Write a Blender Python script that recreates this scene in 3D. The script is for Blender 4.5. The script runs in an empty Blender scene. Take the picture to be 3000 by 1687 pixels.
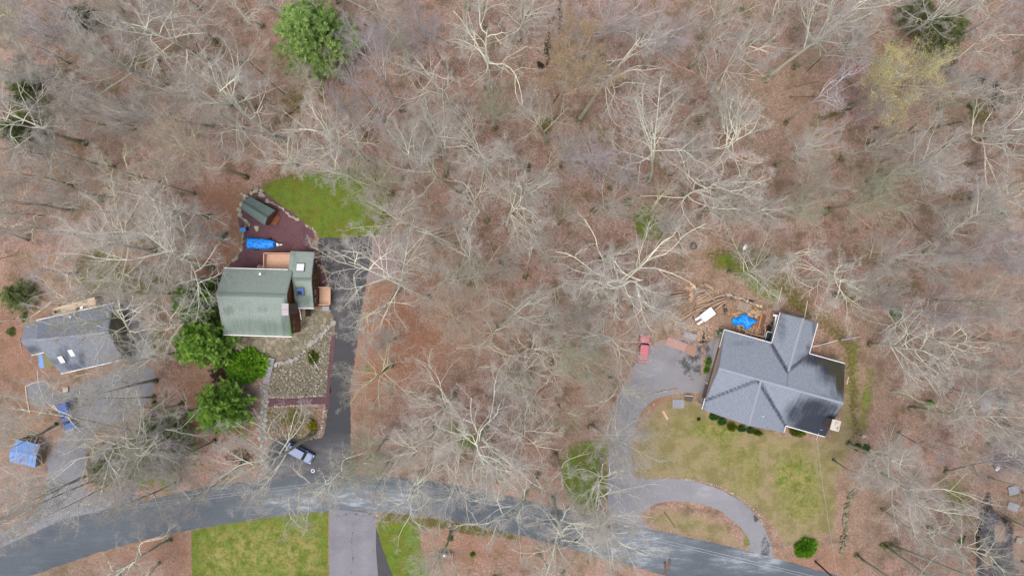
import bpy, math, random
import numpy as np
from mathutils import Vector, Matrix, Quaternion

# ------------------------------------------------------------------ scene, camera, light
S = bpy.context.scene
COL = S.collection
R = math.radians
CAM_H = 120.0
PXM = 0.06          # metres per photograph pixel at ground level (3000 px wide photograph)

cam_d = bpy.data.cameras.new('camera')
cam_d.sensor_width = 36.0
cam_d.lens = 24.0
cam_d.clip_start = 1.0
cam_d.clip_end = 2000.0
cam = bpy.data.objects.new('camera', cam_d)
COL.objects.link(cam)
cam.location = (0, 0, CAM_H)
cam.rotation_euler = (0, 0, 0)
S.camera = cam

SUN_EL, SUN_AZ = 74.0, 215.0     # azimuth: degrees clockwise from +Y
world = bpy.data.worlds.new('World')
S.world = world
world.use_nodes = True
wn = world.node_tree
for n in list(wn.nodes):
    wn.nodes.remove(n)
sky = wn.nodes.new('ShaderNodeTexSky')
sky.sky_type = 'NISHITA'
sky.sun_disc = False
sky.sun_elevation = R(SUN_EL)
sky.sun_rotation = R(SUN_AZ)
sky.air_density = 1.0
sky.dust_density = 4.0
sky.ozone_density = 1.0
bg = wn.nodes.new('ShaderNodeBackground')
bg.inputs['Strength'].default_value = 0.15
wo = wn.nodes.new('ShaderNodeOutputWorld')
wn.links.new(sky.outputs[0], bg.inputs[0])
wn.links.new(bg.outputs[0], wo.inputs[0])

sun_d = bpy.data.lights.new('sun', 'SUN')
sun_d.energy = 1.5
sun_d.angle = R(40)
sun_d.color = (1.0, 0.93, 0.84)
sun = bpy.data.objects.new('sun', sun_d)
COL.objects.link(sun)
az, el = R(SUN_AZ), R(SUN_EL)
to_sun = Vector((math.sin(az) * math.cos(el), math.cos(az) * math.cos(el), math.sin(el)))
sun.rotation_euler = to_sun.to_track_quat('Z', 'Y').to_euler()
sun.location = to_sun * 150

S.render.engine = 'CYCLES'
S.view_settings.view_transform = 'Standard'
S.view_settings.look = 'None'
S.view_settings.exposure = 0.78
S.view_settings.gamma = 1.0
S.view_settings.use_curve_mapping = False

rng = np.random.default_rng(7)
random.seed(11)

# ------------------------------------------------------------------ helpers
def W(px, py, z=0.0):
    """world point at height z that stands under photograph pixel (px, py)"""
    f = PXM * (1.0 - z / CAM_H)
    return ((px - 1500.0) * f, -(py - 843.5) * f, z)

def O(px, py):            # overview pixel (2576 wide) -> photograph pixel
    return (px * 1.16460, py * 1.16460)

def lin(r, g, b, k=0.74):
    def c(v):
        v /= 255.0
        return (v / 12.92 if v <= 0.04045 else ((v + 0.055) / 1.055) ** 2.4) * k
    return (c(r), c(g), c(b), 1.0)

def link(o, parent=None):
    COL.objects.link(o)
    if parent is not None:
        o.parent = parent
    return o

def tag(o, label=None, cat=None, group=None, kind=None):
    if label: o['label'] = label
    if cat: o['category'] = cat
    if group: o['group'] = group
    if kind: o['kind'] = kind
    return o

def empty(name, loc, rz=0.0, label=None, cat=None, group=None):
    o = bpy.data.objects.new(name, None)
    o.empty_display_size = 0.3
    o.location = loc
    o.rotation_euler = (0, 0, rz)
    COL.objects.link(o)
    return tag(o, label, cat, group)

def pydata(name, verts, faces, mat, smooth=False):
    me = bpy.data.meshes.new(name)
    me.from_pydata([tuple(v) for v in verts], [], [tuple(f) for f in faces])
    me.update()
    for m in (mat if isinstance(mat, (list, tuple)) else [mat]):
        me.materials.append(m)
    if smooth:
        me.polygons.foreach_set('use_smooth', [True] * len(me.polygons))
    return me

def np_mesh(name, V, F4=None, F3=None, mat=None, attrs=None, smooth=False):
    """numpy mesh: V (n,3), F4 (m,4), F3 (k,3)"""
    me = bpy.data.meshes.new(name)
    n4 = 0 if F4 is None else len(F4)
    n3 = 0 if F3 is None else len(F3)
    me.vertices.add(len(V))
    me.vertices.foreach_set('co', np.asarray(V, dtype=np.float32).ravel())
    me.loops.add(n4 * 4 + n3 * 3)
    me.polygons.add(n4 + n3)
    li = []
    if n4: li.append(np.asarray(F4, dtype=np.int32).ravel())
    if n3: li.append(np.asarray(F3, dtype=np.int32).ravel())
    me.loops.foreach_set('vertex_index', np.concatenate(li))
    starts = np.concatenate([np.arange(n4) * 4, n4 * 4 + np.arange(n3) * 3]).astype(np.int32)
    me.polygons.foreach_set('loop_start', starts)
    if smooth:
        me.polygons.foreach_set('use_smooth', np.ones(n4 + n3, dtype=bool))
    me.update(calc_edges=True)
    me.validate()
    if attrs:
        for k, a in attrs.items():
            at = me.attributes.new(k, 'FLOAT', 'POINT')
            at.data.foreach_set('value', np.asarray(a, dtype=np.float32))
    if mat is not None:
        me.materials.append(mat)
    return me

def obj(name, me, parent=None, loc=(0, 0, 0), rot=(0, 0, 0), sc=(1, 1, 1)):
    o = bpy.data.objects.new(name, me)
    o.location = loc
    o.rotation_euler = rot
    o.scale = sc
    return link(o, parent)

class MB:
    """collects boxes, bars, tubes, plates into one mesh"""
    def __init__(s):
        s.v = []; s.f = []; s.m = []
    def add(s, V, F, mi=0):
        b = len(s.v)
        s.v += [tuple(map(float, p)) for p in V]
        s.f += [tuple(b + i for i in q) for q in F]
        s.m += [mi] * len(F)
        return s
    def box(s, c, d, rz=0.0, mi=0):
        hx, hy, hz = d[0] / 2, d[1] / 2, d[2] / 2
        cs, sn = math.cos(rz), math.sin(rz)
        V = []
        for z in (-hz, hz):
            for x, y in ((-hx, -hy), (hx, -hy), (hx, hy), (-hx, hy)):
                V.append((c[0] + x * cs - y * sn, c[1] + x * sn + y * cs, c[2] + z))
        return s.add(V, [(3, 2, 1, 0), (4, 5, 6, 7), (0, 1, 5, 4), (1, 2, 6, 5), (2, 3, 7, 6), (3, 0, 4, 7)], mi)
    def bar(s, a, b, w, h, mi=0):
        """beam from a to b, w wide across, h thick"""
        a, b = Vector(a), Vector(b)
        d = (b - a).normalized()
        up = Vector((0, 0, 1)) if abs(d.z) < 0.95 else Vector((1, 0, 0))
        x = d.cross(up).normalized() * (w / 2)
        y = x.cross(d).normalized() * (h / 2)
        V = [a - x - y, a + x - y, a + x + y, a - x + y, b - x - y, b + x - y, b + x + y, b - x + y]
        return s.add(V, [(3, 2, 1, 0), (4, 5, 6, 7), (0, 1, 5, 4), (1, 2, 6, 5), (2, 3, 7, 6), (3, 0, 4, 7)], mi)
    def tube(s, a, b, r0, r1, n=8, mi=0, cap=True):
        a, b = Vector(a), Vector(b)
        d = (b - a).normalized()
        up = Vector((0, 0, 1)) if abs(d.z) < 0.9 else Vector((1, 0, 0))
        x = d.cross(up).normalized()
        y = x.cross(d)
        V = []
        for p, r in ((a, r0), (b, r1)):
            for i in range(n):
                t = 2 * math.pi * i / n
                V.append(p + x * (r * math.cos(t)) + y * (r * math.sin(t)))
        F = [(i, (i + 1) % n, n + (i + 1) % n, n + i) for i in range(n)]
        if cap:
            F += [tuple(range(n - 1, -1, -1)), tuple(range(n, 2 * n))]
        return s.add(V, F, mi)
    def plate(s, pts, t, mi=0):
        """polygon (3-D points, counter-clockwise seen from above) with thickness t downwards"""
        n = len(pts)
        V = [tuple(p) for p in pts] + [(p[0], p[1], p[2] - t) for p in pts]
        F = [tuple(range(n)), tuple(range(2 * n - 1, n - 1, -1))]
        F += [(i, n + i, n + (i + 1) % n, (i + 1) % n) for i in range(n)]
        return s.add(V, F, mi)
    def loft(s, rings, mi=0):
        n = len(rings[0])
        V = [p for r in rings for p in r]
        F = []
        for k in range(len(rings) - 1):
            for i in range(n):
                j = (i + 1) % n
                F.append((k * n + i, k * n + j, (k + 1) * n + j, (k + 1) * n + i))
        F.append(tuple(range(n - 1, -1, -1)))
        F.append(tuple(range((len(rings) - 1) * n, len(rings) * n)))
        return s.add(V, F, mi)
    def build(s, name, mat, parent=None, smooth=False, loc=(0, 0, 0), rot=(0, 0, 0)):
        me = pydata(name, s.v, s.f, mat, smooth)
        if max(s.m, default=0) > 0:
            me.polygons.foreach_set('material_index', s.m)
        return obj(name, me, parent, loc, rot)

def rrect(x0, x1, hw, z, r=0.25, n=5):
    """rounded rectangle ring in plan"""
    pts = []
    for cx, cy, a0 in ((x1 - r, hw - r, 0), (x0 + r, hw - r, 90), (x0 + r, -hw + r, 180), (x1 - r, -hw + r, 270)):
        for i in range(n):
            a = R(a0 + 90 * i / (n - 1))
            pts.append((cx + r * math.cos(a), cy + r * math.sin(a), z))
    return pts

def in_poly(X, Y, poly):
    inside = np.zeros(X.shape, dtype=bool)
    n = len(poly)
    j = n - 1
    for i in range(n):
        xi, yi = poly[i]; xj, yj = poly[j]
        if yi != yj:
            c = ((yi > Y) != (yj > Y)) & (X < (xj - xi) * (Y - yi) / (yj - yi) + xi)
            inside ^= c
        j = i
    return inside

def soft_poly(X, Y, poly, w):
    """1 inside the polygon, fading to 0 over w pixels on either side of its edge"""
    d = np.full(X.shape, 1e9)
    n = len(poly)
    for i in range(n):
        ax, ay = poly[i]; bx, by = poly[(i + 1) % n]
        dx, dy = bx - ax, by - ay
        L = dx * dx + dy * dy + 1e-9
        t = np.clip(((X - ax) * dx + (Y - ay) * dy) / L, 0, 1)
        d = np.minimum(d, np.hypot(X - ax - t * dx, Y - ay - t * dy))
    sd = np.where(in_poly(X, Y, poly), d, -d)
    return np.clip(0.5 + sd / (2 * w), 0, 1)

def smooth_line(pts, step=8.0, closed=False):
    """Catmull-Rom through points"""
    P = [np.array(p, float) for p in pts]
    n = len(P)
    out = []
    rngi = range(n if closed else n - 1)
    for i in rngi:
        if closed:
            p0, p1, p2, p3 = P[i - 1], P[i], P[(i + 1) % n], P[(i + 2) % n]
        else:
            p0, p1, p2, p3 = P[max(i - 1, 0)], P[i], P[i + 1], P[min(i + 2, n - 1)]
        k = max(1, int(np.linalg.norm(p2 - p1) / step))
        for q in range(k):
            t = q / k
            out.append(0.5 * ((2 * p1) + (-p0 + p2) * t + (2 * p0 - 5 * p1 + 4 * p2 - p3) * t * t + (-p0 + 3 * p1 - 3 * p2 + p3) * t ** 3))
    if not closed:
        out.append(P[-1])
    return [tuple(p) for p in out]

# ------------------------------------------------------------------ materials
def newmat(name, rough=0.9, spec=0.25):
    m = bpy.data.materials.new(name)
    m.use_nodes = True
    nt = m.node_tree
    b = nt.nodes['Principled BSDF']
    b.inputs['Roughness'].default_value = rough
    b.inputs['Specular IOR Level'].default_value = spec
    return m, nt, b

def nd(nt, typ, **kw):
    n = nt.nodes.new(typ)
    for k, v in kw.items():
        if k.startswith('i_'):
            n.inputs[k[2:].replace('_', ' ')].default_value = v
        else:
            setattr(n, k, v)
    return n

def noise(nt, vec, scale, detail=3.0, rough=0.55):
    n = nd(nt, 'ShaderNodeTexNoise')
    n.inputs['Scale'].default_value = scale
    n.inputs['Detail'].default_value = detail
    n.inputs['Roughness'].default_value = rough
    if vec is not None:
        nt.links.new(vec, n.inputs['Vector'])
    return n.outputs['Fac']

def ramp(nt, fac, stops):
    n = nd(nt, 'ShaderNodeValToRGB')
    e = n.color_ramp.elements
    while len(e) < len(stops):
        e.new(0.5)
    for i, (p, c) in enumerate(stops):
        e[i].position = p
        e[i].color = c if len(c) == 4 else (*c, 1)
    nt.links.new(fac, n.inputs[0])
    return n.outputs[0]

def mix(nt, fac, a, b, mode='MIX'):
    n = nd(nt, 'ShaderNodeMix', data_type='RGBA', blend_type=mode)
    for sock, v in ((n.inputs[0], fac), (n.inputs[6], a), (n.inputs[7], b)):
        if isinstance(v, (int, float, tuple, list)):
            sock.default_value = v
        else:
            nt.links.new(v, sock)
    return n.outputs[2]

def mth(nt, op, a, b=None, clamp=False):
    n = nd(nt, 'ShaderNodeMath', operation=op, use_clamp=clamp)
    for i, v in enumerate((a, b)):
        if v is None: continue
        if isinstance(v, (int, float)):
            n.inputs[i].default_value = v
        else:
            nt.links.new(v, n.inputs[i])
    return n.outputs[0]

def sstep(nt, v, lo, hi):
    n = nd(nt, 'ShaderNodeMapRange', interpolation_type='SMOOTHSTEP')
    nt.links.new(v, n.inputs['Value'])
    n.inputs['From Min'].default_value = lo
    n.inputs['From Max'].default_value = hi
    return n.outputs['Result']

def bump(nt, b, h, strength=0.4, dist=0.05):
    n = nd(nt, 'ShaderNodeBump')
    n.inputs['Strength'].default_value = strength
    n.inputs['Distance'].default_value = dist
    nt.links.new(h, n.inputs['Height'])
    nt.links.new(n.outputs[0], b.inputs['Normal'])

def pos(nt):
    return nd(nt, 'ShaderNodeNewGeometry').outputs['Position']

def objc(nt):
    return nd(nt, 'ShaderNodeTexCoord').outputs['Object']

def attr(nt, name):
    return nd(nt, 'ShaderNodeAttribute', attribute_name=name).outputs['Fac']

def orand(nt):
    return nd(nt, 'ShaderNodeObjectInfo').outputs['Random']

def plain(name, col, rough=0.8, var=0.25, scale=3.0, spec=0.25, metal=0.0, bmp=0.0, randv=0.0):
    """simple painted / weathered surface with two scales of colour variation"""
    m, nt, b = newmat(name, rough, spec)
    p = objc(nt)
    n1 = noise(nt, p, scale, 4)
    n2 = noise(nt, p, scale * 7, 2)
    f = mth(nt, 'ADD', mth(nt, 'MULTIPLY', n1, 0.65), mth(nt, 'MULTIPLY', n2, 0.35))
    dark = tuple(c * (1 - var) for c in col[:3]) + (1,)
    lite = tuple(min(1, c * (1 + var)) for c in col[:3]) + (1,)
    c = ramp(nt, f, [(0.3, dark), (0.7, lite)])
    if randv:
        h = nd(nt, 'ShaderNodeHueSaturation')
        v = nd(nt, 'ShaderNodeMapRange')
        nt.links.new(orand(nt), v.inputs['Value'])
        v.inputs['To Min'].default_value = 1 - randv
        v.inputs['To Max'].default_value = 1 + randv
        nt.links.new(v.outputs[0], h.inputs['Value'])
        nt.links.new(c, h.inputs['Color'])
        c = h.outputs[0]
    nt.links.new(c, b.inputs['Base Color'])
    b.inputs['Metallic'].default_value = metal
    if bmp:
        bump(nt, b, n2, bmp, 0.03)
    return m

M = {}
# forest floor / lawns: one sheet, ground cover by vertex attributes
def ground_material():
    m, nt, b = newmat('ground_cover', 0.95, 0.1)
    P = pos(nt)
    big = noise(nt, P, 0.045, 3, 0.5)
    mid = noise(nt, P, 0.35, 5, 0.65)
    n1 = noise(nt, P, 1.9, 5, 0.75)
    fine = noise(nt, P, 6.5, 5, 0.8)
    speck = noise(nt, P, 11.0, 2, 0.7)
    vor = nd(nt, 'ShaderNodeTexVoronoi', feature='F1')
    vor.inputs['Scale'].default_value = 5.5
    nt.links.new(P, vor.inputs['Vector'])
    # leaf litter
    litter = ramp(nt, fine, [(0.28, lin(86, 64, 55)), (0.41, lin(142, 112, 99)), (0.53, lin(182, 149, 134)), (0.68, lin(230, 208, 192))])
    leafc = ramp(nt, vor.outputs['Color'], [(0.2, lin(112, 84, 70)), (0.5, lin(162, 128, 111)), (0.85, lin(216, 188, 170))])
    litter = mix(nt, 0.40, litter, leafc)
    litter = mix(nt, sstep(nt, mid, 0.46, 0.66), litter, mix(nt, 0.8, litter, lin(116, 98, 76)))
    litter = mix(nt, mth(nt, 'MULTIPLY', sstep(nt, noise(nt, P, 0.11, 6, 0.7), 0.50, 0.62), 0.55), litter, mix(nt, 0.55, litter, lin(142, 134, 104)))
    litter = mix(nt, mth(nt, 'MULTIPLY', sstep(nt, noise(nt, P, 0.22, 7, 0.75), 0.56, 0.66), 0.6), litter, lin(104, 98, 58))
    litter = mix(nt, mth(nt, 'MULTIPLY', sstep(nt, big, 0.42, 0.62), 0.55), litter, mix(nt, 0.6, litter, lin(150, 134, 108)))
    orange = ramp(nt, fine, [(0.32, lin(100, 72, 54)), (0.5, lin(160, 116, 92)), (0.7, lin(208, 166, 136))])
    litter = mix(nt, mth(nt, 'MULTIPLY', attr(nt, 'orange'), 0.9), litter, orange)
    dk = mth(nt, 'MULTIPLY', sstep(nt, n1, 0.52, 0.68), 0.40)
    litter = mix(nt, dk, litter, lin(84, 60, 50))
    lt = mth(nt, 'MULTIPLY', sstep(nt, noise(nt, P, 2.7, 5, 0.85), 0.52, 0.66), 0.42)
    litter = mix(nt, lt, litter, lin(196, 168, 152))
    c = litter
    def lay(c, name, colr, soft=0.16, nz=None, amt=0.75):
        a = mth(nt, 'ADD', attr(nt, name), mth(nt, 'MULTIPLY', mth(nt, 'SUBTRACT', nz if nz is not None else n1, 0.5), amt))
        return mix(nt, sstep(nt, a, 0.5 - soft, 0.5 + soft), c, colr)
    dry = ramp(nt, fine, [(0.3, lin(112, 100, 70)), (0.48, lin(156, 142, 106)), (0.66, lin(192, 176, 142))])
    dry = mix(nt, sstep(nt, mid, 0.40, 0.62), dry, mix(nt, 0.65, dry, lin(120, 118, 66)))
    c = lay(c, 'dry', dry, 0.22)
    moss = ramp(nt, fine, [(0.3, lin(62, 58, 32)), (0.5, lin(106, 100, 52)), (0.7, lin(142, 134, 84))])
    c = lay(c, 'moss', moss, 0.2, n1, 1.3)
    grass = ramp(nt, fine, [(0.28, lin(60, 84, 28)), (0.46, lin(100, 126, 46)), (0.6, lin(130, 150, 66)), (0.78, lin(172, 180, 112))])
    olive = ramp(nt, fine, [(0.3, lin(84, 92, 34)), (0.6, lin(132, 138, 56)), (0.8, lin(166, 162, 90))])
    grass = mix(nt, sstep(nt, mid, 0.44, 0.62), grass, olive)
    grass = mix(nt, mth(nt, 'MULTIPLY', sstep(nt, n1, 0.5, 0.68), 0.45), grass, lin(90, 100, 44))
    tan = ramp(nt, fine, [(0.3, lin(132, 126, 72)), (0.6, lin(178, 168, 108)), (0.8, lin(202, 190, 140))])
    grass = mix(nt, mth(nt, 'MULTIPLY', mth(nt, 'MULTIPLY', attr(nt, 'thin'), sstep(nt, noise(nt, P, 0.5, 8, 0.8), 0.42, 0.58)), 0.9), grass, tan)
    gn = mth(nt, 'ADD', mth(nt, 'MULTIPLY', n1, 0.5), mth(nt, 'MULTIPLY', fine, 0.5))
    grass = mix(nt, mth(nt, 'MULTIPLY', sstep(nt, noise(nt, P, 0.8, 7, 0.8), 0.46, 0.62), 0.55), grass, lin(84, 96, 38))
    grass = mix(nt, mth(nt, 'MULTIPLY', sstep(nt, noise(nt, P, 5.0, 3, 0.8), 0.60, 0.68), 0.7), grass, lin(164, 132, 102))
    c = lay(c, 'grass', grass, 0.18, gn, 1.6)
    mud = ramp(nt, fine, [(0.3, lin(34, 30, 26)), (0.6, lin(66, 56, 48)), (0.8, lin(110, 92, 76))])
    c = lay(c, 'mud', mud, 0.12, n1, 1.1)
    c = mix(nt, 1.0, c, ramp(nt, speck, [(0.3, (0.72, 0.72, 0.72, 1)), (0.5, (1, 1, 1, 1)), (0.72, (1.28, 1.28, 1.28, 1))]), 'MULTIPLY')
    nt.links.new(c, b.inputs['Base Color'])
    h = mth(nt, 'ADD', fine, mth(nt, 'MULTIPLY', n1, 1.2))
    bump(nt, b, h, 0.9, 0.22)
    return m
M['ground'] = ground_material()

def asphalt(name, c0, c1, pale, pale_amt=0.5, scale=0.25, rough=0.85):
    m, nt, b = newmat(name, rough, 0.3)
    P = pos(nt)
    f = noise(nt, P, 9.0, 3, 0.8)
    g = noise(nt, P, scale, 6, 0.65)
    c = ramp(nt, f, [(0.3, c0), (0.7, c1)])
    w = nd(nt, 'ShaderNodeTexNoise')
    w.inputs['Scale'].default_value = scale * 3
    w.inputs['Detail'].default_value = 7
    w.inputs['Roughness'].default_value = 0.75
    mp = nd(nt, 'ShaderNodeMapping')
    mp.inputs['Scale'].default_value = (0.35, 1.6, 1)
    nt.links.new(P, mp.inputs['Vector'])
    nt.links.new(mp.outputs[0], w.inputs['Vector'])
    a = mth(nt, 'MULTIPLY', sstep(nt, w.outputs['Fac'], 0.46, 0.66), pale_amt)
    a = mth(nt, 'MULTIPLY', a, mth(nt, 'ADD', attr(nt, 'pale'), 0.12), True)
    a = mth(nt, 'ADD', a, mth(nt, 'MULTIPLY', attr(nt, 'pale'), 0.22), True)
    c = mix(nt, a, c, pale)
    c = mix(nt, mth(nt, 'MULTIPLY', sstep(nt, g, 0.5, 0.7), 0.25), c, tuple(v * 0.55 for v in c0[:3]) + (1,))
    dk = mth(nt, 'ADD', attr(nt, 'wet'), mth(nt, 'MULTIPLY', mth(nt, 'SUBTRACT', noise(nt, P, 0.8, 7, 0.8), 0.5), 2.6))
    c = mix(nt, mth(nt, 'MULTIPLY', sstep(nt, dk, 0.36, 0.78), 0.8), c, lin(44, 44, 46))
    lf = mth(nt, 'ADD', attr(nt, 'leafy'), mth(nt, 'MULTIPLY', mth(nt, 'SUBTRACT', noise(nt, P, 2.2, 6, 0.8), 0.5), 1.3))
    c = mix(nt, sstep(nt, lf, 0.45, 0.7), c, ramp(nt, f, [(0.3, lin(120, 96, 82)), (0.7, lin(186, 160, 140))]))
    nt.links.new(c, b.inputs['Base Color'])
    bump(nt, b, f, 0.4, 0.03)
    return m
M['road'] = asphalt('road_asphalt', lin(72, 80, 87), lin(98, 105, 111), lin(166, 174, 178), 0.8, 0.22)
M['drive_black'] = asphalt('black_asphalt', lin(54, 55, 58), lin(84, 84, 87), lin(150, 150, 152), 0.28, 0.3)
M['drive_grey'] = asphalt('grey_gravel', lin(112, 113, 118), lin(142, 143, 147), lin(176, 176, 176), 0.5, 0.4)
M['drive_new'] = asphalt('lavender_grey_asphalt', lin(112, 111, 117), lin(138, 137, 143), lin(160, 159, 165), 0.5, 0.15)
M['drive_loop'] = asphalt('loop_asphalt', lin(120, 120, 124), lin(148, 148, 152), lin(172, 172, 176), 0.5, 0.3)

def gravel(name, a, b_, c_):
    m, nt, b = newmat(name, 0.95, 0.15)
    P = pos(nt)
    f = noise(nt, P, 8.0, 4, 0.85)
    v = nd(nt, 'ShaderNodeTexVoronoi'); v.inputs['Scale'].default_value = 14
    nt.links.new(P, v.inputs['Vector'])
    c = ramp(nt, f, [(0.32, a), (0.5, b_), (0.72, c_)])
    c = mix(nt, 0.35, c, ramp(nt, v.outputs['Color'], [(0.2, a), (0.8, c_)]))
    g = noise(nt, P, 0.35, 5, 0.6)
    c = mix(nt, mth(nt, 'MULTIPLY', sstep(nt, g, 0.48, 0.68), 0.35), c, a)
    nt.links.new(c, b.inputs['Base Color'])
    bump(nt, b, f, 0.6, 0.04)
    return m
M['red_gravel'] = gravel('maroon_gravel', lin(74, 50, 56), lin(104, 74, 80), lin(134, 104, 108))
M['pad_gravel'] = gravel('pale_purple_gravel', lin(110, 92, 94), lin(148, 128, 128), lin(178, 160, 156))
M['sand'] = gravel('stone_dust', lin(98, 92, 78), lin(124, 117, 100), lin(152, 144, 126))

def stone(name, cols, randv=0.5, moss=0.4):
    m, nt, b = newmat(name, 0.9, 0.2)
    P = pos(nt)
    c = ramp(nt, orand(nt), [(0.0, cols[0]), (0.35, cols[1]), (0.7, cols[2]), (1.0, cols[3])])
    f = noise(nt, P, 5.0, 5, 0.7)
    c = mix(nt, 1.0, c, ramp(nt, f, [(0.3, (0.62, 0.62, 0.62, 1)), (0.7, (1.3, 1.3, 1.3, 1))]), 'MULTIPLY')
    g = noise(nt, P, 0.9, 4, 0.7)
    c = mix(nt, mth(nt, 'MULTIPLY', sstep(nt, g, 0.47, 0.66), moss), c, lin(88, 88, 58))
    nt.links.new(c, b.inputs['Base Color'])
    bump(nt, b, f, 0.5, 0.05)
    return m
M['flag'] = stone('flagstone', [lin(116, 110, 90), lin(142, 136, 116), lin(164, 156, 140), lin(126, 124, 110)], 0.5, 0.45)
M['path_stone'] = stone('path_flagstone', [lin(140, 140, 136), lin(162, 160, 154), lin(178, 176, 168), lin(150, 146, 138)], 0.5, 0.2)
M['rock'] = stone('field_rock', [lin(136, 132, 112), lin(160, 156, 136), lin(184, 178, 160), lin(148, 142, 126)], 0.5, 0.3)
M['pale_rock'] = stone('pale_rock', [lin(176, 168, 150), lin(196, 190, 172), lin(160, 152, 140), lin(208, 202, 186)], 0.5, 0.1)
M['moss_rock'] = stone('mossy_wall_stone', [lin(112, 104, 86), lin(132, 124, 102), lin(150, 144, 120), lin(96, 94, 72)], 0.5, 0.7)

def shingle(name, base, alt, stain, streak):
    """asphalt shingles; UV in metres, u along the eave, v up the slope; 'stain' marks algae"""
    m, nt, b = newmat(name, 0.88, 0.2)
    uv = nd(nt, 'ShaderNodeUVMap').outputs['UV'] if False else nd(nt, 'ShaderNodeTexCoord').outputs['UV']
    br = nd(nt, 'ShaderNodeTexBrick')
    nt.links.new(uv, br.inputs['Vector'])
    br.inputs['Color1'].default_value = base
    br.inputs['Color2'].default_value = alt
    br.inputs['Mortar'].default_value = tuple(c * 0.5 for c in base[:3]) + (1,)
    br.inputs['Scale'].default_value = 1.0
    br.inputs['Brick Width'].default_value = 0.42
    br.inputs['Row Height'].default_value = 0.20
    br.inputs['Mortar Size'].default_value = 0.030
    br.inputs['Mortar Smooth'].default_value = 0.6
    br.inputs['Bias'].default_value = 0.0
    c = br.outputs['Color']
    f = noise(nt, uv, 6.0, 4, 0.8)
    c = mix(nt, 1.0, c, ramp(nt, f, [(0.3, (0.78, 0.78, 0.78, 1)), (0.7, (1.2, 1.2, 1.2, 1))]), 'MULTIPLY')
    mp = nd(nt, 'ShaderNodeMapping')
    mp.inputs['Scale'].default_value = (2.6, 0.32, 1)
    nt.links.new(uv, mp.inputs['Vector'])
    st = noise(nt, mp.outputs[0], 1.0, 6, 0.7)
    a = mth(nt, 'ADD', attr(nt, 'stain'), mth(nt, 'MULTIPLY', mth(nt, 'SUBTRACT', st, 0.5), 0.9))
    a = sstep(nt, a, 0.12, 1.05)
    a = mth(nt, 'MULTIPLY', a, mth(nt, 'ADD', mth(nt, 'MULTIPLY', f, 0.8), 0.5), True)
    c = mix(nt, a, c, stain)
    mo = mth(nt, 'ADD', attr(nt, 'algae'), mth(nt, 'MULTIPLY', mth(nt, 'SUBTRACT', f, 0.5), 1.4))
    c = mix(nt, mth(nt, 'MULTIPLY', sstep(nt, mo, 0.35, 0.9), 0.85), c, streak)
    nt.links.new(c, b.inputs['Base Color'])
    bump(nt, b, br.outputs['Fac'], -0.25, 0.02)
    return m
M['roof_green'] = shingle('green_grey_shingles', lin(146, 160, 153), lin(158, 170, 162), lin(86, 104, 95), lin(92, 120, 84))
M['roof_shed'] = shingle('slate_green_shingles', lin(112, 132, 128), lin(124, 143, 138), lin(78, 98, 94), lin(84, 108, 88))
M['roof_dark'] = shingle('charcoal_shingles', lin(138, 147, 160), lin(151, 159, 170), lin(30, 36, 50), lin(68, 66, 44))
M['roof_left'] = shingle('blue_grey_shingles', lin(134, 140, 152), lin(150, 156, 166), lin(66, 76, 94), lin(92, 92, 88))
M['ridge_cap'] = plain('ridge_cap_shingle', lin(150, 156, 164), 0.9, 0.12, 4)
M['ridge_green'] = plain('green_ridge_shingle', lin(112, 126, 118), 0.9, 0.12, 4)
M['siding_brown'] = plain('cedar_siding', lin(140, 92, 58), 0.8, 0.2, 2)
M['shed_wood'] = plain('red_brown_shed_boards', lin(134, 82, 50), 0.8, 0.25, 2)
M['siding_beige'] = plain('beige_siding', lin(198, 192, 178), 0.7, 0.06, 1)
M['trim_white'] = plain('white_trim', lin(228, 228, 222, 0.8), 0.5, 0.06, 2)
M['band_red'] = plain('red_brown_band', lin(146, 96, 88), 0.8, 0.12, 2)
M['metal_dull'] = plain('dull_grey_sheet', lin(158, 160, 164), 0.75, 0.2, 1.5)
M['olive_wall'] = plain('olive_grey_siding', lin(158, 156, 136), 0.8, 0.08, 2)
M['frame_grey'] = plain('dull_grey_steel', lin(136, 138, 146), 0.5, 0.1, 2)
M['grey_wall'] = plain('grey_wall', lin(130, 130, 132), 0.8, 0.12, 2)
M['window_glass'] = plain('window_glass', (0.02, 0.035, 0.06, 1), 0.08, 0.1, 1, 0.6)
M['sky_glass'] = plain('skylight_glass', (0.06, 0.12, 0.28, 1), 0.05, 0.1, 1, 0.9)
M['dome_white'] = plain('white_skylight_dome', lin(222, 226, 232), 0.35, 0.08, 3, 0.5)
M['frame_dark'] = plain('dark_frame', lin(78, 78, 74), 0.6, 0.1, 2)
M['deck_peach'] = plain('peach_deck_boards', lin(212, 172, 144), 0.7, 0.08, 1.5, randv=0.05)
M['deck_tan'] = plain('weathered_tan_boards', lin(206, 184, 158), 0.85, 0.15, 2, randv=0.08)
M['grey_board'] = plain('weathered_grey_board', lin(150, 150, 156), 0.85, 0.15, 3, randv=0.12)
M['old_wood'] = plain('old_brown_wood', lin(118, 88, 68), 0.9, 0.25, 4, randv=0.25)
M['pallet_wood'] = plain('pallet_wood', lin(172, 158, 142), 0.9, 0.18, 4, randv=0.15)
M['pallet_brown'] = plain('brown_pallet_wood', lin(160, 118, 88), 0.9, 0.2, 4, randv=0.2)
M['ply'] = plain('brown_plywood', lin(172, 138, 132), 0.85, 0.08, 2)
M['ply2'] = plain('darker_plywood', lin(158, 124, 110), 0.85, 0.08, 2)
M['chimney_stone'] = stone('chimney_stone', [lin(120, 104, 90)] * 4, 0.2, 0.2)
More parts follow.
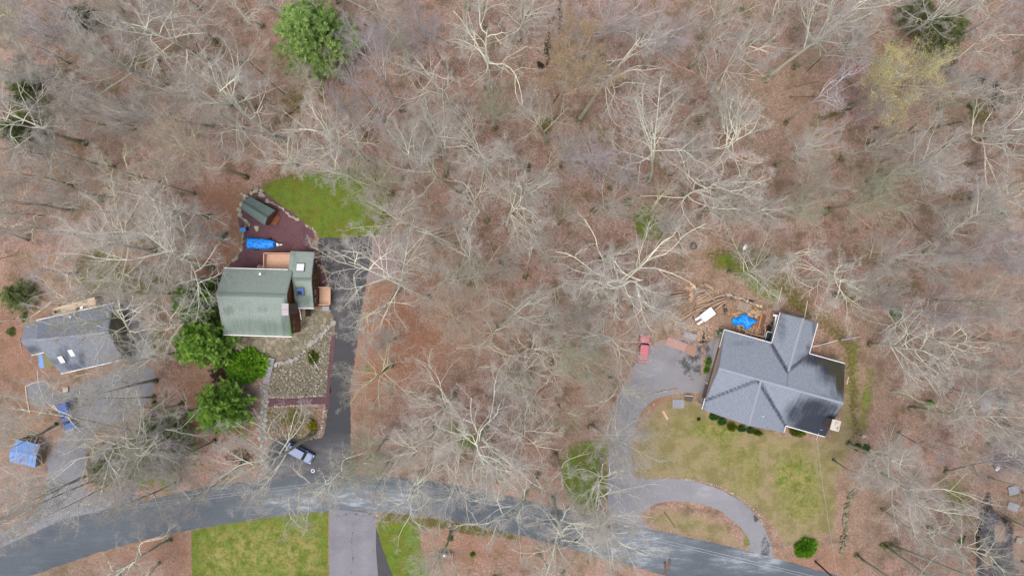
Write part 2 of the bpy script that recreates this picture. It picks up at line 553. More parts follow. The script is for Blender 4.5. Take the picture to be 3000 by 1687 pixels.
M['chimney_cap'] = plain('pink_grey_chimney_cap', lin(176, 168, 172), 0.6, 0.1, 3)
M['metal'] = plain('galvanised_metal', lin(176, 180, 184), 0.35, 0.08, 3, 0.5, 0.6)
M['white_paint'] = plain('white_paint', (0.8, 0.8, 0.8, 1), 0.4, 0.05, 2, 0.4)
M['rubber'] = plain('black_rubber', (0.02, 0.02, 0.022, 1), 0.8, 0.2, 3)
M['black'] = plain('black_cover', (0.018, 0.018, 0.02, 1), 0.85, 0.3, 2)
M['red_paint'] = plain('faded_red_car_paint', lin(186, 78, 94), 0.35, 0.1, 2, 0.5)
M['blue_paint'] = plain('blue_truck_paint', lin(46, 96, 168), 0.35, 0.12, 2, 0.5)
M['navy_paint'] = plain('dark_blue_car_paint', lin(82, 112, 158), 0.3, 0.1, 2, 0.5)
M['glass_car'] = plain('car_glass', (0.02, 0.024, 0.03, 1), 0.06, 0.1, 1, 0.8)
M['lamp'] = plain('headlamp_glass', (0.7, 0.7, 0.72, 1), 0.15, 0.05, 2, 0.6)
M['tail'] = plain('tail_lamp', (0.4, 0.02, 0.02, 1), 0.3, 0.1, 2, 0.5)
M['bin_blue'] = plain('blue_plastic', lin(76, 140, 196), 0.45, 0.08, 3)
M['bin_green'] = plain('green_plastic', lin(52, 128, 104), 0.45, 0.1, 3)
M['pole'] = plain('creosote_pole', lin(92, 76, 64), 0.9, 0.2, 5)
M['cable'] = plain('pale_cable', lin(176, 182, 188), 0.6, 0.05, 1)
M['olive_roof'] = plain('olive_metal_roof', lin(120, 118, 78), 0.6, 0.05, 1)
M['tarp_roof'] = plain('pale_blue_tarp_roof', lin(112, 152, 212), 0.5, 0.12, 1.2)
M['tan_wall'] = plain('tan_canvas_wall', lin(146, 124, 104), 0.85, 0.12, 1)
M['split_wood'] = plain('fresh_split_wood', lin(220, 186, 152), 0.85, 0.12, 5, randv=0.12)
M['old_split'] = plain('aged_split_wood', lin(196, 170, 140), 0.85, 0.2, 5, randv=0.22)
M['log_bark'] = plain('log_bark', lin(174, 150, 128), 0.9, 0.25, 4, bmp=0.5, randv=0.15)
M['log_end'] = plain('sawn_log_end', lin(206, 170, 132), 0.85, 0.1, 4)
M['moss_log'] = plain('mossy_log', lin(96, 88, 46), 0.95, 0.35, 3, bmp=0.5, randv=0.15)
M['grey_log'] = plain('grey_dead_wood', lin(162, 150, 138), 0.95, 0.2, 3, randv=0.15)
M['pink_log'] = plain('barkless_pinkish_wood', lin(204, 166, 144), 0.9, 0.15, 3, randv=0.1)
M['red_item'] = plain('red_plastic', lin(176, 54, 44), 0.5, 0.1, 3)
M['purple'] = plain('lavender_plastic', lin(172, 160, 204), 0.5, 0.05, 3)

def tarp_mat():
    m, nt, b = newmat('blue_poly_tarp', 0.42, 0.4)
    p = objc(nt)
    f = noise(nt, p, 2.2, 5, 0.65)
    c = ramp(nt, f, [(0.3, lin(6, 104, 214, .8)), (0.55, lin(8, 146, 246, .85)), (0.75, lin(50, 184, 255, .9))])
    nt.links.new(c, b.inputs['Base Color'])
    bump(nt, b, f, 0.5, 0.12)
    return m
M['tarp'] = tarp_mat()

# bark & twigs: colour follows limb thickness (lichen-pale limbs, dusky twigs, grey-brown trunk)
def bark(name):
    m, nt, b = newmat(name, 0.9, 0.15)
    P = objc(nt)
    th = attr(nt, 'thick')
    oi = nd(nt, 'ShaderNodeObjectInfo')
    base = oi.outputs['Color']
    n1 = noise(nt, P, 1.3, 4, 0.7)
    n2 = noise(nt, P, 7.0, 3, 0.7)
    twig = mix(nt, 0.68, base, (0.29, 0.242, 0.228, 1))
    limb = mix(nt, sstep(nt, n1, 0.38, 0.62), mix(nt, 1.0, base, (0.74, 0.76, 0.68, 1), 'MULTIPLY'), base)
    c = mix(nt, sstep(nt, th, 0.0075, 0.020), twig, limb)
    trunk = mix(nt, 1.0, base, ramp(nt, n2, [(0.3, (0.40, 0.37, 0.32, 1)), (0.7, (0.70, 0.67, 0.58, 1))]), 'MULTIPLY')
    c = mix(nt, sstep(nt, th, 0.12, 0.20), c, trunk)
    # moss on the foot of the trunk
    sp = nd(nt, 'ShaderNodeSeparateXYZ'); nt.links.new(P, sp.inputs[0])
    foot = mth(nt, 'MULTIPLY', mth(nt, 'SUBTRACT', 1.0, sstep(nt, sp.outputs['Z'], 0.4, 3.2)), sstep(nt, n1, 0.36, 0.56))
    foot = mth(nt, 'MULTIPLY', foot, sstep(nt, th, 0.1, 0.16))
    c = mix(nt, foot, c, lin(92, 92, 40))
    nt.links.new(c, b.inputs['Base Color'])
    bump(nt, b, n2, 0.5, 0.05)
    return m
M['bark'] = bark('lichen_bark')

def leafmat(name, cols, transl=0.25):
    m, nt, b = newmat(name, 0.75, 0.2)
    a = attr(nt, 'tone')
    c = ramp(nt, a, [(i / (len(cols) - 1), c) for i, c in enumerate(cols)])
    oi = nd(nt, 'ShaderNodeObjectInfo')
    h = nd(nt, 'ShaderNodeHueSaturation')
    v = nd(nt, 'ShaderNodeMapRange')
    nt.links.new(oi.outputs['Random'], v.inputs['Value'])
    v.inputs['To Min'].default_value = 0.85
    v.inputs['To Max'].default_value = 1.15
    nt.links.new(v.outputs[0], h.inputs['Value'])
    nt.links.new(c, h.inputs['Color'])
    nt.links.new(h.outputs[0], b.inputs['Base Color'])
    tr = nd(nt, 'ShaderNodeBsdfTranslucent')
    nt.links.new(h.outputs[0], tr.inputs['Color'])
    ms = nd(nt, 'ShaderNodeMixShader')
    ms.inputs[0].default_value = transl
    nt.links.new(b.outputs[0], ms.inputs[1])
    nt.links.new(tr.outputs[0], ms.inputs[2])
    nt.links.new(ms.outputs[0], nt.nodes['Material Output'].inputs['Surface'])
    return m
M['pine_pale'] = leafmat('pale_pine_needles', [lin(118, 154, 80, 1), lin(156, 190, 108, 1), lin(202, 222, 146, 1)], 0.45)
M['pine'] = leafmat('green_pine_needles', [lin(88, 124, 46, .95), lin(124, 162, 66, .95), lin(170, 202, 100, 1)], 0.4)
M['hemlock'] = leafmat('dark_hemlock_needles', [lin(82, 98, 48), lin(112, 128, 68), lin(150, 160, 100)], 0.2)
M['bush_bright'] = leafmat('bright_green_leaves', [lin(76, 128, 24), lin(116, 172, 40), lin(164, 204, 70)], 0.3)
M['bush_dark'] = leafmat('dark_glossy_leaves', [lin(48, 86, 42), lin(76, 118, 58), lin(112, 150, 82)], 0.2)
M['bush_olive'] = leafmat('olive_leaves', [lin(72, 88, 20), lin(112, 130, 36), lin(150, 160, 60)], 0.25)
M['bush_yellow'] = leafmat('golden_yellow_leaves', [lin(150, 140, 10), lin(196, 186, 16), lin(220, 214, 50)], 0.25)
M['bush_maroon'] = leafmat('dark_maroon_leaves', [lin(50, 32, 32), lin(78, 50, 50), lin(112, 76, 66)], 0.15)
M['buds_yellow'] = leafmat('yellow_green_buds', [lin(186, 176, 84), lin(218, 208, 108), lin(238, 232, 146)], 0.4)
M['leaf_tan'] = leafmat('clinging_tan_leaves', [lin(170, 140, 96), lin(206, 176, 128), lin(214, 196, 156)], 0.4)
M['shoot_green'] = leafmat('pale_green_young_leaves', [lin(120, 138, 72), lin(150, 164, 100), lin(176, 182, 130)], 0.4)

# ------------------------------------------------------------------ tree survey (taken from the photograph)
CR = {1: (0, 0), 2: (1000, 0), 3: (2000, 0), 4: (0, 562), 5: (1000, 562), 6: (2000, 562), 7: (0, 1125), 8: (1000, 1125), 9: (2000, 1125)}
def cr(k, x, y):
    return (CR[k][0] + x / 2.576, CR[k][1] + y / 2.576)
# (crop, crown x, crown y, crown radius, form, tint, base x or None, base y)
# form: o spreading oak, u upright many-stemmed, t twiggy, s sparse; tint: p pale lichen, g grey, v violet grey, n tan, y greenish
TREES = [
 (1,1150,230,330,'o','p',1600,470),(1,800,450,330,'t','g',1250,640),(1,1650,700,350,'o','p',2120,1060),(1,1400,1170,320,'t','n',1860,1340),
 (1,1720,960,200,'s','p',2150,1060),(1,1350,690,250,'t','g',1750,800),(1,1000,850,240,'t','g',1600,950),(1,830,1270,240,'s','y',None,0),
 (1,100,920,400,'o','g',640,1080),(1,60,130,260,'t','y',400,300),(1,550,60,210,'o','g',750,170),(1,1780,70,180,'s','p',1980,200),
 (1,2080,30,130,'s','p',None,0),(1,1500,450,190,'s','p',1650,560),(1,250,480,220,'t','g',None,0),(1,600,800,250,'t','n',None,0),
 (1,430,1150,210,'t','g',None,0),(1,80,1290,220,'t','n',None,0),(1,2450,1030,340,'o','p',None,0),(1,2150,1200,250,'o','p',None,0),
 (1,2520,1300,230,'o','p',None,0),(1,1130,1370,200,'s','p',None,0),(1,450,1400,200,'s','g',None,0),(1,1330,60,240,'t','g',None,0),
 (1,330,200,240,'t','v',None,0),(1,1900,500,150,'s','g',None,0),
 (2,1090,330,360,'s','p',1100,660),(2,2150,420,400,'s','g',1785,915),(2,1730,500,300,'t','n',1600,900),(2,230,420,270,'t','v',460,840),
 (2,650,560,260,'s','p',910,910),(2,620,210,210,'t','v',810,550),(2,310,60,210,'o','p',370,330),(2,1380,150,270,'t','g',1340,300),
 (2,1060,30,190,'s','y',1090,200),(2,2000,150,330,'t','v',1960,400),(2,2420,280,240,'t','v',None,0),(2,1450,880,200,'u','p',1560,1060),
 (2,750,1050,300,'u','p',790,1320),(2,1080,1180,310,'u','p',None,0),(2,560,1210,280,'t','p',900,1448),(2,1690,1120,190,'u','g',None,0),
 (2,1890,1190,230,'t','w',1920,1360),(2,2350,1060,350,'u','p',2320,1380),(2,2270,670,170,'s','p',None,0),(2,1380,1400,240,'t','p',None,0),
 (2,60,1060,240,'o','p',None,0),(2,280,900,200,'s','v',None,0),(2,2120,1310,200,'t','v',None,0),(2,1150,800,170,'t','y',None,0),
 (2,80,600,160,'s','v',None,0),(2,250,1360,230,'t','y',None,0),
 (3,1250,120,350,'t','p',620,610),(3,1250,330,200,'t','g',840,510),(3,480,340,270,'o','p',200,700),(3,1180,620,130,'s','w',780,930),
 (3,1600,580,330,'t','y2',None,0),(3,250,280,210,'o','p',None,0),(3,50,170,150,'s','p',None,0),(3,2000,60,300,'o','g',None,0),
 (3,2250,350,260,'s','g',None,0),(3,2010,620,230,'t','g',None,0),(3,2380,650,230,'o','p',None,0),(3,2400,960,340,'o','p',None,0),
 (3,420,1050,340,'o','p',None,0),(3,960,1110,230,'t','p',700,1250),(3,1830,1210,320,'t','g',1400,1380),(3,60,880,140,'s','p',None,0),
 (3,220,1400,400,'o','p',None,0),(3,1000,1400,200,'t','n',None,0),(3,1470,1390,190,'t','y',None,0),(3,60,1180,170,'t','g',None,0),
 (3,760,60,180,'s','p',None,0),(3,320,40,200,'u','p',None,0),(3,2450,80,180,'s','v',None,0),
 (4,1170,400,400,'u','p',1600,575),(4,800,380,380,'t','p',None,0),(4,1250,130,350,'o','p',None,0),(4,700,660,200,'s','p',None,0),
 (4,1080,760,250,'o','g',None,0),(4,1350,660,200,'s','p',None,0),(4,480,800,240,'s','p',None,0),(4,900,930,260,'o','p',1040,1140),
 (4,1220,1000,250,'o','p',None,0),(4,980,1290,220,'o','p',None,0),(4,60,60,150,'s','g',None,0),(4,450,90,170,'s','g',None,0),
 (4,100,250,140,'s','p',None,0),(4,1500,330,220,'t','g',None,0),(4,560,1010,180,'s','y',None,0),
 (5,150,560,330,'o','p',660,800),(5,480,500,220,'u','p',440,720),(5,230,980,230,'s','p',430,740),(5,250,1400,240,'o','y',None,0),
 (5,1310,110,310,'o','p',1250,240),(5,400,170,280,'o','p',700,390),(5,980,60,220,'o','p',1100,220),(5,1430,420,170,'s','g',1390,640),
 (5,860,210,130,'s','g',950,300),(5,970,420,200,'s','p',960,690),(5,790,640,220,'u','p',None,0),(5,1030,630,200,'u','y',None,0),
 (5,830,930,260,'t','n',None,0),(5,1380,860,210,'u','p',1190,1020),(5,1130,1070,200,'s','p',None,0),(5,2220,640,420,'o','p',1960,780),
 (5,2060,500,260,'o','p',None,0),(5,2050,1090,310,'o','g',1820,1100),(5,1800,1290,250,'t','y',1580,1120),(5,1430,1200,230,'s','p',None,0),
 (5,1580,950,180,'u','g',None,0),(5,1820,890,190,'t','g',None,0),(5,1690,170,130,'u','y',None,0),(5,1350,1420,220,'o','p',None,0),
 (5,2400,880,250,'t','g',None,0),(5,2380,120,200,'s','y',None,0),
 (6,600,600,240,'t','p',None,0),(6,560,150,210,'t','p',None,0),(6,900,480,220,'s','p',None,0),(6,1210,650,280,'o','p',None,0),
 (6,1600,500,240,'t','g',None,0),(6,2150,200,300,'t','g',1830,460),(6,1490,780,210,'t','g',None,0),(6,1450,1030,200,'s','p',1650,940),
 (6,1760,1190,320,'o','p',None,0),(6,2130,1150,250,'o','p',None,0),(6,2350,450,260,'t','v',None,0),(6,2320,830,260,'t','g',None,0),
 (6,1940,900,200,'t','v',None,0),(6,2380,1370,240,'t','g',None,0),(6,900,100,200,'t','y',None,0),(6,1950,560,200,'t','g',None,0),
 (6,1450,60,220,'t','y',None,0),(6,2450,60,200,'s','p',None,0),
 (7,700,560,340,'o','p',1330,270),(7,1000,520,300,'o','g',1420,210),(7,1950,640,370,'o','p',2370,360),(7,1450,880,240,'o','g',1850,580),
 (7,980,900,220,'t','g',None,0),(7,1290,590,200,'t','v',None,0),(7,780,60,280,'o','p',None,0),(7,990,260,190,'s','p',None,0),
 (7,300,200,250,'s','p',None,0),(7,150,450,250,'o','g',None,0),(7,250,880,300,'t','p',None,0),(7,60,1010,200,'s','p',None,0),
 (7,430,960,180,'s','p',None,0),(7,2150,880,240,'s','p',None,0),(7,2500,750,240,'s','p',None,0),(7,900,1400,260,'s','p',None,0),
 (7,560,100,160,'s','p',None,0),(7,1250,250,180,'s','g',None,0),
 (8,1000,520,420,'o','p',1130,280),(8,780,180,300,'u','p',None,0),(8,600,480,300,'t','p',None,0),(8,520,860,260,'o','p',None,0),
 (8,200,580,240,'t','y',None,0),(8,1380,440,250,'o','p',None,0),(8,1430,90,260,'o','p',None,0),(8,850,760,260,'o','p',None,0),
 (8,1220,1020,300,'s','p',1490,680),(8,1680,1180,330,'o','p',1600,860),(8,2090,440,300,'t','g',1880,320),(8,1930,830,310,'o','p',1960,560),
 (8,2050,1120,300,'o','p',None,0),(8,740,1330,270,'u','y',None,0),(8,1570,1420,200,'s','p',None,0),(8,1680,730,190,'s','p',None,0),
 (8,2130,60,200,'s','p',None,0),
 (9,1600,600,280,'t','p',None,0),(9,1790,850,340,'u','p',None,0),(9,2240,260,330,'t','p',1720,180),(9,2500,150,200,'s','p',None,0),
 (9,1890,1200,190,'s','p',None,0),(9,2290,1310,260,'o','p',None,0),(9,2450,560,240,'t','v',1980,660),(9,1360,700,160,'s','g',None,0),
 (9,1950,1700,260,'t','g',1310,1290),(9,2350,1760,300,'t','g',1500,1215),(9,2650,1640,300,'t','g',1540,1210),
]
# evergreens: crop, crown x, y, radius, kind
PINES = [(1,2350,250,330,'pine_pale','tall pale green white pine at the top edge of the woods',17),
 (4,1500,1130,240,'pine','large green pine touching the left corner of the green-roofed house',12),
 (4,1450,830,200,'pine','green pine half hidden behind bare limbs beside the green-roofed house',12),
 (7,1640,190,235,'pine','rounded green pine between the left driveway and the flagstone path',11),
 (1,250,700,220,'hemlock','dark hemlock under grey limbs near the left edge, upper woods',10),
 (1,130,990,150,'hemlock','small dark hemlock at the left edge, below the bigger one',8),
 (3,1990,240,190,'hemlock','dark hemlock at upper right beyond the yellow-budding tree',9),
 (3,1780,80,120,'hemlock','small dark evergreen at the top edge near the upper right corner',7),
 (1,600,130,110,'hemlock','small dark evergreen near the top left corner',7),
 (4,110,790,130,'hemlock','low dark evergreen at the left edge above the grey-roofed house',5),
 (7,1180,470,260,'hemlock','wide mossy-dark evergreen beneath bare limbs below the rounded pine',6),
 (7,800,640,170,'hemlock','dim evergreen between the gravel driveway and the street, left side',5)]

NOBASE = [[(560,1550),(960,1490),(1260,1520),(1270,1700),(560,1700)],
 [(930,690),(1200,690),(1190,760),(1130,830),(1080,840),(1035,1120),(1040,1405),(780,1405),(770,1190),(640,1010),(620,780),(690,640),(690,545),(780,490),(1070,490),(1130,600),(1140,700)],
 [(40,930),(130,920),(140,860),(290,850),(400,880),(460,1060),(450,1180),(300,1290),(260,1460),(0,1640),(0,1540),(110,1440),(90,1400),(20,1380),(20,1270),(130,1290),(170,1240),(60,1200)],
 [(-60,1580),(300,1460),(700,1390),(1080,1380),(1500,1440),(1850,1550),(2440,1675),(2440,1760),(1930,1720),(1650,1640),(1300,1545),(1000,1505),(560,1560),(0,1720)],
 [(1770,1540),(1770,1250),(1800,1120),(1880,980),(1850,830),(2000,800),(2130,840),(2300,870),(2420,920),(2500,1050),(2500,1180),(2440,1300),(2440,1560),(2270,1660),(2100,1600),(1900,1560)]]
def bad_base(x, y):
    qx, qy = np.array([x / PXM + 1500]), np.array([-y / PXM + 843.5])
    return any(in_poly(qx, qy, q)[0] for q in NOBASE)

def solve_tree(k, x, y, r, base):
    px, py = cr(k, x, y)
    r_px = r / 2.576
    dx, dy = px - 1500, py - 843.5
    if base[0] is None:
        hc = 15.0
        f = PXM * (1 - hc / CAM_H)
        C = np.array([dx * f, -dy * f, hc])
        best = None
        for t in range(260):
            h2 = 15.0 if t < 6 else rng.uniform(10, 19)
            s_ = 0.6 + t * 0.03
            f = PXM * (1 - h2 / CAM_H)
            C2 = np.array([dx * f, -dy * f, h2])
            B2 = np.array([C2[0] + rng.normal(0, s_), C2[1] + rng.normal(0, s_), 0.0])
            cost = np.hypot(*(B2[:2] - C2[:2])) + 0.15 * abs(h2 - 15) + (100 if bad_base(B2[0], B2[1]) else 0)
            if best is None or cost < best[0]:
                best = (cost, C2, B2, h2)
            if t >= 5 and best[0] < 4: break
        C, B, hc = best[1], best[2], best[3]
    else:
        bx, by = cr(k, *base)
        B = np.array(W(bx, by, 0))
        best = None
        for hc in np.arange(7, 20.1, 0.5):
            f = PXM * (1 - hc / CAM_H)
            C = np.array([dx * f, -dy * f, hc])
            lean = math.hypot(C[0] - B[0], C[1] - B[1]) / hc + abs(hc - 15) * 0.012
            if best is None or lean < best[0]:
                best = (lean, hc, C)
        hc, C = best[1], best[2]
        # never lean more than about 32 degrees
        d = C[:2] - B[:2]
        L = np.hypot(*d)
        if L > hc * 0.62:
            C[:2] = B[:2] + d * (hc * 0.62 / L)
    Rm = r_px * 1.16 * PXM * (1 - hc / CAM_H)
    return B, C, hc, Rm

PLACED = []
for (k, x, y, r, form, tint, bx, by) in TREES:
    B, C, hc, Rm = solve_tree(k, x, y, r, (bx, by))
    PLACED.append(dict(B=B, C=C, hc=hc, R=Rm, form=form, tint=tint, px=cr(k, x, y), fill=False, based=bx is not None))

# clear areas where the smaller trees of the woods do not stand (photograph pixels)
OPEN = [[(560,480),(1190,480),(1210,730),(1150,860),(1120,1440),(560,1440)],
        [(0,850),(470,850),(470,1250),(330,1500),(0,1600)],
        [(1850,960),(2080,720),(2250,720),(2520,1000),(2540,1687),(1780,1560),(1700,1500),(1790,1000)],
        [(0,1560),(400,1450),(1000,1370),(1500,1440),(2440,1670),(2440,1687),(2000,1750),(1300,1580),(1000,1560),(1000,1700),(540,1700),(540,1560),(0,1750)],
        [(960,1500),(1330,1520),(1330,1700),(960,1700)], [(1800,700),(2100,700),(2100,960),(1800,960)]]
cand = [(p['B'][0], p['B'][1]) for p in PLACED]
tries = 0
nf = 0
while nf < 119 and tries < 8000:
    tries += 1
    px = rng.uniform(-60, 3060); py = rng.uniform(-40, 1727)
    if any(in_poly(np.array([px]), np.array([py]), q)[0] for q in OPEN):
        continue
    x0, y0, _ = W(px, py)
    if min((x0 - a) ** 2 + (y0 - b) ** 2 for a, b in cand) < 4.0 ** 2:
        continue
    hc = rng.uniform(7.5, 14)
    B = np.array([x0, y0, 0.0])
    C = np.array([x0 + rng.normal(0, 0.8), y0 + rng.normal(0, 0.8), hc])
    f = PXM * (1 - hc / CAM_H)
    cpx = (C[0] / f + 1500, -C[1] / f + 843.5)
    PLACED.append(dict(B=B, C=C, hc=hc, R=rng.uniform(2.8, 4.9), form=random.choice('tutss'), tint=random.choice('gvygynp'), px=cpx, fill=True, based=False))
    cand.append((x0, y0))
    nf += 1

# ------------------------------------------------------------------ ground sheet with its cover
def axis(lo, hi, step, far):
    c = np.arange(lo, hi + 1e-6, step)
    ext = np.array([far * t for t in (0.2, 0.4, 0.7, 1.0)])
    return np.concatenate([(lo - ext)[::-1], c, hi + ext])
gx = axis(-100, 100, 0.42, 500)
gy = axis(-60, 60, 0.42, 500)
GX, GY = np.meshgrid(gx, gy)
PX = GX / PXM + 1500
PY = -GY / PXM + 843.5
def wobble(X, Y, s, seed):
    r = np.random.default_rng(seed)
    o = np.zeros(X.shape)
    for i in range(7):
        a, b = r.normal(0, 1, 2) * s
        o += np.sin(a * X + b * Y + r.uniform(0, 6.28)) / 7 ** 0.5
    return o
w1 = wobble(PX, PY, 0.02, 1) * 10 + wobble(PX, PY, 0.06, 2) * 6
w2 = wobble(PX, PY, 0.02, 3) * 10 + wobble(PX, PY, 0.06, 4) * 6
A = {n: np.zeros(GX.shape) for n in ('grass', 'moss', 'dry', 'mud', 'orange', 'thin')}
def paint(name, poly, w=12, amt=1.0, jig=0.4):
    A[name] = np.maximum(A[name], amt * soft_poly(PX + w1 * jig, PY + w2 * jig, poly, w))
def erase(name, poly, w=12, amt=1.0):
    A[name] = A[name] * (1 - amt * soft_poly(PX, PY, poly, w))
def blob(name, x, y, rx, ry=None, amt=1.0):
    ry = ry or rx
    d = np.sqrt(((PX + w1 * 0.6 - x) / rx) ** 2 + ((PY + w2 * 0.6 - y) / ry) ** 2)
    A[name] = np.maximum(A[name], amt * np.clip(1.5 - d, 0, 1))
NE_LAWN = [(769,551),(800,530),(835,524),(932,500),(1023,490),(1060,515),(1100,560),(1128,610),(1132,694),(935,703),(928,682),(905,662),(873,640),(850,622),(827,612),(800,590),(780,570)]
paint('grass', NE_LAWN, 5, 1.0, 0.15)
paint('moss', [(760,545),(850,505),(1040,480),(1160,560),(1150,690),(1060,700),(1100,560),(960,520),(850,560)], 18, 0.75)
blob('moss', 895, 585, 34, 26, 0.6); blob('moss', 1010, 540, 50, 30, 0.55); blob('moss', 860, 520, 60, 14, 0.6)
blob('dry', 1075, 660, 30, 40, 0.5)
erase('grass', [(868,560),(915,560),(925,600),(880,612)], 20, 0.45)
erase('grass', [(1010,470),(1160,480),(1150,720),(1090,700),(1090,600),(1040,540)], 30, 0.5)
paint('grass', [(560,1553),(700,1524),(815,1508),(962,1496),(964,1760),(563,1760)], 5, 1.0, 0.1)
A['thin'] = np.maximum(A['thin'], soft_poly(PX, PY, [(590,1550),(940,1530),(950,1700),(590,1700)], 40))
paint('grass', [(1104,1526),(1228,1530),(1235,1610),(1262,1687),(1270,1760),(1130,1760),(1118,1630),(1104,1560)], 7, 1.0, 0.3)
paint('moss', [(1104,1500),(1200,1502),(1300,1520),(1420,1545),(1520,1570),(1520,1586),(1400,1572),(1225,1540),(1104,1530)], 8, 0.8)
paint('grass', [(1130,1505),(1300,1524),(1420,1548),(1400,1556),(1240,1530),(1130,1520)], 8, 0.45)
paint('moss', [(560,1550),(700,1521),(960,1494),(960,1510),(700,1538),(560,1566)], 6, 0.5)
paint('dry', [(0,1600),(60,1570),(300,1500),(320,1510),(330,1620),(560,1550),(560,1565),(200,1660),(40,1730),(0,1730)], 10, 0.45)
# right-hand lot
paint('dry', [(1868,1215),(1900,1165),(1980,1145),(2060,1200),(2300,1280),(2440,1290),(2470,1180),(2490,1020),(2440,930),(2400,900),(2460,960),(2520,1100),(2500,1300),(2450,1400),(2445,1560),(2300,1600),(2240,1510),(2180,1460),(2090,1418),(2010,1402),(1880,1400),(1850,1370),(1862,1290)], 16, 0.95)
paint('grass', [(2080,1215),(2290,1275),(2430,1290),(2450,1400),(2440,1530),(2350,1570),(2280,1560),(2230,1470),(2120,1410),(1930,1395),(1900,1340),(2000,1330),(2040,1270)], 60, 0.50, 2.5)
blob('grass', 2220, 1330, 60, 40, .5); blob('grass', 2010, 1240, 60, 40, .42)
blob('grass', 2090, 1265, 110, 40, 0.6); blob('grass', 2330, 1400, 100, 90, 0.62); blob('grass', 2180, 1430, 80, 40, 0.45); blob('grass', 2350, 1490, 80, 60, 0.56); blob('grass', 1980, 1290, 80, 30, 0.42)
A['thin'] = np.maximum(A['thin'], soft_poly(PX, PY, [(1860,1150),(2550,1150),(2500,1600),(1860,1600)], 40) * 1.0)
erase('grass', [(2235,1320),(2262,1320),(2270,1540),(2225,1540)], 10, 0.55)
paint('dry', [(1880,1490),(1950,1478),(2060,1488),(2130,1530),(2180,1600),(2196,1628),(2080,1600),(1950,1562),(1872,1520)], 30, 0.62)
blob('grass', 2030, 1530, 40, 14, 0.5); blob('grass', 2180, 1585, 12, 30, 0.6); blob('grass', 1910, 1552, 16, 10, 0.5)
paint('grass', [(2090,745),(2180,790),(2260,830),(2300,870),(2290,920),(2200,880),(2130,840),(2080,800)], 22, 0.6, 1.0)
paint('moss', [(2060,720),(2250,730),(2420,900),(2520,1000),(2530,1280),(2480,1280),(2470,1060),(2400,930),(2290,900),(2190,870),(2090,800)], 26, 0.62, 1.0)
for x, y, rx, ry, a in ((2540,1180,24,60,0.62),(2548,1110,20,40,0.5),(2532,1240,20,26,0.6),(2625,915,22,20,0.75),(2120,765,26,18,0.8),(2165,815,40,20,0.6),(1892,660,42,56,0.85),(1940,670,26,40,0.7),
        (1710,1400,72,100,0.9),(1740,1330,60,50,0.7),(1790,1430,40,60,0.6),(1365,1290,46,42,0.75),(1320,1260,40,24,0.55),(2790,1470,46,80,0.5),(2500,1040,16,60,0.5),
        (420,1380,80,50,0.85),(500,1410,40,40,0.7),(690,1250,16,22,0.6),(440,1235,50,14,0.6),(385,1180,12,50,0.6),(715,1290,14,18,0.7),(880,690,20,30,0.6),(1355,390,44,46,0.4),(1080,1080,12,14,0.6),(1085,1110,8,20,0.5)):
    blob('grass', x, y, rx, ry, a)
for x, y, rx, ry, a in ((300,790,90,70,0.85),(400,830,120,70,0.7),(260,900,60,60,0.5),(430,700,60,40,0.5),(350,690,60,30,0.5),(460,1010,40,50,0.7),(420,650,50,24,0.5),(290,1230,20,26,0.8),(120,1330,40,20,0.4),
        (400,190,60,40,0.6),(450,230,90,50,0.45),(320,260,60,40,0.4),(830,180,60,40,0.5),(700,300,40,40,0.5),(80,330,70,60,0.7),(60,210,60,40,0.6),(200,420,40,30,0.5),(860,300,60,50,0.5),(1170,130,70,40,0.4),(1440,130,80,40,0.4),
        (2170,20,30,14,0.8),(2260,120,20,14,0.6),(2470,470,24,20,0.5),(2530,510,40,26,0.4),(1600,370,24,40,0.7),(2800,580,50,24,0.5),(2700,520,60,40,0.45),(2640,240,70,40,0.4),(2880,330,50,60,0.6),(2540,740,80,50,0.4),
        (2650,840,100,40,0.5),(2600,660,60,30,0.4),(2760,700,70,40,0.4),(2920,640,40,30,0.6),(2300,640,50,20,0.4),(2560,600,40,30,0.4),(1450,1320,24,20,0.6),(1640,1250,30,20,0.5),(800,1220,60,40,0.6),(730,1230,16,60,0.5),(860,1220,40,40,0.5),
        (740,690,16,20,0.8),(690,770,16,30,0.5),(2480,1050,14,80,0.5),(2500,860,60,50,0.5),(2820,1500,60,80,0.5),(2840,1380,40,40,0.4),(2150,980,20,30,0.4),(2240,900,60,10,0.6),(1640,1200,14,10,0.6),(1720,620,50,20,0.3)):
    blob('moss', x, y, rx, ry, a)
# olive strip at the fallen streambed, dark wet hollows
for x, y, rx, ry, a in ((1610,140,10,50,0.85),(1640,60,8,60,0.8),(1585,190,16,16,0.7),(1640,20,14,40,0.6),(2700,40,60,40,0.5),(2870,230,40,30,0.7),(2920,270,24,50,0.9),(2950,290,30,20,0.7),(2780,200,30,30,0.6),(2760,180,24,40,0.5),(2960,420,30,50,0.5),(60,180,50,20,0.6),
        (660,1085,44,40,0.9),(700,1100,26,20,0.7),(840,1290,50,14,0.6),(700,1340,60,40,0.5),(820,1315,30,24,0.7),(2140,870,14,26,0.5),(2120,900,10,40,0.6),(2180,885,46,7,0.6),(1750,1160,30,30,0.3),(2060,1000,20,60,0.6),(2200,960,90,46,0.5),(2260,980,24,40,0.9),
        (2885,1560,22,90,0.95),(2935,1560,40,60,0.9),(2950,1620,34,50,0.8),(2900,1480,14,40,0.8),(2885,1650,20,40,0.6),(2940,1180,30,40,0.6),(640,1040,30,14,0.5),(320,1025,60,10,0.6),(2400,1270,20,10,0.5),(570,300,60,30,0.25),(150,240,60,30,0.4)):
    blob('mud', x, y, rx, ry, a)
paint('orange', [(1060,850),(1200,830),(1330,960),(1300,1080),(1050,1200),(1040,1000)], 70, 1.0)
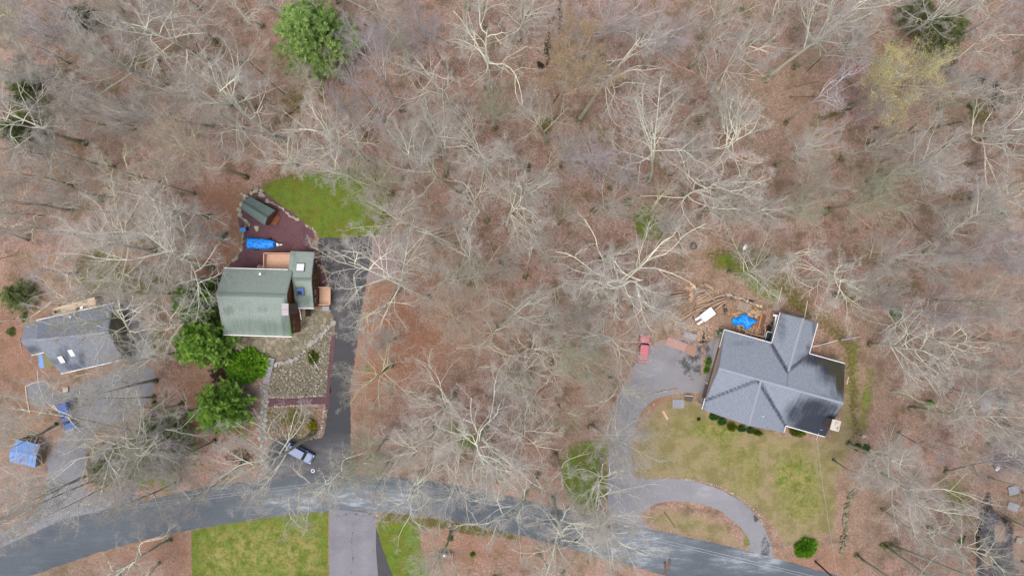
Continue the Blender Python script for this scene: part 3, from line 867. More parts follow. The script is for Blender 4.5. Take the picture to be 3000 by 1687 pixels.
paint('orange', [(590,560),(700,540),(720,620),(700,720),(650,820),(600,960),(590,760)], 30, 1.0)
blob('moss', 860, 1225, 80, 34, 0.8); blob('moss', 700, 1240, 14, 60, 0.6); blob('dry', 880, 1280, 60, 20, 0.8)
erase('dry', [(1862,1290),(1868,1200),(1900,1160),(1975,1145),(1990,1175),(1930,1200),(1900,1250)], 20, 0.6); erase('grass', [(1862,1290),(1868,1200),(1900,1160),(1975,1145),(1990,1175),(1930,1200),(1900,1250)], 20, 0.9)
blob('orange', 1920, 1175, 60, 34, 0.8)
blob('orange', 1210, 1010, 90, 60, 1.0); blob('orange', 2040, 985, 24, 16, 0.6); blob('orange', 560, 1180, 60, 120, 0.8); blob('orange', 60, 1000, 100, 160, 0.6); blob('orange', 450, 1620, 160, 60, 0.7); blob('orange', 1350, 1600, 160, 60, 0.6); blob('orange', 2400, 1650, 120, 40, 0.6)
for p in PLACED:
    if p['based'] or rng.random() < 0.5:
        bx, by = p['B'][0] / PXM + 1500, -p['B'][1] / PXM + 843.5
        d = np.hypot(PX - bx, PY - by)
        A['moss'] = np.maximum(A['moss'], 0.8 * np.clip(1.3 - d / 13, 0, 1))
# gentle relief, level near the buildings and paving
H = 0.10 * wobble(GX, GY, 0.12, 9) + 0.05 * wobble(GX, GY, 0.7, 10)
flat = np.zeros(GX.shape)
for poly in OPEN + [NE_LAWN, [(1500,1150),(1700,900),(2100,900),(2600,900),(2600,1687),(1500,1687)]]:
    flat = np.maximum(flat, soft_poly(PX, PY, poly, 60))
H = H * (1 - np.clip(flat * 1.6, 0, 1))
H -= np.maximum(0, np.hypot(GX, GY) - 130) * 0.0
ny, nx = GX.shape
idx = np.arange(nx * ny).reshape(ny, nx)
F = np.stack([idx[:-1, :-1], idx[:-1, 1:], idx[1:, 1:], idx[1:, :-1]], -1).reshape(-1, 4)
g = np_mesh('ground', np.stack([GX, GY, H], -1).reshape(-1, 3), F, None, M['ground'], {k: v.ravel() for k, v in A.items()}, smooth=True)
tag(obj('ground', g), kind='structure')

# ------------------------------------------------------------------ paved and gravelled sheets
def sheet(name, pts, mat, z, jitter=1.2, step=6, attrs=None, kind='structure', curve=True, cell=0.5):
    """flat sheet with natural edges: fine grid inside, triangulated ring outside; attributes painted from blobs"""
    ring = smooth_line(pts, step, True) if curve else pts
    ring = [(x + rng.normal(0, jitter), y + rng.normal(0, jitter)) for x, y in ring]
    from mathutils.geometry import delaunay_2d_cdt
    wr = [Vector(W(x, y)[:2]) for x, y in ring]
    xs = [v.x for v in wr]; ys = [v.y for v in wr]
    gxs = np.arange(min(xs) + cell / 2, max(xs), cell)
    gys = np.arange(min(ys) + cell / 2, max(ys), cell)
    X, Y = np.meshgrid(gxs, gys)
    X = X + rng.normal(0, 0.04, X.shape); Y = Y + rng.normal(0, 0.04, Y.shape)
    ins = in_poly(X, Y, [(v.x, v.y) for v in wr])
    pts2 = wr + [Vector((a, b)) for a, b in zip(X[ins], Y[ins])]
    n = len(wr)
    edges = [(i, (i + 1) % n) for i in range(n)]
    v, e, f, *_ = delaunay_2d_cdt(pts2, edges, [list(range(n))], 1, 1e-5)
    V = np.array([(a.x, a.y, z) for a in v])
    F3 = np.array([q for q in f if len(q) == 3])
    vx = V[:, 0] / PXM + 1500; vy = -V[:, 1] / PXM + 843.5
    at = {k: np.zeros(len(V)) for k in ('pale', 'wet', 'leafy')}
    for (k, x, y, rx, ry, a) in (attrs or []):
        d = np.sqrt(((vx - x) / rx) ** 2 + ((vy - y) / ry) ** 2)
        at[k] = np.maximum(at[k], a * np.clip(1.5 - d, 0, 1))
    me = np_mesh(name, V, None, F3, mat, at)
    o = obj(name, me)
    return tag(o, kind=kind)

up = [O(*p) for p in [(-60,1392),(0,1376),(60,1352),(150,1310),(250,1285),(350,1263),(480,1232),(600,1212),(750,1199),(900,1194),(1080,1208),(1250,1241),(1400,1276),(1540,1308),(1650,1333),(1800,1366),(1930,1398),(2060,1434),(2200,1482)]]
lo = [O(*p) for p in [(-60,1480),(70,1449),(150,1422),(300,1374),(480,1332),(700,1298),(830,1286),(950,1287),(1100,1303),(1250,1332),(1400,1369),(1500,1398),(1650,1440),(1760,1482),(1820,1510)]]
road_a = [('pale',1080,1460,190,34,1.0),('pale',880,1470,120,30,0.8),('pale',1850,1600,150,60,0.9),('pale',2200,1640,90,30,0.9),('pale',1250,1480,60,30,0.5),('wet',1680,1585,40,26,0.6),('wet',560,1455,30,10,0.5),('wet',120,1560,60,10,0.35),('wet',300,1505,40,8,0.5),('leafy',0,1625,60,14,0.5),('wet',1110,1500,20,12,0.4)] + [('leafy',a_,b_,26,6,0.42) for a_, b_ in ((640,1540),(760,1516),(900,1500),(1180,1520),(1300,1548),(1450,1586),(1600,1640),(560,1430),(720,1408),(1240,1420),(1380,1444),(1560,1492),(1700,1540),(2100,1612),(2300,1660))]
sheet('road', up + lo[::-1], M['road'], 0.035, 0.8, 8, road_a, cell=0.7)
sheet('driveway', [O(*p) for p in [(828,1280),(800,1300),(829,1312),(829,1449),(829,1500),(1010,1500),(982,1449),(960,1390),(946,1330),(946,1300),(975,1282)]][:1] + [O(*p) for p in [(829,1290),(829,1380),(829,1449),(829,1510),(1005,1510),(983,1449),(962,1390),(947,1335),(946,1290)]],
      M['drive_new'], 0.05, 0.3, 10, [('wet',1118,1650,12,50,0.5)] + [('wet',1032 + 3 * math.sin(y_ * .07),y_,2.6,4,0.6) for y_ in range(1510, 1690, 4)] + [('wet',x_,1506 + 4 * math.sin(x_ * .09),5,3,0.55) for x_ in range(970, 1100, 5)] + [('wet',1096 + .02 * (y_ - 1500),y_,2.2,3,0.5) for y_ in range(1510, 1690, 6)] + [('leafy',968,1600,6,90,0.45),('pale',1000,1600,14,90,0.5),('pale',1070,1600,14,90,0.5)], curve=False, cell=0.22)
sheet('driveway', [O(*p) for p in [(946,1325),(962,1380),(985,1440),(1010,1510),(984,1510),(951,1449),(946,1380)]], M['drive_black'], 0.062, 0.3, 8, [], curve=False)
sheet('driveway', [(934,701),(1010,697),(1093,695),(1090,740),(1080,790),(1074,826),(1066,870),(1058,911),(1050,970),(1043,1028),(1036,1080),(1027,1124),(1027,1241),(1030,1330),(1036,1396),(930,1398),(800,1400),(786,1370),(788,1320),(800,1290),(850,1284),(920,1284),(947,1275),(960,1203),(967,1124),(976,1028),(981,950),(976,925),(963,905),(963,834),(951,795),(938,745)],
      M['drive_black'], 0.020, 0.8, 7, [('wet',1070,720,26,40,0.8),('pale',1000,1350,80,60,1.0),('pale',1000,900,30,60,0.4),('pale',860,1370,70,30,1.0),('leafy',1010,1340,60,40,0.42),('leafy',1062,900,9,60,0.5),('leafy',1042,1040,9,70,0.5),('leafy',1030,1180,9,80,0.5),('leafy',1065,740,14,40,0.35)])
sheet('parking_pad', [(1093,696),(1150,694),(1195,700),(1190,745),(1165,800),(1130,822),(1076,828),(1082,790),(1091,740)], M['pad_gravel'], 0.022, 1.2, 7)
ldr = [O(*p) for p in [(66,962),(92,958),(122,968),(127,990),(180,975),(250,950),(300,930),(340,915),(385,930),(388,975),(372,1010),(330,1040),(300,1058),(240,1085),(218,1140),(208,1200),(214,1235),(300,1238),(330,1230),(345,1262),(250,1296),(150,1325),(60,1358),(-60,1410),(-60,1370),(20,1330),(90,1290),(118,1220),(122,1140),(152,1110),(165,1082),(148,1040),(140,1022),(80,1016),(70,990)]]
sheet('driveway', ldr, M['drive_grey'], 0.015, 1.5, 7, [('wet',222,1188,9,22,1.3),('wet',205,1220,8,14,0.7),('wet',222,1235,14,20,0.45),('leafy',320,1450,70,40,0.45),('leafy',200,1480,70,40,0.3),('leafy',80,1560,80,30,0.5),('leafy',250,1260,50,80,0.34),('leafy',380,1180,70,70,0.36),('leafy',160,1420,70,60,0.4),('wet',170,1340,20,14,0.4),('wet',180,1440,60,10,0.35)])
rdr = [O(*p) for p in [(1548,1322),(1528,1260),(1530,1190),(1532,1120),(1542,1050),(1562,990),(1585,930),(1610,905),(1640,868),(1690,850),(1760,865),(1812,850),(1800,890),(1785,930),(1768,985),(1715,988),(1650,1003),(1612,1040),(1592,1095),(1585,1150),(1592,1190),(1620,1204),(1720,1205),(1800,1227),(1868,1264),(1904,1300),(1932,1350),(1942,1405),(1890,1400),(1882,1350),(1848,1312),(1800,1279),(1740,1262),(1668,1262),(1622,1283),(1612,1305),(1640,1335)]]
sheet('driveway', rdr, M['drive_loop'], 0.018, 1.0, 7, [('wet',2025,1065,50,44,0.62),('wet',1985,1000,50,24,0.5),('wet',2060,1020,24,60,0.7),('wet',2242,1610,16,40,0.7),('wet',2215,1515,10,14,0.9),('leafy',1930,1000,80,24,0.6),('leafy',1840,1090,30,70,0.6),('leafy',1800,1200,24,80,0.5),('leafy',1960,1080,60,60,0.32),('leafy',2060,1060,16,80,0.6),('leafy',1790,1330,10,90,0.5),('pale',2100,1440,80,20,0.6),('pale',1900,1080,40,30,0.8)])
gy_poly = [(745,552),(775,562),(800,582),(827,604),(855,620),(876,640),(905,664),(918,680),(920,705),(905,725),(930,735),(940,760),(950,800),(963,840),(963,930),(900,935),(640,870),(640,800),(668,780),(690,760),(702,740),(708,710),(712,690),(700,655),(700,620),(712,590),(730,565)]
sheet('gravel_yard', gy_poly, M['red_gravel'], 0.014, 0.6, 6)
sheet('gravel_path', [(785,1168),(870,1166),(955,1162),(958,1182),(870,1186),(784,1190)], M['red_gravel'], 0.024, 0.4, 8)
sheet('gravel_path', [(975,980),(980,990),(976,1060),(968,1120),(962,1200),(955,1200),(956,1160),(962,1080),(966,1010)], M['red_gravel'], 0.026, 0.3, 8)
sheet('patio_bed', [(640,985),(860,900),(964,905),(966,925),(978,938),(960,955),(935,985),(905,1020),(870,1045),(835,1052),(800,1050),(770,1040),(730,1025),(680,1015),(640,1010)], M['sand'], 0.030, 0.5, 8)
sheet('cobble_bed', [(800,1062),(850,1056),(900,1030),(940,990),(975,955),(972,1020),(962,1100),(955,1162),(785,1166),(782,1120)], M['sand'], 0.020, 0.6, 8)
sheet('gravel_patch', [O(*p) for p in [(260,770),(330,760),(352,800),(380,850),(385,900),(330,910),(290,860)]], M['drive_grey'], 0.012, 3, 8, [('leafy',400,980,40,80,0.4)])
sheet('dirt_track', [(2870,1360),(3010,1340),(3060,1500),(3060,1720),(2876,1720),(2872,1560)], M['drive_black'], 0.012, 2, 12, [('leafy',2960,1430,70,90,0.75),('leafy',2930,1560,20,40,0.8),('leafy',2960,1500,30,30,0.9),('leafy',2890,1640,20,40,0.7),('leafy',2995,1600,30,120,1.0),('leafy',2920,1460,20,30,0.8)])

# ------------------------------------------------------------------ tree meshes
def frames(d):
    up = np.where(np.abs(d[:, 2:3]) < 0.9, np.array([[0, 0, 1.0]]), np.array([[1.0, 0, 0]]))
    x = np.cross(d, up)
    x /= np.linalg.norm(x, axis=1, keepdims=True) + 1e-9
    return x, np.cross(x, d)

def tubes(nodes, radii, sides):
    """nodes (N,k+1,3), radii (N,k+1) -> verts, quads, thick"""
    N, K, _ = nodes.shape
    d = np.gradient(nodes, axis=1)
    d /= np.linalg.norm(d, axis=2, keepdims=True) + 1e-9
    x, y = frames(d.reshape(-1, 3))
    x = x.reshape(N, K, 1, 3); y = y.reshape(N, K, 1, 3)
    a = np.arange(sides) * 2 * np.pi / sides
    V = nodes[:, :, None, :] + radii[:, :, None, None] * (x * np.cos(a)[None, None, :, None] + y * np.sin(a)[None, None, :, None])
    idx = np.arange(N * K * sides).reshape(N, K, sides)
    a0 = idx[:, :-1, :]; b0 = idx[:, 1:, :]
    F = np.stack([a0, np.roll(a0, -1, 2), np.roll(b0, -1, 2), b0], -1).reshape(-1, 4)
    T = np.repeat(radii[:, :, None], sides, 2)
    return V.reshape(-1, 3), F, T.ravel()

def walk(r, p, d, L, r0, k, wander, trop, tip=0.3, kink=0.0):
    N = len(p)
    nodes = np.zeros((N, k + 1, 3)); nodes[:, 0] = p
    dirs = np.zeros((N, k + 1, 3)); dirs[:, 0] = d
    cur = d.copy()
    for i in range(k):
        cur = cur + r.normal(0, wander, (N, 3)) + np.array([0, 0, trop])
        cur /= np.linalg.norm(cur, axis=1, keepdims=True)
        nodes[:, i + 1] = nodes[:, i] + cur * (L / k)[:, None]
        dirs[:, i + 1] = cur
    t = np.linspace(0, 1, k + 1)
    radii = r0[:, None] * (1 - (1 - tip) * t[None, :] ** 0.85)
    return nodes, dirs, radii

def spawn(r, nodes, dirs, radii, m, tmin, tmax, ang, angv, ratio, rr, L, Lv=0.3):
    """m children per branch"""
    N, K, _ = nodes.shape
    t = (np.arange(m)[None, :] + r.uniform(0, 1, (N, m))) / m
    t = tmin + (tmax - tmin) * t
    f = t * (K - 1)
    i = np.clip(f.astype(int), 0, K - 2)
    w = (f - i)[..., None]
    n = np.arange(N)[:, None]
    p = nodes[n, i] * (1 - w) + nodes[n, i + 1] * w
    d = dirs[n, i + 1]
    rad = radii[n, i] * (1 - w[..., 0]) + radii[n, i + 1] * w[..., 0]
    p = p.reshape(-1, 3); d = d.reshape(-1, 3)
    x, y = frames(d)
    golden = (np.arange(m)[None, :] * 2.4 + r.uniform(0, 6.28, (N, 1)) + r.normal(0, 0.5, (N, m))).ravel()
    a = R(ang) + r.normal(0, R(angv), len(p))
    nd_ = d * np.cos(a)[:, None] + (x * np.cos(golden)[:, None] + y * np.sin(golden)[:, None]) * np.sin(a)[:, None]
    LL = (np.repeat(L, m) * ratio * (1.15 - 0.75 * t.ravel())) * r.uniform(1 - Lv, 1 + Lv, len(p))
    return p, nd_, LL, rad.ravel() * rr

FORM = {  # limbs, limb angle, limb length, wander, tropism, first fork height, counts
 'o': dict(n1=11, ang=50, L1=7.2, wan=0.20, trop=0.03, fork=0.42, m=(6, 7, 5, 3), lead=0.8),
 'u': dict(n1=12, ang=30, L1=8.6, wan=0.11, trop=0.05, fork=0.34, m=(7, 7, 5, 2), lead=1.0),
 't': dict(n1=15, ang=41, L1=6.8, wan=0.12, trop=0.04, fork=0.40, m=(7, 7, 6, 3), lead=1.0),
 's': dict(n1=8, ang=48, L1=6.8, wan=0.22, trop=0.03, fork=0.44, m=(6, 6, 5, 3), lead=0.9)}

def make_bare(seed, form):
    """bare tree about 20 m tall: crown centre near (0,0,14.5), crown radius about 6"""
    r = np.random.default_rng(seed)
    c = FORM[form]
    # trunk and leader
    k = 9
    p = np.zeros((1, 3)); d = np.array([[0, 0, 1.0]])
    nodes, dirs, radii = walk(r, p, d, np.array([17.5 * (0.93 if form == 'o' else 1)]), np.array([0.31]), k, 0.06, 0.05, 0.16)
    # pull leader back over the origin at crown height
    off = nodes[0, 6, :2].copy()
    t = (nodes[0, :, 2] / nodes[0, 6, 2])
    nodes[0, :, 0] -= off[0] * t; nodes[0, :, 1] -= off[1] * t
    radii[0, 0] *= 1.45
    tn = [tubes(nodes, radii, 9)]
    parts = []
    p, d, L, rr = spawn(r, nodes, dirs, radii, c['n1'], c['fork'], 0.97, c['ang'], 12, 1, 0.62, np.array([c['L1']]), 0.25)
    L = L / (1.15 - 0.75 * 0.6) * r.uniform(0.85, 1.2, len(L))
    rr = np.clip(rr * r.uniform(0.75, 1.1, len(rr)), 0.055, 0.145)
    n1, d1, r1 = walk(r, p, d, L, rr, 7, c['wan'], c['trop'], 0.28)
    parts.append(tubes(n1, r1, 6))
    if form in 'os':   # forked limbs
        p, d, L2, rr = spawn(r, n1, d1, r1, 2, 0.2, 0.6, 36, 8, 0.85, 0.8, L, 0.2)
        nb, db, rb = walk(r, p, d, L2, rr, 7, c['wan'], c['trop'], 0.28)
        parts.append(tubes(nb, rb, 6))
        n1 = np.concatenate([n1, nb]); d1 = np.concatenate([d1, db]); r1 = np.concatenate([r1, rb]); L = np.concatenate([L, L2])
        c = dict(c, m=(max(3, int(c['m'][0] * 0.5)), c['m'][1], c['m'][2], c['m'][3]))
    p, d, L, rr = spawn(r, n1, d1, r1, c['m'][0], 0.25, 1.0, 42, 12, 0.52, 0.62, L)
    n2, d2, r2 = walk(r, p, d, L, np.clip(rr, 0.02, 0.075), 5, c['wan'] * 1.1, c['trop'], 0.3)
    parts.append(tubes(n2, r2, 4))
    p, d, L, rr = spawn(r, n2, d2, r2, c['m'][1], 0.15, 1.0, 44, 14, 0.50, 0.62, L)
    n3, d3, r3 = walk(r, p, d, L, np.clip(rr, 0.014, 0.034), 3, c['wan'] * 1.1, c['trop'], 0.4)
    parts.append(tubes(n3, r3, 3))
    p, d, L, rr = spawn(r, n3, d3, r3, c['m'][2], 0.1, 1.0, 42, 15, 0.62, 0.6, L)
    n4, d4, r4 = walk(r, p, d, np.clip(L, 0.25, 1.4), np.clip(rr, 0.0075, 0.013), 2, c['wan'], c['trop'], 0.5)
    parts.append(tubes(n4, r4, 3))
    p, d, L, rr = spawn(r, n4, d4, r4, c['m'][3], 0.2, 1.0, 40, 15, 0.75, 0.7, L)
    n5, d5, r5 = walk(r, p, d, np.clip(L, 0.2, 0.8), np.full(len(L), 0.0055), 1, 0.1, c['trop'], 0.6)
    parts.append(tubes(n5, r5, 3))
    def merge(ps):
        V = []; F = []; T = []; b = 0
        for v, f, t in ps:
            V.append(v); F.append(f + b); T.append(t); b += len(v)
        return np.concatenate(V), np.concatenate(F), np.concatenate(T)
    V, F, T = merge(tn)
    trunk = np_mesh('trunk', V, F, None, M['bark'], {'thick': T}, smooth=True)
    V, F, T = merge(parts)
    crown = np_mesh('crown', V, F, None, M['bark'], {'thick': T}, smooth=True)
    tips = n5[:, 1]
    return trunk, crown, tips

def leaf_mesh(name, pts, size, mat, seed, per=1, spread=0.15):
    """small leaf-sized quads round given points"""
    r = np.random.default_rng(seed)
    P = np.repeat(pts, per, 0) + r.normal(0, spread, (len(pts) * per, 3))
    n = len(P)
    a = r.normal(0, 1, (n, 3)); a /= np.linalg.norm(a, axis=1, keepdims=True)
    b = np.cross(a, r.normal(0, 1, (n, 3))); b /= np.linalg.norm(b, axis=1, keepdims=True)
    s = (size * r.uniform(0.6, 1.4, n))[:, None]
    V = np.stack([P - a * s, P + b * s * 0.5, P + a * s, P - b * s * 0.5], 1).reshape(-1, 3)
    F = np.arange(n * 4).reshape(n, 4)
    tone = np.repeat(np.clip(r.normal(0.5, 0.25, n), 0, 1), 4)
    return np_mesh(name, V, F, None, mat, {'tone': tone})

FORMS = {}
for form, seeds in (('o', (1, 2, 3, 4, 5)), ('u', (11, 12, 13)), ('t', (21, 22, 23, 24)), ('s', (31, 32, 33, 34))):
    FORMS[form] = [make_bare(s, form) for s in seeds]

TINT = {'p': (0.72, 0.715, 0.59), 'g': (0.58, 0.575, 0.48), 'v': (0.53, 0.49, 0.48), 'n': (0.62, 0.54, 0.41), 'y': (0.62, 0.63, 0.44), 'w': (0.68, 0.63, 0.65), 'y2': (0.54, 0.52, 0.40)}
LOOK = {('o', 'p'): 'spreading pale-limbed bare tree', ('o', 'g'): 'spreading grey bare tree', ('o', 'y'): 'spreading greenish bare tree', ('o', 'v'): 'spreading dusky bare tree', ('o', 'n'): 'spreading tan bare tree'}
def look(p):
    f = {'o': 'broad', 'u': 'upright', 't': 'twiggy', 's': 'sparse'}[p['form']]
    t = {'p': 'pale', 'g': 'grey', 'v': 'dusky', 'n': 'tan', 'y': 'greenish', 'w': 'whitish', 'y2': 'yellow'}[p['tint']]
    return ('slim ' if p['fill'] else '') + f + ' ' + t
LANDMARKS = [('the green-roofed house', (755, 885)), ('the tall pale pine', (893, 95)), ('the yellow-budding tree', (2620, 225)), ('the tan-leafed tree', (1672, 194)),
             ('the charcoal-roofed house', (2260, 1120)), ('the grey-roofed house', (220, 990)), ('the blue-roofed shelter', (75, 1330)), ('the log heap', (2080, 860)),
             ('the old stone wall', (2472, 1540)), ('the front lawn', (760, 1600)), ('the small green-roofed shed', (755, 618)), ('the red car', (1885, 1022)), ('the utility pole', (1108, 1398)),
             ('the flat grey lean-to', (2895, 1178)), ('the whitish dead tree', (2458, 240)), ('the rear lawn', (960, 600)), ('the leaning verge tree', (757, 1373))]
def sector(px, lm):
    dx, dy = px[0] - lm[0], px[1] - lm[1]
    a = math.degrees(math.atan2(-dy, dx)) % 360
    return ['right of', 'upper right of', 'above', 'upper left of', 'left of', 'lower left of', 'below', 'lower right of'][int((a + 22.5) // 45) % 8]
ORD = ['nearest', 'second', 'third', 'fourth', 'fifth', 'sixth', 'seventh', 'eighth', 'ninth', 'tenth', 'eleventh', 'twelfth', 'thirteenth', 'fourteenth', 'fifteenth', 'sixteenth', 'seventeenth', 'eighteenth', 'nineteenth', 'twentieth']
sect = {}
for i, p in enumerate(PLACED):
    if -25 < p['px'][0] < 3025 and -25 < p['px'][1] < 1712:
        n, c = min(LANDMARKS, key=lambda l: math.hypot(p['px'][0] - l[1][0], p['px'][1] - l[1][1]))
    else:
        n, c = min(LANDMARKS, key=lambda l: math.hypot(p['px'][0] - l[1][0], p['px'][1] - l[1][1]))
    s = sector(p['px'], c)
    sect.setdefault((n, s), []).append((math.hypot(p['px'][0] - c[0], p['px'][1] - c[1]), i))
LABEL = {}
for (n, s), lst in sect.items():
    lst.sort()
    for k, (_, i) in enumerate(lst):
        p = PLACED[i]
        if len(lst) == 1:
            LABEL[i] = f"{look(p)} bare tree {s} {n}"
        else:
            LABEL[i] = f"{look(p)} bare tree, {ORD[k]} {'' if k == 0 else 'tree out '}{s} {n}"
SPECIAL = {}
for i, (k, x, y, r, form, tint, bx, by) in enumerate(TREES):
    if tint == 'y2': LABEL[i] = 'twiggy tree covered in small yellow-green buds, upper right woods'; SPECIAL[i] = 'buds_yellow'
    if (k, x) == (2, 1730): LABEL[i] = 'twiggy tree still holding tan leaves, top centre of the woods'; SPECIAL[i] = 'leaf_tan'
    if (k, x) == (3, 1180): LABEL[i] = 'whitish dead tree with a short curly crown left of the yellow-budding tree'
    if (k, x) == (1, 1400): SPECIAL[i] = 'leaf_tan_few'
    if (k, x) == (5, 830): SPECIAL[i] = 'leaf_tan_few'
    if tint == 'y' and form == 't': SPECIAL[i] = 'shoot_green'
    if (k, x) == (7, 1950): LABEL[i] = 'big close bare tree leaning from the street verge over the dark blue car'
    if (k, x) == (9, 1950): LABEL[i] = 'thick bare trunk at the bottom edge just right of the old stone wall'
    if (k, x) == (9, 2350): LABEL[i] = 'left one of the paired trunks leaning out at the bottom right'
    if (k, x) == (9, 2650): LABEL[i] = 'right one of the paired trunks leaning out at the bottom right'

LEAFSETS = {}
def leafset(key, fi, vi):
    if (key, fi, vi) not in LEAFSETS:
        tips = FORMS[fi][vi][2]
        r = np.random.default_rng(5)
        if key == 'buds_yellow':
            LEAFSETS[(key, fi, vi)] = leaf_mesh('buds', tips[r.random(len(tips)) < 0.75], 0.07, M['buds_yellow'], 3, 1, 0.2)
        elif key == 'leaf_tan':
            LEAFSETS[(key, fi, vi)] = leaf_mesh('leaves', tips[r.random(len(tips)) < 0.7], 0.075, M['leaf_tan'], 4, 2, 0.12)
        elif key == 'leaf_tan_few':
            LEAFSETS[(key, fi, vi)] = leaf_mesh('leaves', tips[(r.random(len(tips)) < 0.35)], 0.07, M['leaf_tan'], 6, 1, 0.12)
        else:
            LEAFSETS[(key, fi, vi)] = leaf_mesh('young_leaves', tips[r.random(len(tips)) < 0.4], 0.06, M['shoot_green'], 5, 1, 0.12)
    return LEAFSETS[(key, fi, vi)]

for i, p in enumerate(PLACED):
    B, C = Vector(p['B']), Vector(p['C'])
    d = C - B
    sz = d.length / 14.5
    sxy = p['R'] / 6.3
    sxy = max(0.45 * sz, min(1.9 * sz, sxy))
    q = Vector((0, 0, 1)).rotation_difference(d.normalized()) @ Quaternion((0, 0, 1), random.uniform(0, 6.283))
    vi = random.randrange(len(FORMS[p['form']]))
    if i in SPECIAL: vi = 0
    trunk, crown, tips = FORMS[p['form']][vi]
    root = empty('bare_tree', B - Vector((0, 0, 0.12)))
    root.rotation_mode = 'QUATERNION'
    root.rotation_quaternion = q
    root.scale = (sxy, sxy, sz)
    tag(root, LABEL[i], 'tree', 'bare trees of the woods')
    t = TINT[p['tint']]
    k = random.uniform(0.84, 1.08)
    col = (t[0] * k, t[1] * k, t[2] * k, 1)
    # keep the trunk round and of believable girth when the crown is stretched
    for nm, me in (('trunk', trunk), ('crown', crown)):
        o = obj(nm, me, root)
        o.color = col
    if i in SPECIAL:
        obj({'buds_yellow': 'buds', 'shoot_green': 'young_leaves'}.get(SPECIAL[i], 'leaves'), leafset(SPECIAL[i], p['form'], vi), root)

# ------------------------------------------------------------------ evergreens
def make_pine(seed, mat, H=14.0, Rr=5.0, layers=11, dens=1.0, leaf=0.17):
    r = np.random.default_rng(seed)
    nodes, dirs, radii = walk(r, np.zeros((1, 3)), np.array([[0, 0, 1.0]]), np.array([H]), np.array([0.28]), 8, 0.02, 0.05, 0.1)
    v, f, t = tubes(nodes, radii, 8)
    trunk = np_mesh('trunk', v, f, None, M['bark'], {'thick': t}, smooth=True)
    P = []; D = []; Ls = []
    for k in range(layers):
        h = H * (0.22 + 0.76 * k / (layers - 1))
        rad = Rr * (1 - (k / (layers - 1)) ** 1.5) ** 0.75 + 0.45
        nb = max(5, int(11 - 5 * k / layers))
        a0 = r.uniform(0, 6.28)
        for j in range(nb):
            a = a0 + j * 6.283 / nb + r.normal(0, 0.15)
            up = 0.10 + 0.55 * (k / layers)
            P.append((0, 0, h + r.normal(0, 0.15))); D.append((math.cos(a), math.sin(a), up)); Ls.append(rad * r.uniform(0.72, 1.15))
    P = np.array(P); D = np.array(D); D /= np.linalg.norm(D, axis=1, keepdims=True); Ls = np.array(Ls)
    n1, d1, r1 = walk(r, P, D, Ls, 0.03 + 0.012 * Ls, 5, 0.09, -0.01, 0.25)
    b1 = tubes(n1, r1, 4)
    p, d, L, rr = spawn(r, n1, d1, r1, 13, 0.15, 1.0, 50, 12, 0.40, 0.5, Ls)
    n2, d2, r2 = walk(r, p, d, np.clip(L, 0.4, 2.2), np.clip(rr, 0.012, 0.03), 3, 0.1, 0.02, 0.4)
    b2 = tubes(n2, r2, 3)
    V = np.concatenate([b1[0], b2[0]]); Fq = np.concatenate([b1[1], b2[1] + len(b1[0])]); T = np.concatenate([b1[2], b2[2]])
    limbs = np_mesh('limbs', V, Fq, None, M['bark'], {'thick': T})
    # needle tufts along outer twigs
    m = int(9 * dens)
    tt = r.uniform(0.15, 1.0, (len(n2), m))
    f_ = tt * 3; ii = np.clip(f_.astype(int), 0, 2); w = (f_ - ii)[..., None]
    nn = np.arange(len(n2))[:, None]
    tp = (n2[nn, ii] * (1 - w) + n2[nn, ii + 1] * w).reshape(-1, 3)
    tn = np.repeat(r.uniform(0.25, 0.75, len(n2)), m) + 0.25 * (tt.ravel() - 0.5)
    td = d2[nn, ii + 1].reshape(-1, 3)
    per = 6
    P3 = np.repeat(tp, per, 0) + r.normal(0, 0.07, (len(tp) * per, 3))
    dd = np.repeat(td, per, 0) * 0.7 + r.normal(0, 0.75, P3.shape) + np.array([0, 0, 0.35])
    dd /= np.linalg.norm(dd, axis=1, keepdims=True)
    side = np.cross(dd, r.normal(0, 1, dd.shape)); side /= np.linalg.norm(side, axis=1, keepdims=True)
    s = (leaf * r.uniform(0.7, 1.4, len(P3)))[:, None]
    V = np.stack([P3 - side * s * 0.22, P3 + side * s * 0.22, P3 + dd * s * 1.5], 1).reshape(-1, 3)
    F3 = np.arange(len(V)).reshape(-1, 3)
    tone = np.repeat(np.clip(np.repeat(tn, per) + r.normal(0, 0.12, len(P3)), 0, 1), 3)
    fol = np_mesh('needles', V, None, F3, mat, {'tone': tone})
    return trunk, limbs, fol
PM = {'pine_pale': make_pine(101, M['pine_pale'], 15, 5.2, 12, 1.2, 0.25), 'pine': make_pine(102, M['pine'], 13, 4.6, 12, 1.3, 0.23), 'hemlock': make_pine(103, M['hemlock'], 12, 4.4, 9, 0.7, 0.17)}
for (k, x, y, r, kind, label, h) in PINES:
    px, py = cr(k, x, y)
    hc = h * 0.6
    C = W(px, py, hc)
    Rm = r / 2.576 * PXM * (1 - hc / CAM_H)
    H0, R0 = {'pine_pale': (15, 5.2), 'pine': (13, 4.6), 'hemlock': (12, 4.4)}[kind]
    root = empty('pine_tree' if kind != 'hemlock' else 'hemlock_tree', (C[0], C[1], -0.1), random.uniform(0, 6.28), label, 'tree')
    s = Rm / R0 * (0.86 if kind != 'hemlock' else 1.0)
    root.scale = (s, s, h / H0)
    tr, li, fo = PM[kind]
    a = obj('trunk', tr, root); a.color = (0.35, 0.31, 0.27, 1)
    a = obj('crown', fo, root)
    li_o = obj('limbs', li, a); li_o.color = (0.34, 0.31, 0.27, 1)

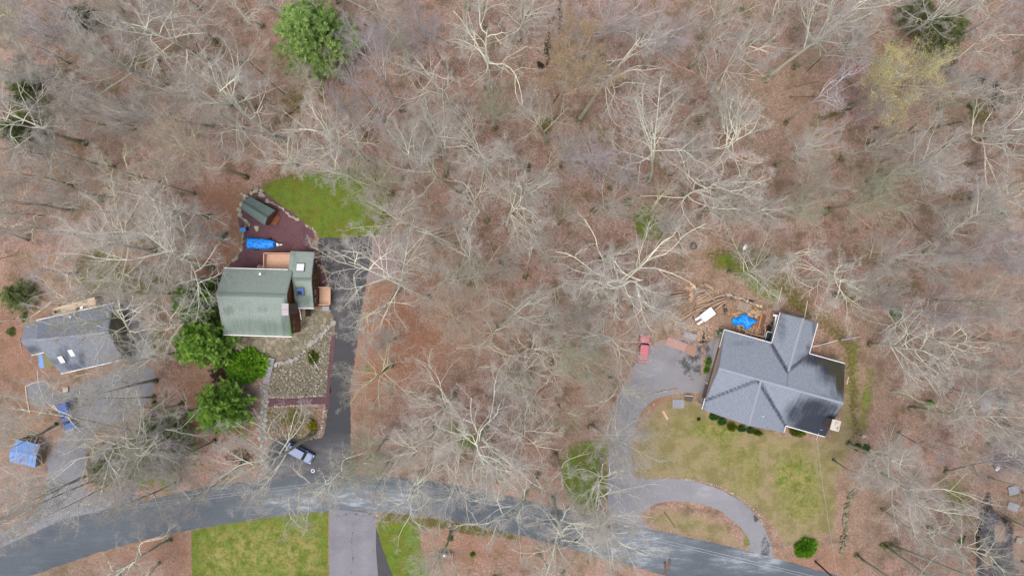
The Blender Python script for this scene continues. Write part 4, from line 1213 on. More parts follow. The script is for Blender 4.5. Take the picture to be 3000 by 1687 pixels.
# ------------------------------------------------------------------ shrubs
def make_bush(seed, mat, n=1500, leaf=0.09, flat=0.75, spiky=0.0, clumps=16):
    r = np.random.default_rng(seed)
    # clumped half-ellipsoid
    c = r.normal(0, 1, (clumps, 3)); c /= np.linalg.norm(c, axis=1, keepdims=True)
    c[:, 2] = np.abs(c[:, 2])
    c *= r.uniform(0.35, 0.72, (clumps, 1))
    who = r.integers(0, clumps, n)
    q = r.normal(0, 1, (n, 3)); q /= np.linalg.norm(q, axis=1, keepdims=True)
    P = c[who] + q * (r.uniform(0.55, 1.0, n) ** 0.5 * 0.36)[:, None] * r.uniform(0.7, 1.25, clumps)[who][:, None]
    P[:, 2] = np.abs(P[:, 2]) * flat + 0.02
    out = P / (np.linalg.norm(P, axis=1, keepdims=True) + 1e-6)
    dd = out * (0.8 + spiky) + r.normal(0, 0.6, P.shape)
    dd /= np.linalg.norm(dd, axis=1, keepdims=True)
    side = np.cross(dd, r.normal(0, 1, dd.shape)); side /= np.linalg.norm(side, axis=1, keepdims=True)
    s = (leaf * r.uniform(0.7, 1.4, n))[:, None]
    V = np.stack([P - side * s * 0.3, P + dd * s * 0.5 + side * s * 0.35, P + dd * s * (1.2 + spiky), P + dd * s * 0.5 - side * s * 0.35], 1).reshape(-1, 3)
    tone = np.clip(r.uniform(0.3, 0.7, clumps)[who] + r.normal(0, 0.15, n), 0, 1)
    fol = np_mesh('foliage', V, np.arange(n * 4).reshape(n, 4), None, mat, {'tone': np.repeat(tone, 4)})
    m = 14
    d = r.normal(0, 1, (m, 3)); d[:, 2] = np.abs(d[:, 2]) + 0.6; d /= np.linalg.norm(d, axis=1, keepdims=True)
    nn, _, rr = walk(r, r.normal(0, 0.03, (m, 3)) * np.array([1, 1, 0]), d, np.full(m, 0.8 * flat), np.full(m, 0.02), 3, 0.15, 0.0, 0.4)
    v, f, t = tubes(nn, rr, 4)
    stems = np_mesh('stems', v, f, None, M['bark'], {'thick': t + 0.2})
    return fol, stems
def bush(px, py, rpx, bm, hgt, label, name='shrub', ry=None, rot=0.0, cat='shrub', group=None, z=0.0):
    x, y, _ = W(px, py, hgt * 0.5 + z)
    r = rpx * PXM
    root = empty(name, (x, y, z - 0.03), rot, label, cat, group)
    root.scale = (r, (ry or rpx) * PXM, hgt / 0.8)
    obj('foliage', bm[0], root)
    a = obj('stems', bm[1], root); a.color = (0.4, 0.34, 0.28, 1)
    return root
BM = {'bright': make_bush(1, M['bush_bright'], 9000, 0.10, 0.75, 0.8, 30), 'dark': make_bush(2, M['bush_dark'], 2200, 0.12), 'olive': make_bush(3, M['bush_olive'], 2200, 0.12),
      'yellow': make_bush(4, M['bush_yellow'], 2600, 0.11), 'maroon': make_bush(5, M['bush_maroon'], 1800, 0.09), 'small': make_bush(6, M['bush_bright'], 1800, 0.13), 'hem': make_bush(7, M['hemlock'], 1800, 0.13)}
bush(718, 1072, 62, BM['bright'], 2.2, 'large bright green yew between the flagstone steps and the big pine', ry=52)
bush(665, 1052, 34, BM['dark'], 1.6, 'dark green shrub tucked between the big pine and the bright yew')
bush(916, 1048, 18, BM['olive'], 1.2, 'small olive-green shrub on the cobbles with a white stake', ry=24)
bush(910, 1243, 20, BM['yellow'], 1.3, 'round golden-yellow shrub beside the black driveway')
bush(2364, 1608, 34, BM['bright'], 1.8, 'round bright green bush at the bottom right by the street pole', ry=28, rot=0.3)
bush(648, 1092, 28, BM['maroon'], 0.8, 'dark maroon leafless shrub below the bright yew')
bush(680, 1112, 16, BM['maroon'], 0.6, 'small maroon shrub just above the boulder by the path')
for i, (x, y, r, b, ry, lab) in enumerate([(2095,1222,20,'dark',12,'dark green hedge shrub at the west end of the front bed'),(2118,1236,17,'dark',13,'second dark hedge shrub along the charcoal-roofed house'),(2147,1252,17,'olive',15,'yellowish hedge shrub in the middle of the front bed'),
        (2176,1257,17,'dark',11,'dark hedge shrub right of the yellowish one'),(2202,1262,16,'dark',11,'dark hedge shrub near the front gable corner'),(2222,1269,17,'olive',10,'light green hedge shrub at the east end of the front bed'),
        (2338,1268,26,'olive',16,'rounded green shrub in the notch right of the front gable'),(2076,1062,9,'small',16,'bright green shrub against the beige west wall, upper one'),(2070,1085,8,'small',12,'bright green shrub against the beige west wall, lower one')]):
    bush(x, y, r, BM[b], 1.3, lab, ry=ry, rot=-0.27)
for (x, y, r, b, lab) in [(2726,1182,17,'small','small bright green bush right of the charcoal-roofed house, in the woods edge'),(2625,917,18,'small','bright green bush in the woods right of the log heap'),(2540,1315,16,'dark','blue-green clump right of the boulder, left of it a twin'),
        (2515,1310,14,'dark','dim blue-green clump left of its brighter twin'),(2818,1587,12,'small','tiny bright green bush at lower right by the dark track'),(1384,1625,9,'small','tiny green seedling bush right of the metal tank stand'),(1322,1578,12,'hem','grey-green clump above the metal tank stand'),
        (2048,1228,7,'dark','tiny dark green clump at the left end of the front lawn'),(1845,592,16,'hem','dark clump in the woods above the brush heap'),(1378,432,10,'hem','small dark evergreen clump in the centre woods'),(1548,490,14,'hem','dark clump of greens in the centre woods'),
        (33,972,18,'hem','dark green holly at the left edge'),(70,930,16,'hem','dark green clump above the grey-roofed house corner'),(2850,310,14,'hem','dark clump in the wet hollow at right'),(2110,628,18,'hem','dark clump below the great spreading tree'),(2420,620,14,'hem','dark green clump right of centre in the woods'),
        (650,700,14,'small','bright green tuft of grass left of the covered boat'),(300,580,16,'hem','dark clump in the left woods above the spreading trees'),(452,1180,10,'hem','small dark clump left of the rounded pine'),(2945,628,22,'hem','dark clump near the right edge of the woods')]:
    bush(x, y, r, BM[b], 0.7, lab, ry=r * random.uniform(0.7, 1.1))

# ------------------------------------------------------------------ low brush and fallen twigs of the woods (uncountable)
def make_brush():
    r = np.random.default_rng(77)
    n = 2350
    px = r.uniform(-80, 3080, n); py = r.uniform(-60, 1750, n)
    keep = np.ones(n, bool)
    for q in OPEN + [NE_LAWN]:
        keep &= ~in_poly(px, py, q)
    px, py = px[keep], py[keep]
    dens = wobble(px, py, 0.008, 5) + r.normal(0, 0.5, len(px))
    sel = dens > -0.55
    px, py = px[sel], py[sel]
    x = (px - 1500) * PXM; y = -(py - 843.5) * PXM
    per = 12
    N = len(x) * per
    cx = np.repeat(x, per) + r.normal(0, 0.45, N); cy = np.repeat(y, per) + r.normal(0, 0.45, N)
    p = np.stack([cx, cy, np.full(N, -0.05)], 1)
    d = np.stack([r.normal(0, 0.5, N), r.normal(0, 0.5, N), np.abs(r.normal(0.6, 0.5, N)) + 0.05], 1)
    d /= np.linalg.norm(d, axis=1, keepdims=True)
    nn, dd, rr = walk(r, p, d, r.uniform(0.8, 2.6, N), r.uniform(0.008, 0.016, N), 2, 0.2, 0.02, 0.4)
    a = tubes(nn, rr, 3)
    p2, d2, L2, r2 = spawn(r, nn, dd, rr, 2, 0.3, 1, 40, 12, 0.6, 0.7, r.uniform(1, 2, N))
    n2, _, q2 = walk(r, p2, d2, L2, np.clip(r2, 0.005, 0.009), 1, 0.15, 0.02, 0.5)
    b = tubes(n2, q2, 3)
    me = np_mesh('underbrush', np.concatenate([a[0], b[0]]), np.concatenate([a[1], b[1] + len(a[0])]), None, M['bark'], {'thick': np.concatenate([a[2], b[2]]) * 0.5})
    o = obj('underbrush', me); o.color = (0.50, 0.43, 0.40, 1)
    tag(o, 'low leafless brush and saplings between the trees of the woods', 'underbrush', None, 'stuff')
    # fallen sticks
    n = 2600
    px = r.uniform(-80, 3080, n); py = r.uniform(-60, 1750, n)
    keep = np.ones(n, bool)
    for q in OPEN + [NE_LAWN]:
        keep &= ~in_poly(px, py, q)
    px, py = px[keep], py[keep]; n = len(px)
    p = np.stack([(px - 1500) * PXM, -(py - 843.5) * PXM, r.uniform(0.08, 0.16, n)], 1)
    a = r.uniform(0, 6.28, n)
    d = np.stack([np.cos(a), np.sin(a), np.zeros(n)], 1)
    nn, dd, rr = walk(r, p, d, r.uniform(0.5, 3.2, n), r.uniform(0.012, 0.035, n), 3, 0.07, 0.0, 0.5)
    nn[:, :, 2] = np.abs(nn[:, :, 2])
    v, f, t = tubes(nn, rr, 4)
    o = obj('fallen_sticks', np_mesh('fallen_sticks', v, f, None, M['bark'], {'thick': t})); o.color = (0.52, 0.46, 0.38, 1)
    tag(o, 'fallen sticks and twigs strewn over the leaf litter', 'sticks', None, 'stuff')
make_brush()

# ------------------------------------------------------------------ roofs
def roof_mesh(name, quads, mat, thick=0.16, n=22, stain=(), algae=()):
    """quads: [(eaveA, eaveB, ridgeB, ridgeA)] world points; stain / algae: [(px, py, rx, ry, amount)] in photograph pixels"""
    V = []; F = []; UV = []; b = 0
    for (a, bb, c, d) in quads:
        a, bb, c, d = (np.array(q, float) for q in (a, bb, c, d))
        u = bb - a
        if np.linalg.norm(u) < 1e-6: u = c - d
        u = u / np.linalg.norm(u)
        nrm = np.cross(u, (d + c) / 2 - (a + bb) / 2)
        nrm /= np.linalg.norm(nrm)
        v = np.cross(nrm, u)
        s, t = np.meshgrid(np.linspace(0, 1, n + 1), np.linspace(0, 1, n + 1))
        s = s[..., None]; t = t[..., None]
        P = (a * (1 - s) + bb * s) * (1 - t) + (d * (1 - s) + c * s) * t
        P = P.reshape(-1, 3)
        if nrm[2] < 0: nrm = -nrm
        off = 0
        V.append(P); V.append(P - np.array([0, 0, thick]))
        uv = np.stack([(P - a) @ u, (P - a) @ v], 1)
        UV += [uv, uv]
        idx = np.arange((n + 1) ** 2).reshape(n + 1, n + 1)
        top = np.stack([idx[:-1, :-1], idx[:-1, 1:], idx[1:, 1:], idx[1:, :-1]], -1).reshape(-1, 4)
        N = (n + 1) ** 2
        F.append(top + b); F.append(top[:, ::-1] + b + N)
        for e in (idx[0, :], idx[:, -1], idx[-1, ::-1], idx[::-1, 0]):
            F.append(np.stack([e[:-1], e[:-1] + N, e[1:] + N, e[1:]], -1) + b)
        b += 2 * N
    V = np.concatenate(V); F = np.concatenate(F); UV = np.concatenate(UV)
    f = PXM * (1 - V[:, 2] / CAM_H)
    qx = V[:, 0] / f + 1500; qy = -V[:, 1] / f + 843.5
    st = np.zeros(len(V)); al = np.zeros(len(V))
    for arr, lst in ((st, stain), (al, algae)):
        for (x, y, rx, ry, am) in lst:
            d = np.sqrt(((qx - x) / rx) ** 2 + ((qy - y) / ry) ** 2)
            np.maximum(arr, am * np.clip(1.4 - d, 0, 1), out=arr)
    me = np_mesh(name, V, F, None, mat, {'stain': st, 'algae': al})
    uvl = me.uv_layers.new(name='UVMap')
    li = np.zeros(len(me.loops), dtype=np.int32)
    me.loops.foreach_get('vertex_index', li)
    uvl.data.foreach_set('uv', UV[li].astype(np.float32).ravel())
    return me

def rel(root, pts):
    return pts

# ================================================================== charcoal-roofed house (right)
U = Vector((0.9627, -0.2706, 0)); Vv = Vector((-0.2706, -0.9627, 0))
def hp(u, v, z): return tuple(U * u + Vv * v + Vector((0, 0, z)))
house = empty('house', hp(47.5, 3.5, 0), 0, 'single-storey house with a charcoal shingle roof of several gables and a beige west wall', 'house')
def child(mb, name, mat, root, smooth=False):
    o = mb.build(name, mat, root, smooth)
    o.matrix_parent_inverse = Matrix.Translation(-root.location) if root.rotation_euler[2] == 0 else root.matrix_basis.inverted()
    return o
def childmesh(me, name, root):
    o = obj(name, me, root)
    o.matrix_parent_inverse = Matrix.Translation(-root.location) if root.rotation_euler[2] == 0 else root.matrix_basis.inverted()
    return o
ze, zr, zn = 3.0, 6.0, 4.75
hw0, hw1 = 37.55, 58.0
mb = MB()
h = 2.85
def wallbox(mb, u0, u1, v0, v1, z0, z1):
    mb.plate([hp(u0, v1, z1), hp(u1, v1, z1), hp(u1, v0, z1), hp(u0, v0, z1)], z1 - z0)
wallbox(mb, 37.12, 58.0, -2.5, 9.5, 0, h)
child(mb, 'wall', M['siding_beige'], house)
mb = MB(); wallbox(mb, 37.13, 51.1, 9.5, 10.7, 0, h); wallbox(mb, 45.85, 51.65, -7.9, -2.5, 0, h); child(mb, 'wall', M['siding_beige'], house)
# gable triangles
for u0 in (37.14, 57.75):
    mb = MB()
    mb.plate([hp(u0, -2.5, 2.86), hp(u0 + .2, -2.5, 2.86), hp(u0 + .2, 9.6, 2.86), hp(u0, 9.6, 2.86)][::-1], 0.01)
    A_, B_, C_ = (u0, -2.5), (u0, 9.6), (u0, 3.53)
    V_ = [hp(u0, -2.4, 2.86), hp(u0, 9.5, 2.86), hp(u0, 3.53, 5.8), hp(u0 + .2, -2.4, 2.86), hp(u0 + .2, 9.5, 2.86), hp(u0 + .2, 3.53, 5.8)]
    mb = MB(); mb.add(V_, [(0, 1, 2), (5, 4, 3), (0, 3, 4, 1), (1, 4, 5, 2), (2, 5, 3, 0)]); child(mb, 'gable', M['siding_beige'], house)
V_ = [hp(45.9, -7.9, 2.86), hp(51.6, -7.9, 2.86), hp(48.73, -7.9, 4.5), hp(45.9, -7.7, 2.86), hp(51.6, -7.7, 2.86), hp(48.73, -7.7, 4.5)]
mb = MB(); mb.add(V_, [(2, 1, 0), (3, 4, 5), (0, 1, 4, 3), (1, 2, 5, 4), (2, 0, 3, 5)]); child(mb, 'gable', M['siding_beige'], house)
V_ = [hp(37.8, 10.7, 2.86), hp(51.0, 10.7, 2.86), hp(44.25, 10.7, 5.7), hp(37.8, 10.5, 2.86), hp(51.0, 10.5, 2.86), hp(44.25, 10.5, 5.7)]
mb = MB(); mb.add(V_, [(0, 1, 2), (5, 4, 3), (0, 3, 4, 1), (1, 4, 5, 2), (2, 5, 3, 0)])
child(mb, 'gable', M['siding_beige'], house)
# west wall trims: red band under the eave, white garage doors
mb = MB()
mb.plate([hp(37.02, 10.9, 2.8), hp(37.10, 10.9, 2.8), hp(37.10, -2.6, 2.8), hp(37.02, -2.6, 2.8)], 0.75)
child(mb, 'frieze_board', M['band_red'], house)
for v0, v1, nm in ((-1.0, 3.6, 'garage_door'), (7.0, 9.4, 'window')):
    mb = MB(); mb.plate([hp(37.04, v1, 1.95), hp(37.11, v1, 1.95), hp(37.11, v0, 1.95), hp(37.04, v0, 1.95)], 1.9 if nm == 'garage_door' else 1.1)
    child(mb, nm, M['trim_white'] if nm == 'garage_door' else M['window_glass'], house)
mb = MB()
for v in (-2.3, -1.2, 3.8, 6.7, 10.6):
    mb.plate([hp(37.0, v + .12, 2.0), hp(37.11, v + .12, 2.0), hp(37.11, v - .12, 2.0), hp(37.0, v - .12, 2.0)], 1.98)
child(mb, 'corner_board', M['trim_white'], house)
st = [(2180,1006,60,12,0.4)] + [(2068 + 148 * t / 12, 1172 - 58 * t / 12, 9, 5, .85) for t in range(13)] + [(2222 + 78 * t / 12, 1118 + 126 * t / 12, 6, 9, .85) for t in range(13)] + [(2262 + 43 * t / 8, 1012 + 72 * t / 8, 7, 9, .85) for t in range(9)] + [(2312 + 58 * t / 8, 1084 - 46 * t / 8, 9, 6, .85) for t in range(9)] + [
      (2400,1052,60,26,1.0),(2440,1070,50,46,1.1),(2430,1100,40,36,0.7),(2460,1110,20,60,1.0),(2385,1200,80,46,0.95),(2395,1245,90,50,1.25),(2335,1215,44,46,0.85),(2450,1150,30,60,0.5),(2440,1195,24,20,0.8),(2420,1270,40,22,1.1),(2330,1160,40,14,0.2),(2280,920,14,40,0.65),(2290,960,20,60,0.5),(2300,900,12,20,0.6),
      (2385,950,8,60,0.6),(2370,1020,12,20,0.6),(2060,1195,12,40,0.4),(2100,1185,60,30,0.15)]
al = [(2445,1080,26,30,0.9),(2462,1110,16,50,1.1),(2420,1062,40,16,0.8),(2470,1150,8,30,0.8),(2310,912,50,16,0.45)]
q = [
 (hp(hw0 - .55, -2.95, ze), hp(48.73, -2.95, ze), hp(48.73, 3.53, zr), hp(hw0 - .68, 3.53, zr)),
 (hp(48.73, -2.95, ze), hp(58.45, -2.95, ze), hp(58.45, 3.53, zr), hp(48.73, 3.53, zr)),
 (hp(58.5, 9.98, ze), hp(51.5, 9.98, ze), hp(51.5, 3.53, zr), hp(58.45, 3.53, zr)),
 (hp(51.5, 9.98, ze), hp(37.0, 9.98, ze), hp(36.87, 3.53, zr), hp(51.5, 3.53, zr)),
]
childmesh(roof_mesh('roof', q, M['roof_dark'], 0.14, 30, st, al), 'roof', house)
e = 0.035
q = [ # north wing
 (hp(45.43, 0.5, ze + e), hp(45.43, -8.4, ze + e), hp(48.73, -8.4, zn + e), hp(48.73, 0.9, zn + e)),
 (hp(52.05, -8.4, ze + e), hp(52.05, 0.5, ze + e), hp(48.73, 0.9, zn + e), hp(48.73, -8.4, zn + e)),
 # front gable
 (hp(37.0, 3.6, ze + e), hp(37.0, 11.22, ze + e), hp(44.25, 11.4, zr + e), hp(44.25, 3.53, zr + e)),
 (hp(51.5, 11.22, ze + e), hp(51.5, 3.6, ze + e), hp(44.25, 3.53, zr + e), hp(44.25, 11.4, zr + e)),
]
# trim each cross roof where it would run below the main slopes (valleys)
def cut(u, v, z): return hp(u, v, z)
q[0] = (hp(45.43, -2.95, ze + e), hp(45.43, -8.4, ze + e), hp(48.73, -8.4, zn + e), hp(48.73, 0.9, zn + e))
q[1] = (hp(52.05, -8.4, ze + e), hp(52.05, -2.95, ze + e), hp(48.73, 0.9, zn + e), hp(48.73, -8.4, zn + e))
q[2] = (hp(37.0, 9.98, ze + e), hp(37.0, 11.22, ze + e), hp(44.25, 11.4, zr + e), hp(44.25, 3.53, zr + e))
q[3] = (hp(51.5, 11.22, ze + e), hp(51.5, 9.98, ze + e), hp(44.25, 3.53, zr + e), hp(44.25, 11.4, zr + e))
childmesh(roof_mesh('roof', q, M['roof_dark'], 0.03, 26, st, al), 'roof', house)
def cap(a, b, mat, name='ridge_cap', w=0.36, root=None):
    """row of ridge-cap shingles, each a slightly overlapping saddle"""
    a, b = Vector(a), Vector(b)
    d = b - a; n = max(2, int(d.length / 0.9)); mbx = MB()
    side = d.cross(Vector((0, 0, 1))).normalized() * w / 2
    for i in range(n):
        p, q_ = a + d * (i / n), a + d * ((i + 1.08) / n)
        z0, z1 = Vector((0, 0, 0.05)), Vector((0, 0, 0.09))
        dn = Vector((0, 0, -0.06))
        V_ = [p + z0, p + side + dn, p - side + dn, q_ + z1, q_ + side + dn + z0, q_ - side + dn + z0]
        mbx.add(V_, [(0, 3, 4, 1), (0, 2, 5, 3), (1, 4, 5, 2), (0, 1, 2), (3, 5, 4)])
    child(mbx, name, mat, root)
for a_, b_ in ((hp(36.9, 3.53, zr), hp(58.4, 3.53, zr)), (hp(44.25, 3.6, zr + e), hp(44.25, 11.35, zr + e)), (hp(48.73, 0.9, zn + e), hp(48.73, -8.35, zn + e))):
    cap(a_, b_, M['ridge_cap'], root=house, w=0.42)
mb = MB()
gut = [((37.0, -2.99), (45.4, -2.99)), ((45.39, -2.95), (45.39, -8.4)), ((52.1, -8.4), (52.1, -2.99)), ((52.1, -2.99), (58.45, -2.99)), ((58.5, 10.03), (51.55, 10.03)), ((51.55, 10.03), (51.55, 11.22)), ((36.96, -2.95), (36.96, 0.2)), ((36.96, 9.2), (36.96, 11.2))]
for (u0, v0), (u1, v1) in gut:
    mb.bar(hp(u0, v0, ze - 0.04), hp(u1, v1, ze - 0.04), 0.13, 0.12)
child(mb, 'gutter', M['trim_white'], house)
# vents, chimney at the south-east corner
mb = MB(); mb.tube(hp(46.3, 9.3, 5.0), hp(46.3, 9.3, 5.75), .07, .07, 8); child(mb, 'vent_pipe', M['white_paint'], house)
mb = MB(); mb.plate([hp(57.2, 8.2, 6.6), hp(58.5, 8.2, 6.6), hp(58.5, 6.6, 6.6), hp(57.2, 6.6, 6.6)], 6.6)
ch = child(mb, 'chimney', M['chimney_stone'], house)
mb = MB(); mb.plate([hp(57.1, 8.3, 6.75), hp(58.6, 8.3, 6.75), hp(58.6, 6.5, 6.75), hp(57.1, 6.5, 6.75)], 0.14); mb.box(hp(57.95, 7.1, 6.87), (.5, .4, .2), -0.27); mb.tube(hp(58.3, 7.8, 6.75), hp(58.3, 7.8, 7.2), .17, .15, 10)
o = mb.build('chimney_cap', M['siding_beige'], ch); pass
mb = MB(); mb.bar(hp(57.2, 9.7, 3.3), hp(57.2, 10.9, 3.12), .05, .05); mb.bar(hp(57.2, 9.0, 3.5), hp(58.3, 9.0, 3.3), .05, .05); child(mb, 'service_mast', M['trim_white'], house)

# ================================================================== green-roofed house (middle left)
gh = empty('house', (-42.5, -2, 0), 0, 'two-storey house with mossy green-grey shingle roof, skylight wing and peach decks', 'house')
ze2, zr2 = 5.5, 8.5
NW, NE, RW, RE, SW, SE = (-48.3, 3.3), (-36.75, 3.0), (-48.35, -1.0), (-36.8, -1.3), (-48.4, -7.8), (-36.9, -8.15)
def z3(p, z): return (p[0], p[1], z)
mb = MB()
mb.plate([(-48.0, -7.35, 5.4), (-37.15, -7.7, 5.4), (-37.05, 2.6, 5.4), (-48.0, 2.9, 5.4)], 5.4)
child(mb, 'wall', M['siding_brown'], gh)
mb = MB()
for x0, x1 in ((-48.0, -47.8), (-37.3, -37.1)):
    V_ = [(x0, 2.6, 5.41), (x0, -7.4, 5.41), (x0, -1.1, 8.28), (x1, 2.6, 5.41), (x1, -7.4, 5.41), (x1, -1.1, 8.28)]
    mb.add(V_, [(0, 1, 2), (5, 4, 3), (0, 3, 4, 1), (1, 4, 5, 2), (2, 5, 3, 0)])
child(mb, 'gable', M['siding_brown'], gh)
st = [(750,900,110,26,0.3),(740,955,110,34,0.6),(670,910,24,20,0.6),(700,960,50,24,0.6),(790,960,50,30,0.7),(835,950,16,50,0.85),(760,800,90,18,0.2),(770,905,30,14,0.5),(720,795,8,14,0.35),(842,950,14,40,0.7),(836,884,8,16,0.7),(670,970,40,10,0.6),(880,860,26,30,0.7),(870,885,34,12,0.6),(900,880,20,24,0.7),(860,845,8,30,0.7),(868,760,12,26,0.4),(860,745,18,10,0.5),(862,775,6,10,0.5)]
al = [(740,950,80,18,0.42),(850,960,12,30,0.9),(853,975,8,20,1.0),(880,845,34,24,0.5),(857,855,8,30,0.9),(690,945,30,30,0.4),(790,935,30,16,0.4),(880,800,30,60,0.2)]
q = [(z3(NE, ze2), z3(NW, ze2), z3(RW, zr2), z3(RE, zr2)), (z3(SW, ze2), z3(SE, ze2), z3(RE, zr2), z3(RW, zr2))]
childmesh(roof_mesh('roof', q, M['roof_green'], 0.15, 30, st, al), 'roof', gh)
cap(z3(RW, zr2), z3(RE, zr2), M['ridge_green'], root=gh, w=0.6)
# east wing
mb = MB()
mb.plate([(-37.0, -3.2, 4.35), (-33.75, -3.2, 4.35), (-33.6, 6.0, 4.35), (-37.05, 6.0, 4.35)], 4.35)
child(mb, 'wall', M['siding_brown'], gh)
mb = MB()
V_ = [(-33.95, 5.9, 4.36), (-33.95, -3.1, 4.36), (-33.95, 1.45, 5.8), (-33.75, 5.9, 4.36), (-33.75, -3.1, 4.36), (-33.75, 1.45, 5.8)]
mb.add(V_, [(2, 1, 0), (3, 4, 5), (0, 1, 4, 3), (1, 2, 5, 4), (2, 0, 3, 5)])
child(mb, 'gable', M['siding_brown'], gh)
q = [((-33.42, 6.1, 4.5), (-37.5, 6.25, 4.5), (-37.5, 1.45, 6.0), (-33.5, 1.45, 6.0)), ((-36.6, -3.35, 4.5), (-33.55, -3.4, 4.5), (-33.5, 1.45, 6.0), (-36.75, 1.45, 6.0))]
childmesh(roof_mesh('roof', q, M['roof_green'], 0.13, 22, st, al), 'roof', gh)
cap((-36.7, 1.45, 6.0), (-33.5, 1.45, 6.0), M['ridge_green'], root=gh, w=0.6)
mb = MB()
mb.bar((-48.3, 3.36, 5.45), (-37.6, 3.08, 5.45), 0.13, 0.12); mb.bar((-48.4, -7.86, 5.45), (-36.9, -8.2, 5.45), 0.14, 0.14); mb.bar((-36.6, -3.42, 4.45), (-33.5, -3.47, 4.45), 0.14, 0.13)
mb.bar((-36.0, -3.5, 4.3), (-36.0, -5.4, 3.4), 0.1, 0.08)
child(mb, 'gutter', M['trim_white'], gh)
for py_ in (766, 784, 809, 833, 856, 880):
    y = W(0, py_, 3.4)[1]
    mb = MB(); mb.box((-33.62 + 0.02 * (y > 2), y, 3.4), (0.10, 0.95, 1.25)); w_ = child(mb, 'window', M['window_glass'], gh)
    mb = MB()
    for dy in (-.51, .51): mb.box((-33.58, y + dy, 3.4), (.14, .07, 1.4))
    for dz in (-.66, .66): mb.box((-33.58, y, 3.4 + dz), (.14, .95, .07))
    o = mb.build('window_frame', M['frame_dark'], w_); pass
for y in (-5.6, -6.9):
    mb = MB(); mb.box((-37.06, y, 4.2), (0.08, 0.9, 1.1)); child(mb, 'window', M['window_glass'], gh)
# skylights on the wing
def on_wing(px, py):
    for _ in range(6):
        z = 5.2
        for _ in range(8):
            x, y, _z = W(px, py, z)
            z = 6.0 - abs(y - 1.45) * 1.5 / 4.75
    return x, y, z
def slope_box(cx, cy, w, l, sgn, hgt, z0, mat, name, root, rim=None):
    t = 1.5 / 4.75
    def P(x, y, dz): return (x, y, 6.0 - abs(y - 1.45) * t + dz)
    pts = [P(cx - w / 2, cy - l / 2, hgt), P(cx + w / 2, cy - l / 2, hgt), P(cx + w / 2, cy + l / 2, hgt), P(cx - w / 2, cy + l / 2, hgt)]
    mb = MB(); mb.plate(pts, hgt + 0.05)
    return child(mb, name, mat, root)
x, y, z = on_wing(881, 783)
sk = slope_box(x, y, 1.45, 1.4, 1, 0.16, 0, M['frame_dark'], 'skylight', gh)
o = slope_box(x, y, 1.25, 1.2, 1, 0.26, 0, M['dome_white'], 'skylight_dome', gh); o.parent = sk; pass
x, y, z = on_wing(880, 854)
sk = slope_box(x, y, 1.5, 1.45, 1, 0.10, 0, M['frame_dark'], 'skylight', gh)
o = slope_box(x, y, 1.2, 1.15, 1, 0.14, 0, M['sky_glass'], 'pane', gh); o.parent = sk; pass
o = slope_box(x - .12, y - .22, 0.72, 0.55, 1, 0.15, 0, M['black'], 'shade', gh); o.parent = sk; pass
# chimney
mb = MB(); mb.plate([(-37.15, -4.35, 9.4), (-36.2, -4.35, 9.4), (-36.2, -2.6, 9.4), (-37.15, -2.6, 9.4)], 9.4)
ch = child(mb, 'chimney', M['chimney_stone'], gh)
mb = MB(); mb.plate([(-37.25, -3.45, 9.62), (-36.15, -3.45, 9.62), (-36.15, -2.5, 9.62), (-37.25, -2.5, 9.62)], 0.2); mb.plate([(-37.25, -4.45, 9.58), (-36.15, -4.45, 9.58), (-36.15, -3.5, 9.58), (-37.25, -3.5, 9.58)], 0.16)
o = mb.build('chimney_cap', M['chimney_cap'], ch); pass
mb = MB(); mb.plate([(-36.19, -4.9, 3.4), (-35.3, -4.9, 3.4), (-35.3, -3.3, 3.4), (-36.19, -3.3, 3.4)], 3.4); child(mb, 'chimney_base', M['chimney_stone'], gh)
mb = MB(); vx, vy, _ = W(764, 803, 6.8); mb.tube((vx, vy, 6.5), (vx, vy, 7.1), .1, .1, 8); mb.tube((vx, vy, 7.1), (vx, vy, 7.2), .2, .2, 10); child(mb, 'vent_pipe', M['metal'], gh)
# north deck with rails
def deck(root, x0, x1, y0, y1, z, mat, rails, bw=0.14, along='x', rail_h=1.0, posts=True):
    boards = []
    if along == 'x':
        n = int((y1 - y0) / bw)
        for i in range(n):
            mb = MB(); mb.box(((x0 + x1) / 2, y0 + (i + .5) * bw, z - .02 - 0.004 * (i % 2)), (x1 - x0, bw - .012, .04)); child(mb, 'deck_board', mat, root)
    else:
        n = int((x1 - x0) / bw)
        for i in range(n):
            mb = MB(); mb.box((x0 + (i + .5) * bw, (y0 + y1) / 2, z - .02 - 0.004 * (i % 2)), (bw - .012, y1 - y0, .04)); child(mb, 'deck_board', mat, root)
    mb = MB()
    for (a, b) in rails:
        a = Vector((a[0], a[1], z)); b = Vector((b[0], b[1], z)); d = b - a
        mb.bar(a + Vector((0, 0, rail_h)), b + Vector((0, 0, rail_h)), .15, .05)
        mb.bar(a + Vector((0, 0, .12)), b + Vector((0, 0, .12)), .06, .05)
        k = max(1, int(d.length / .14))
        for i in range(k + 1):
            p = a + d * (i / k); mb.box((p.x, p.y, z + rail_h / 2 + .06), (.04, .04, rail_h - .14))
        k = max(1, int(d.length / 1.8))
        for i in range(k + 1):
            p = a + d * (i / k); mb.box((p.x, p.y, (z + rail_h) / 2), (.12, .12, z + rail_h - 0.03))
    return child(mb, 'railing', mat, root)
deck(gh, -42.35, -37.62, 3.15, 5.85, 2.4, M['deck_peach'], [((-42.4, 3.2), (-42.4, 5.9)), ((-42.4, 5.92), (-37.7, 5.92))])
deck(gh, -33.52, -31.6, -2.85, 0.1, 1.2, M['deck_peach'], [((-33.4, 0.12), (-31.55, 0.12)), ((-31.52, 0.12), (-31.52, -2.9)), ((-33.4, -2.92), (-31.5, -2.92))], along='x')
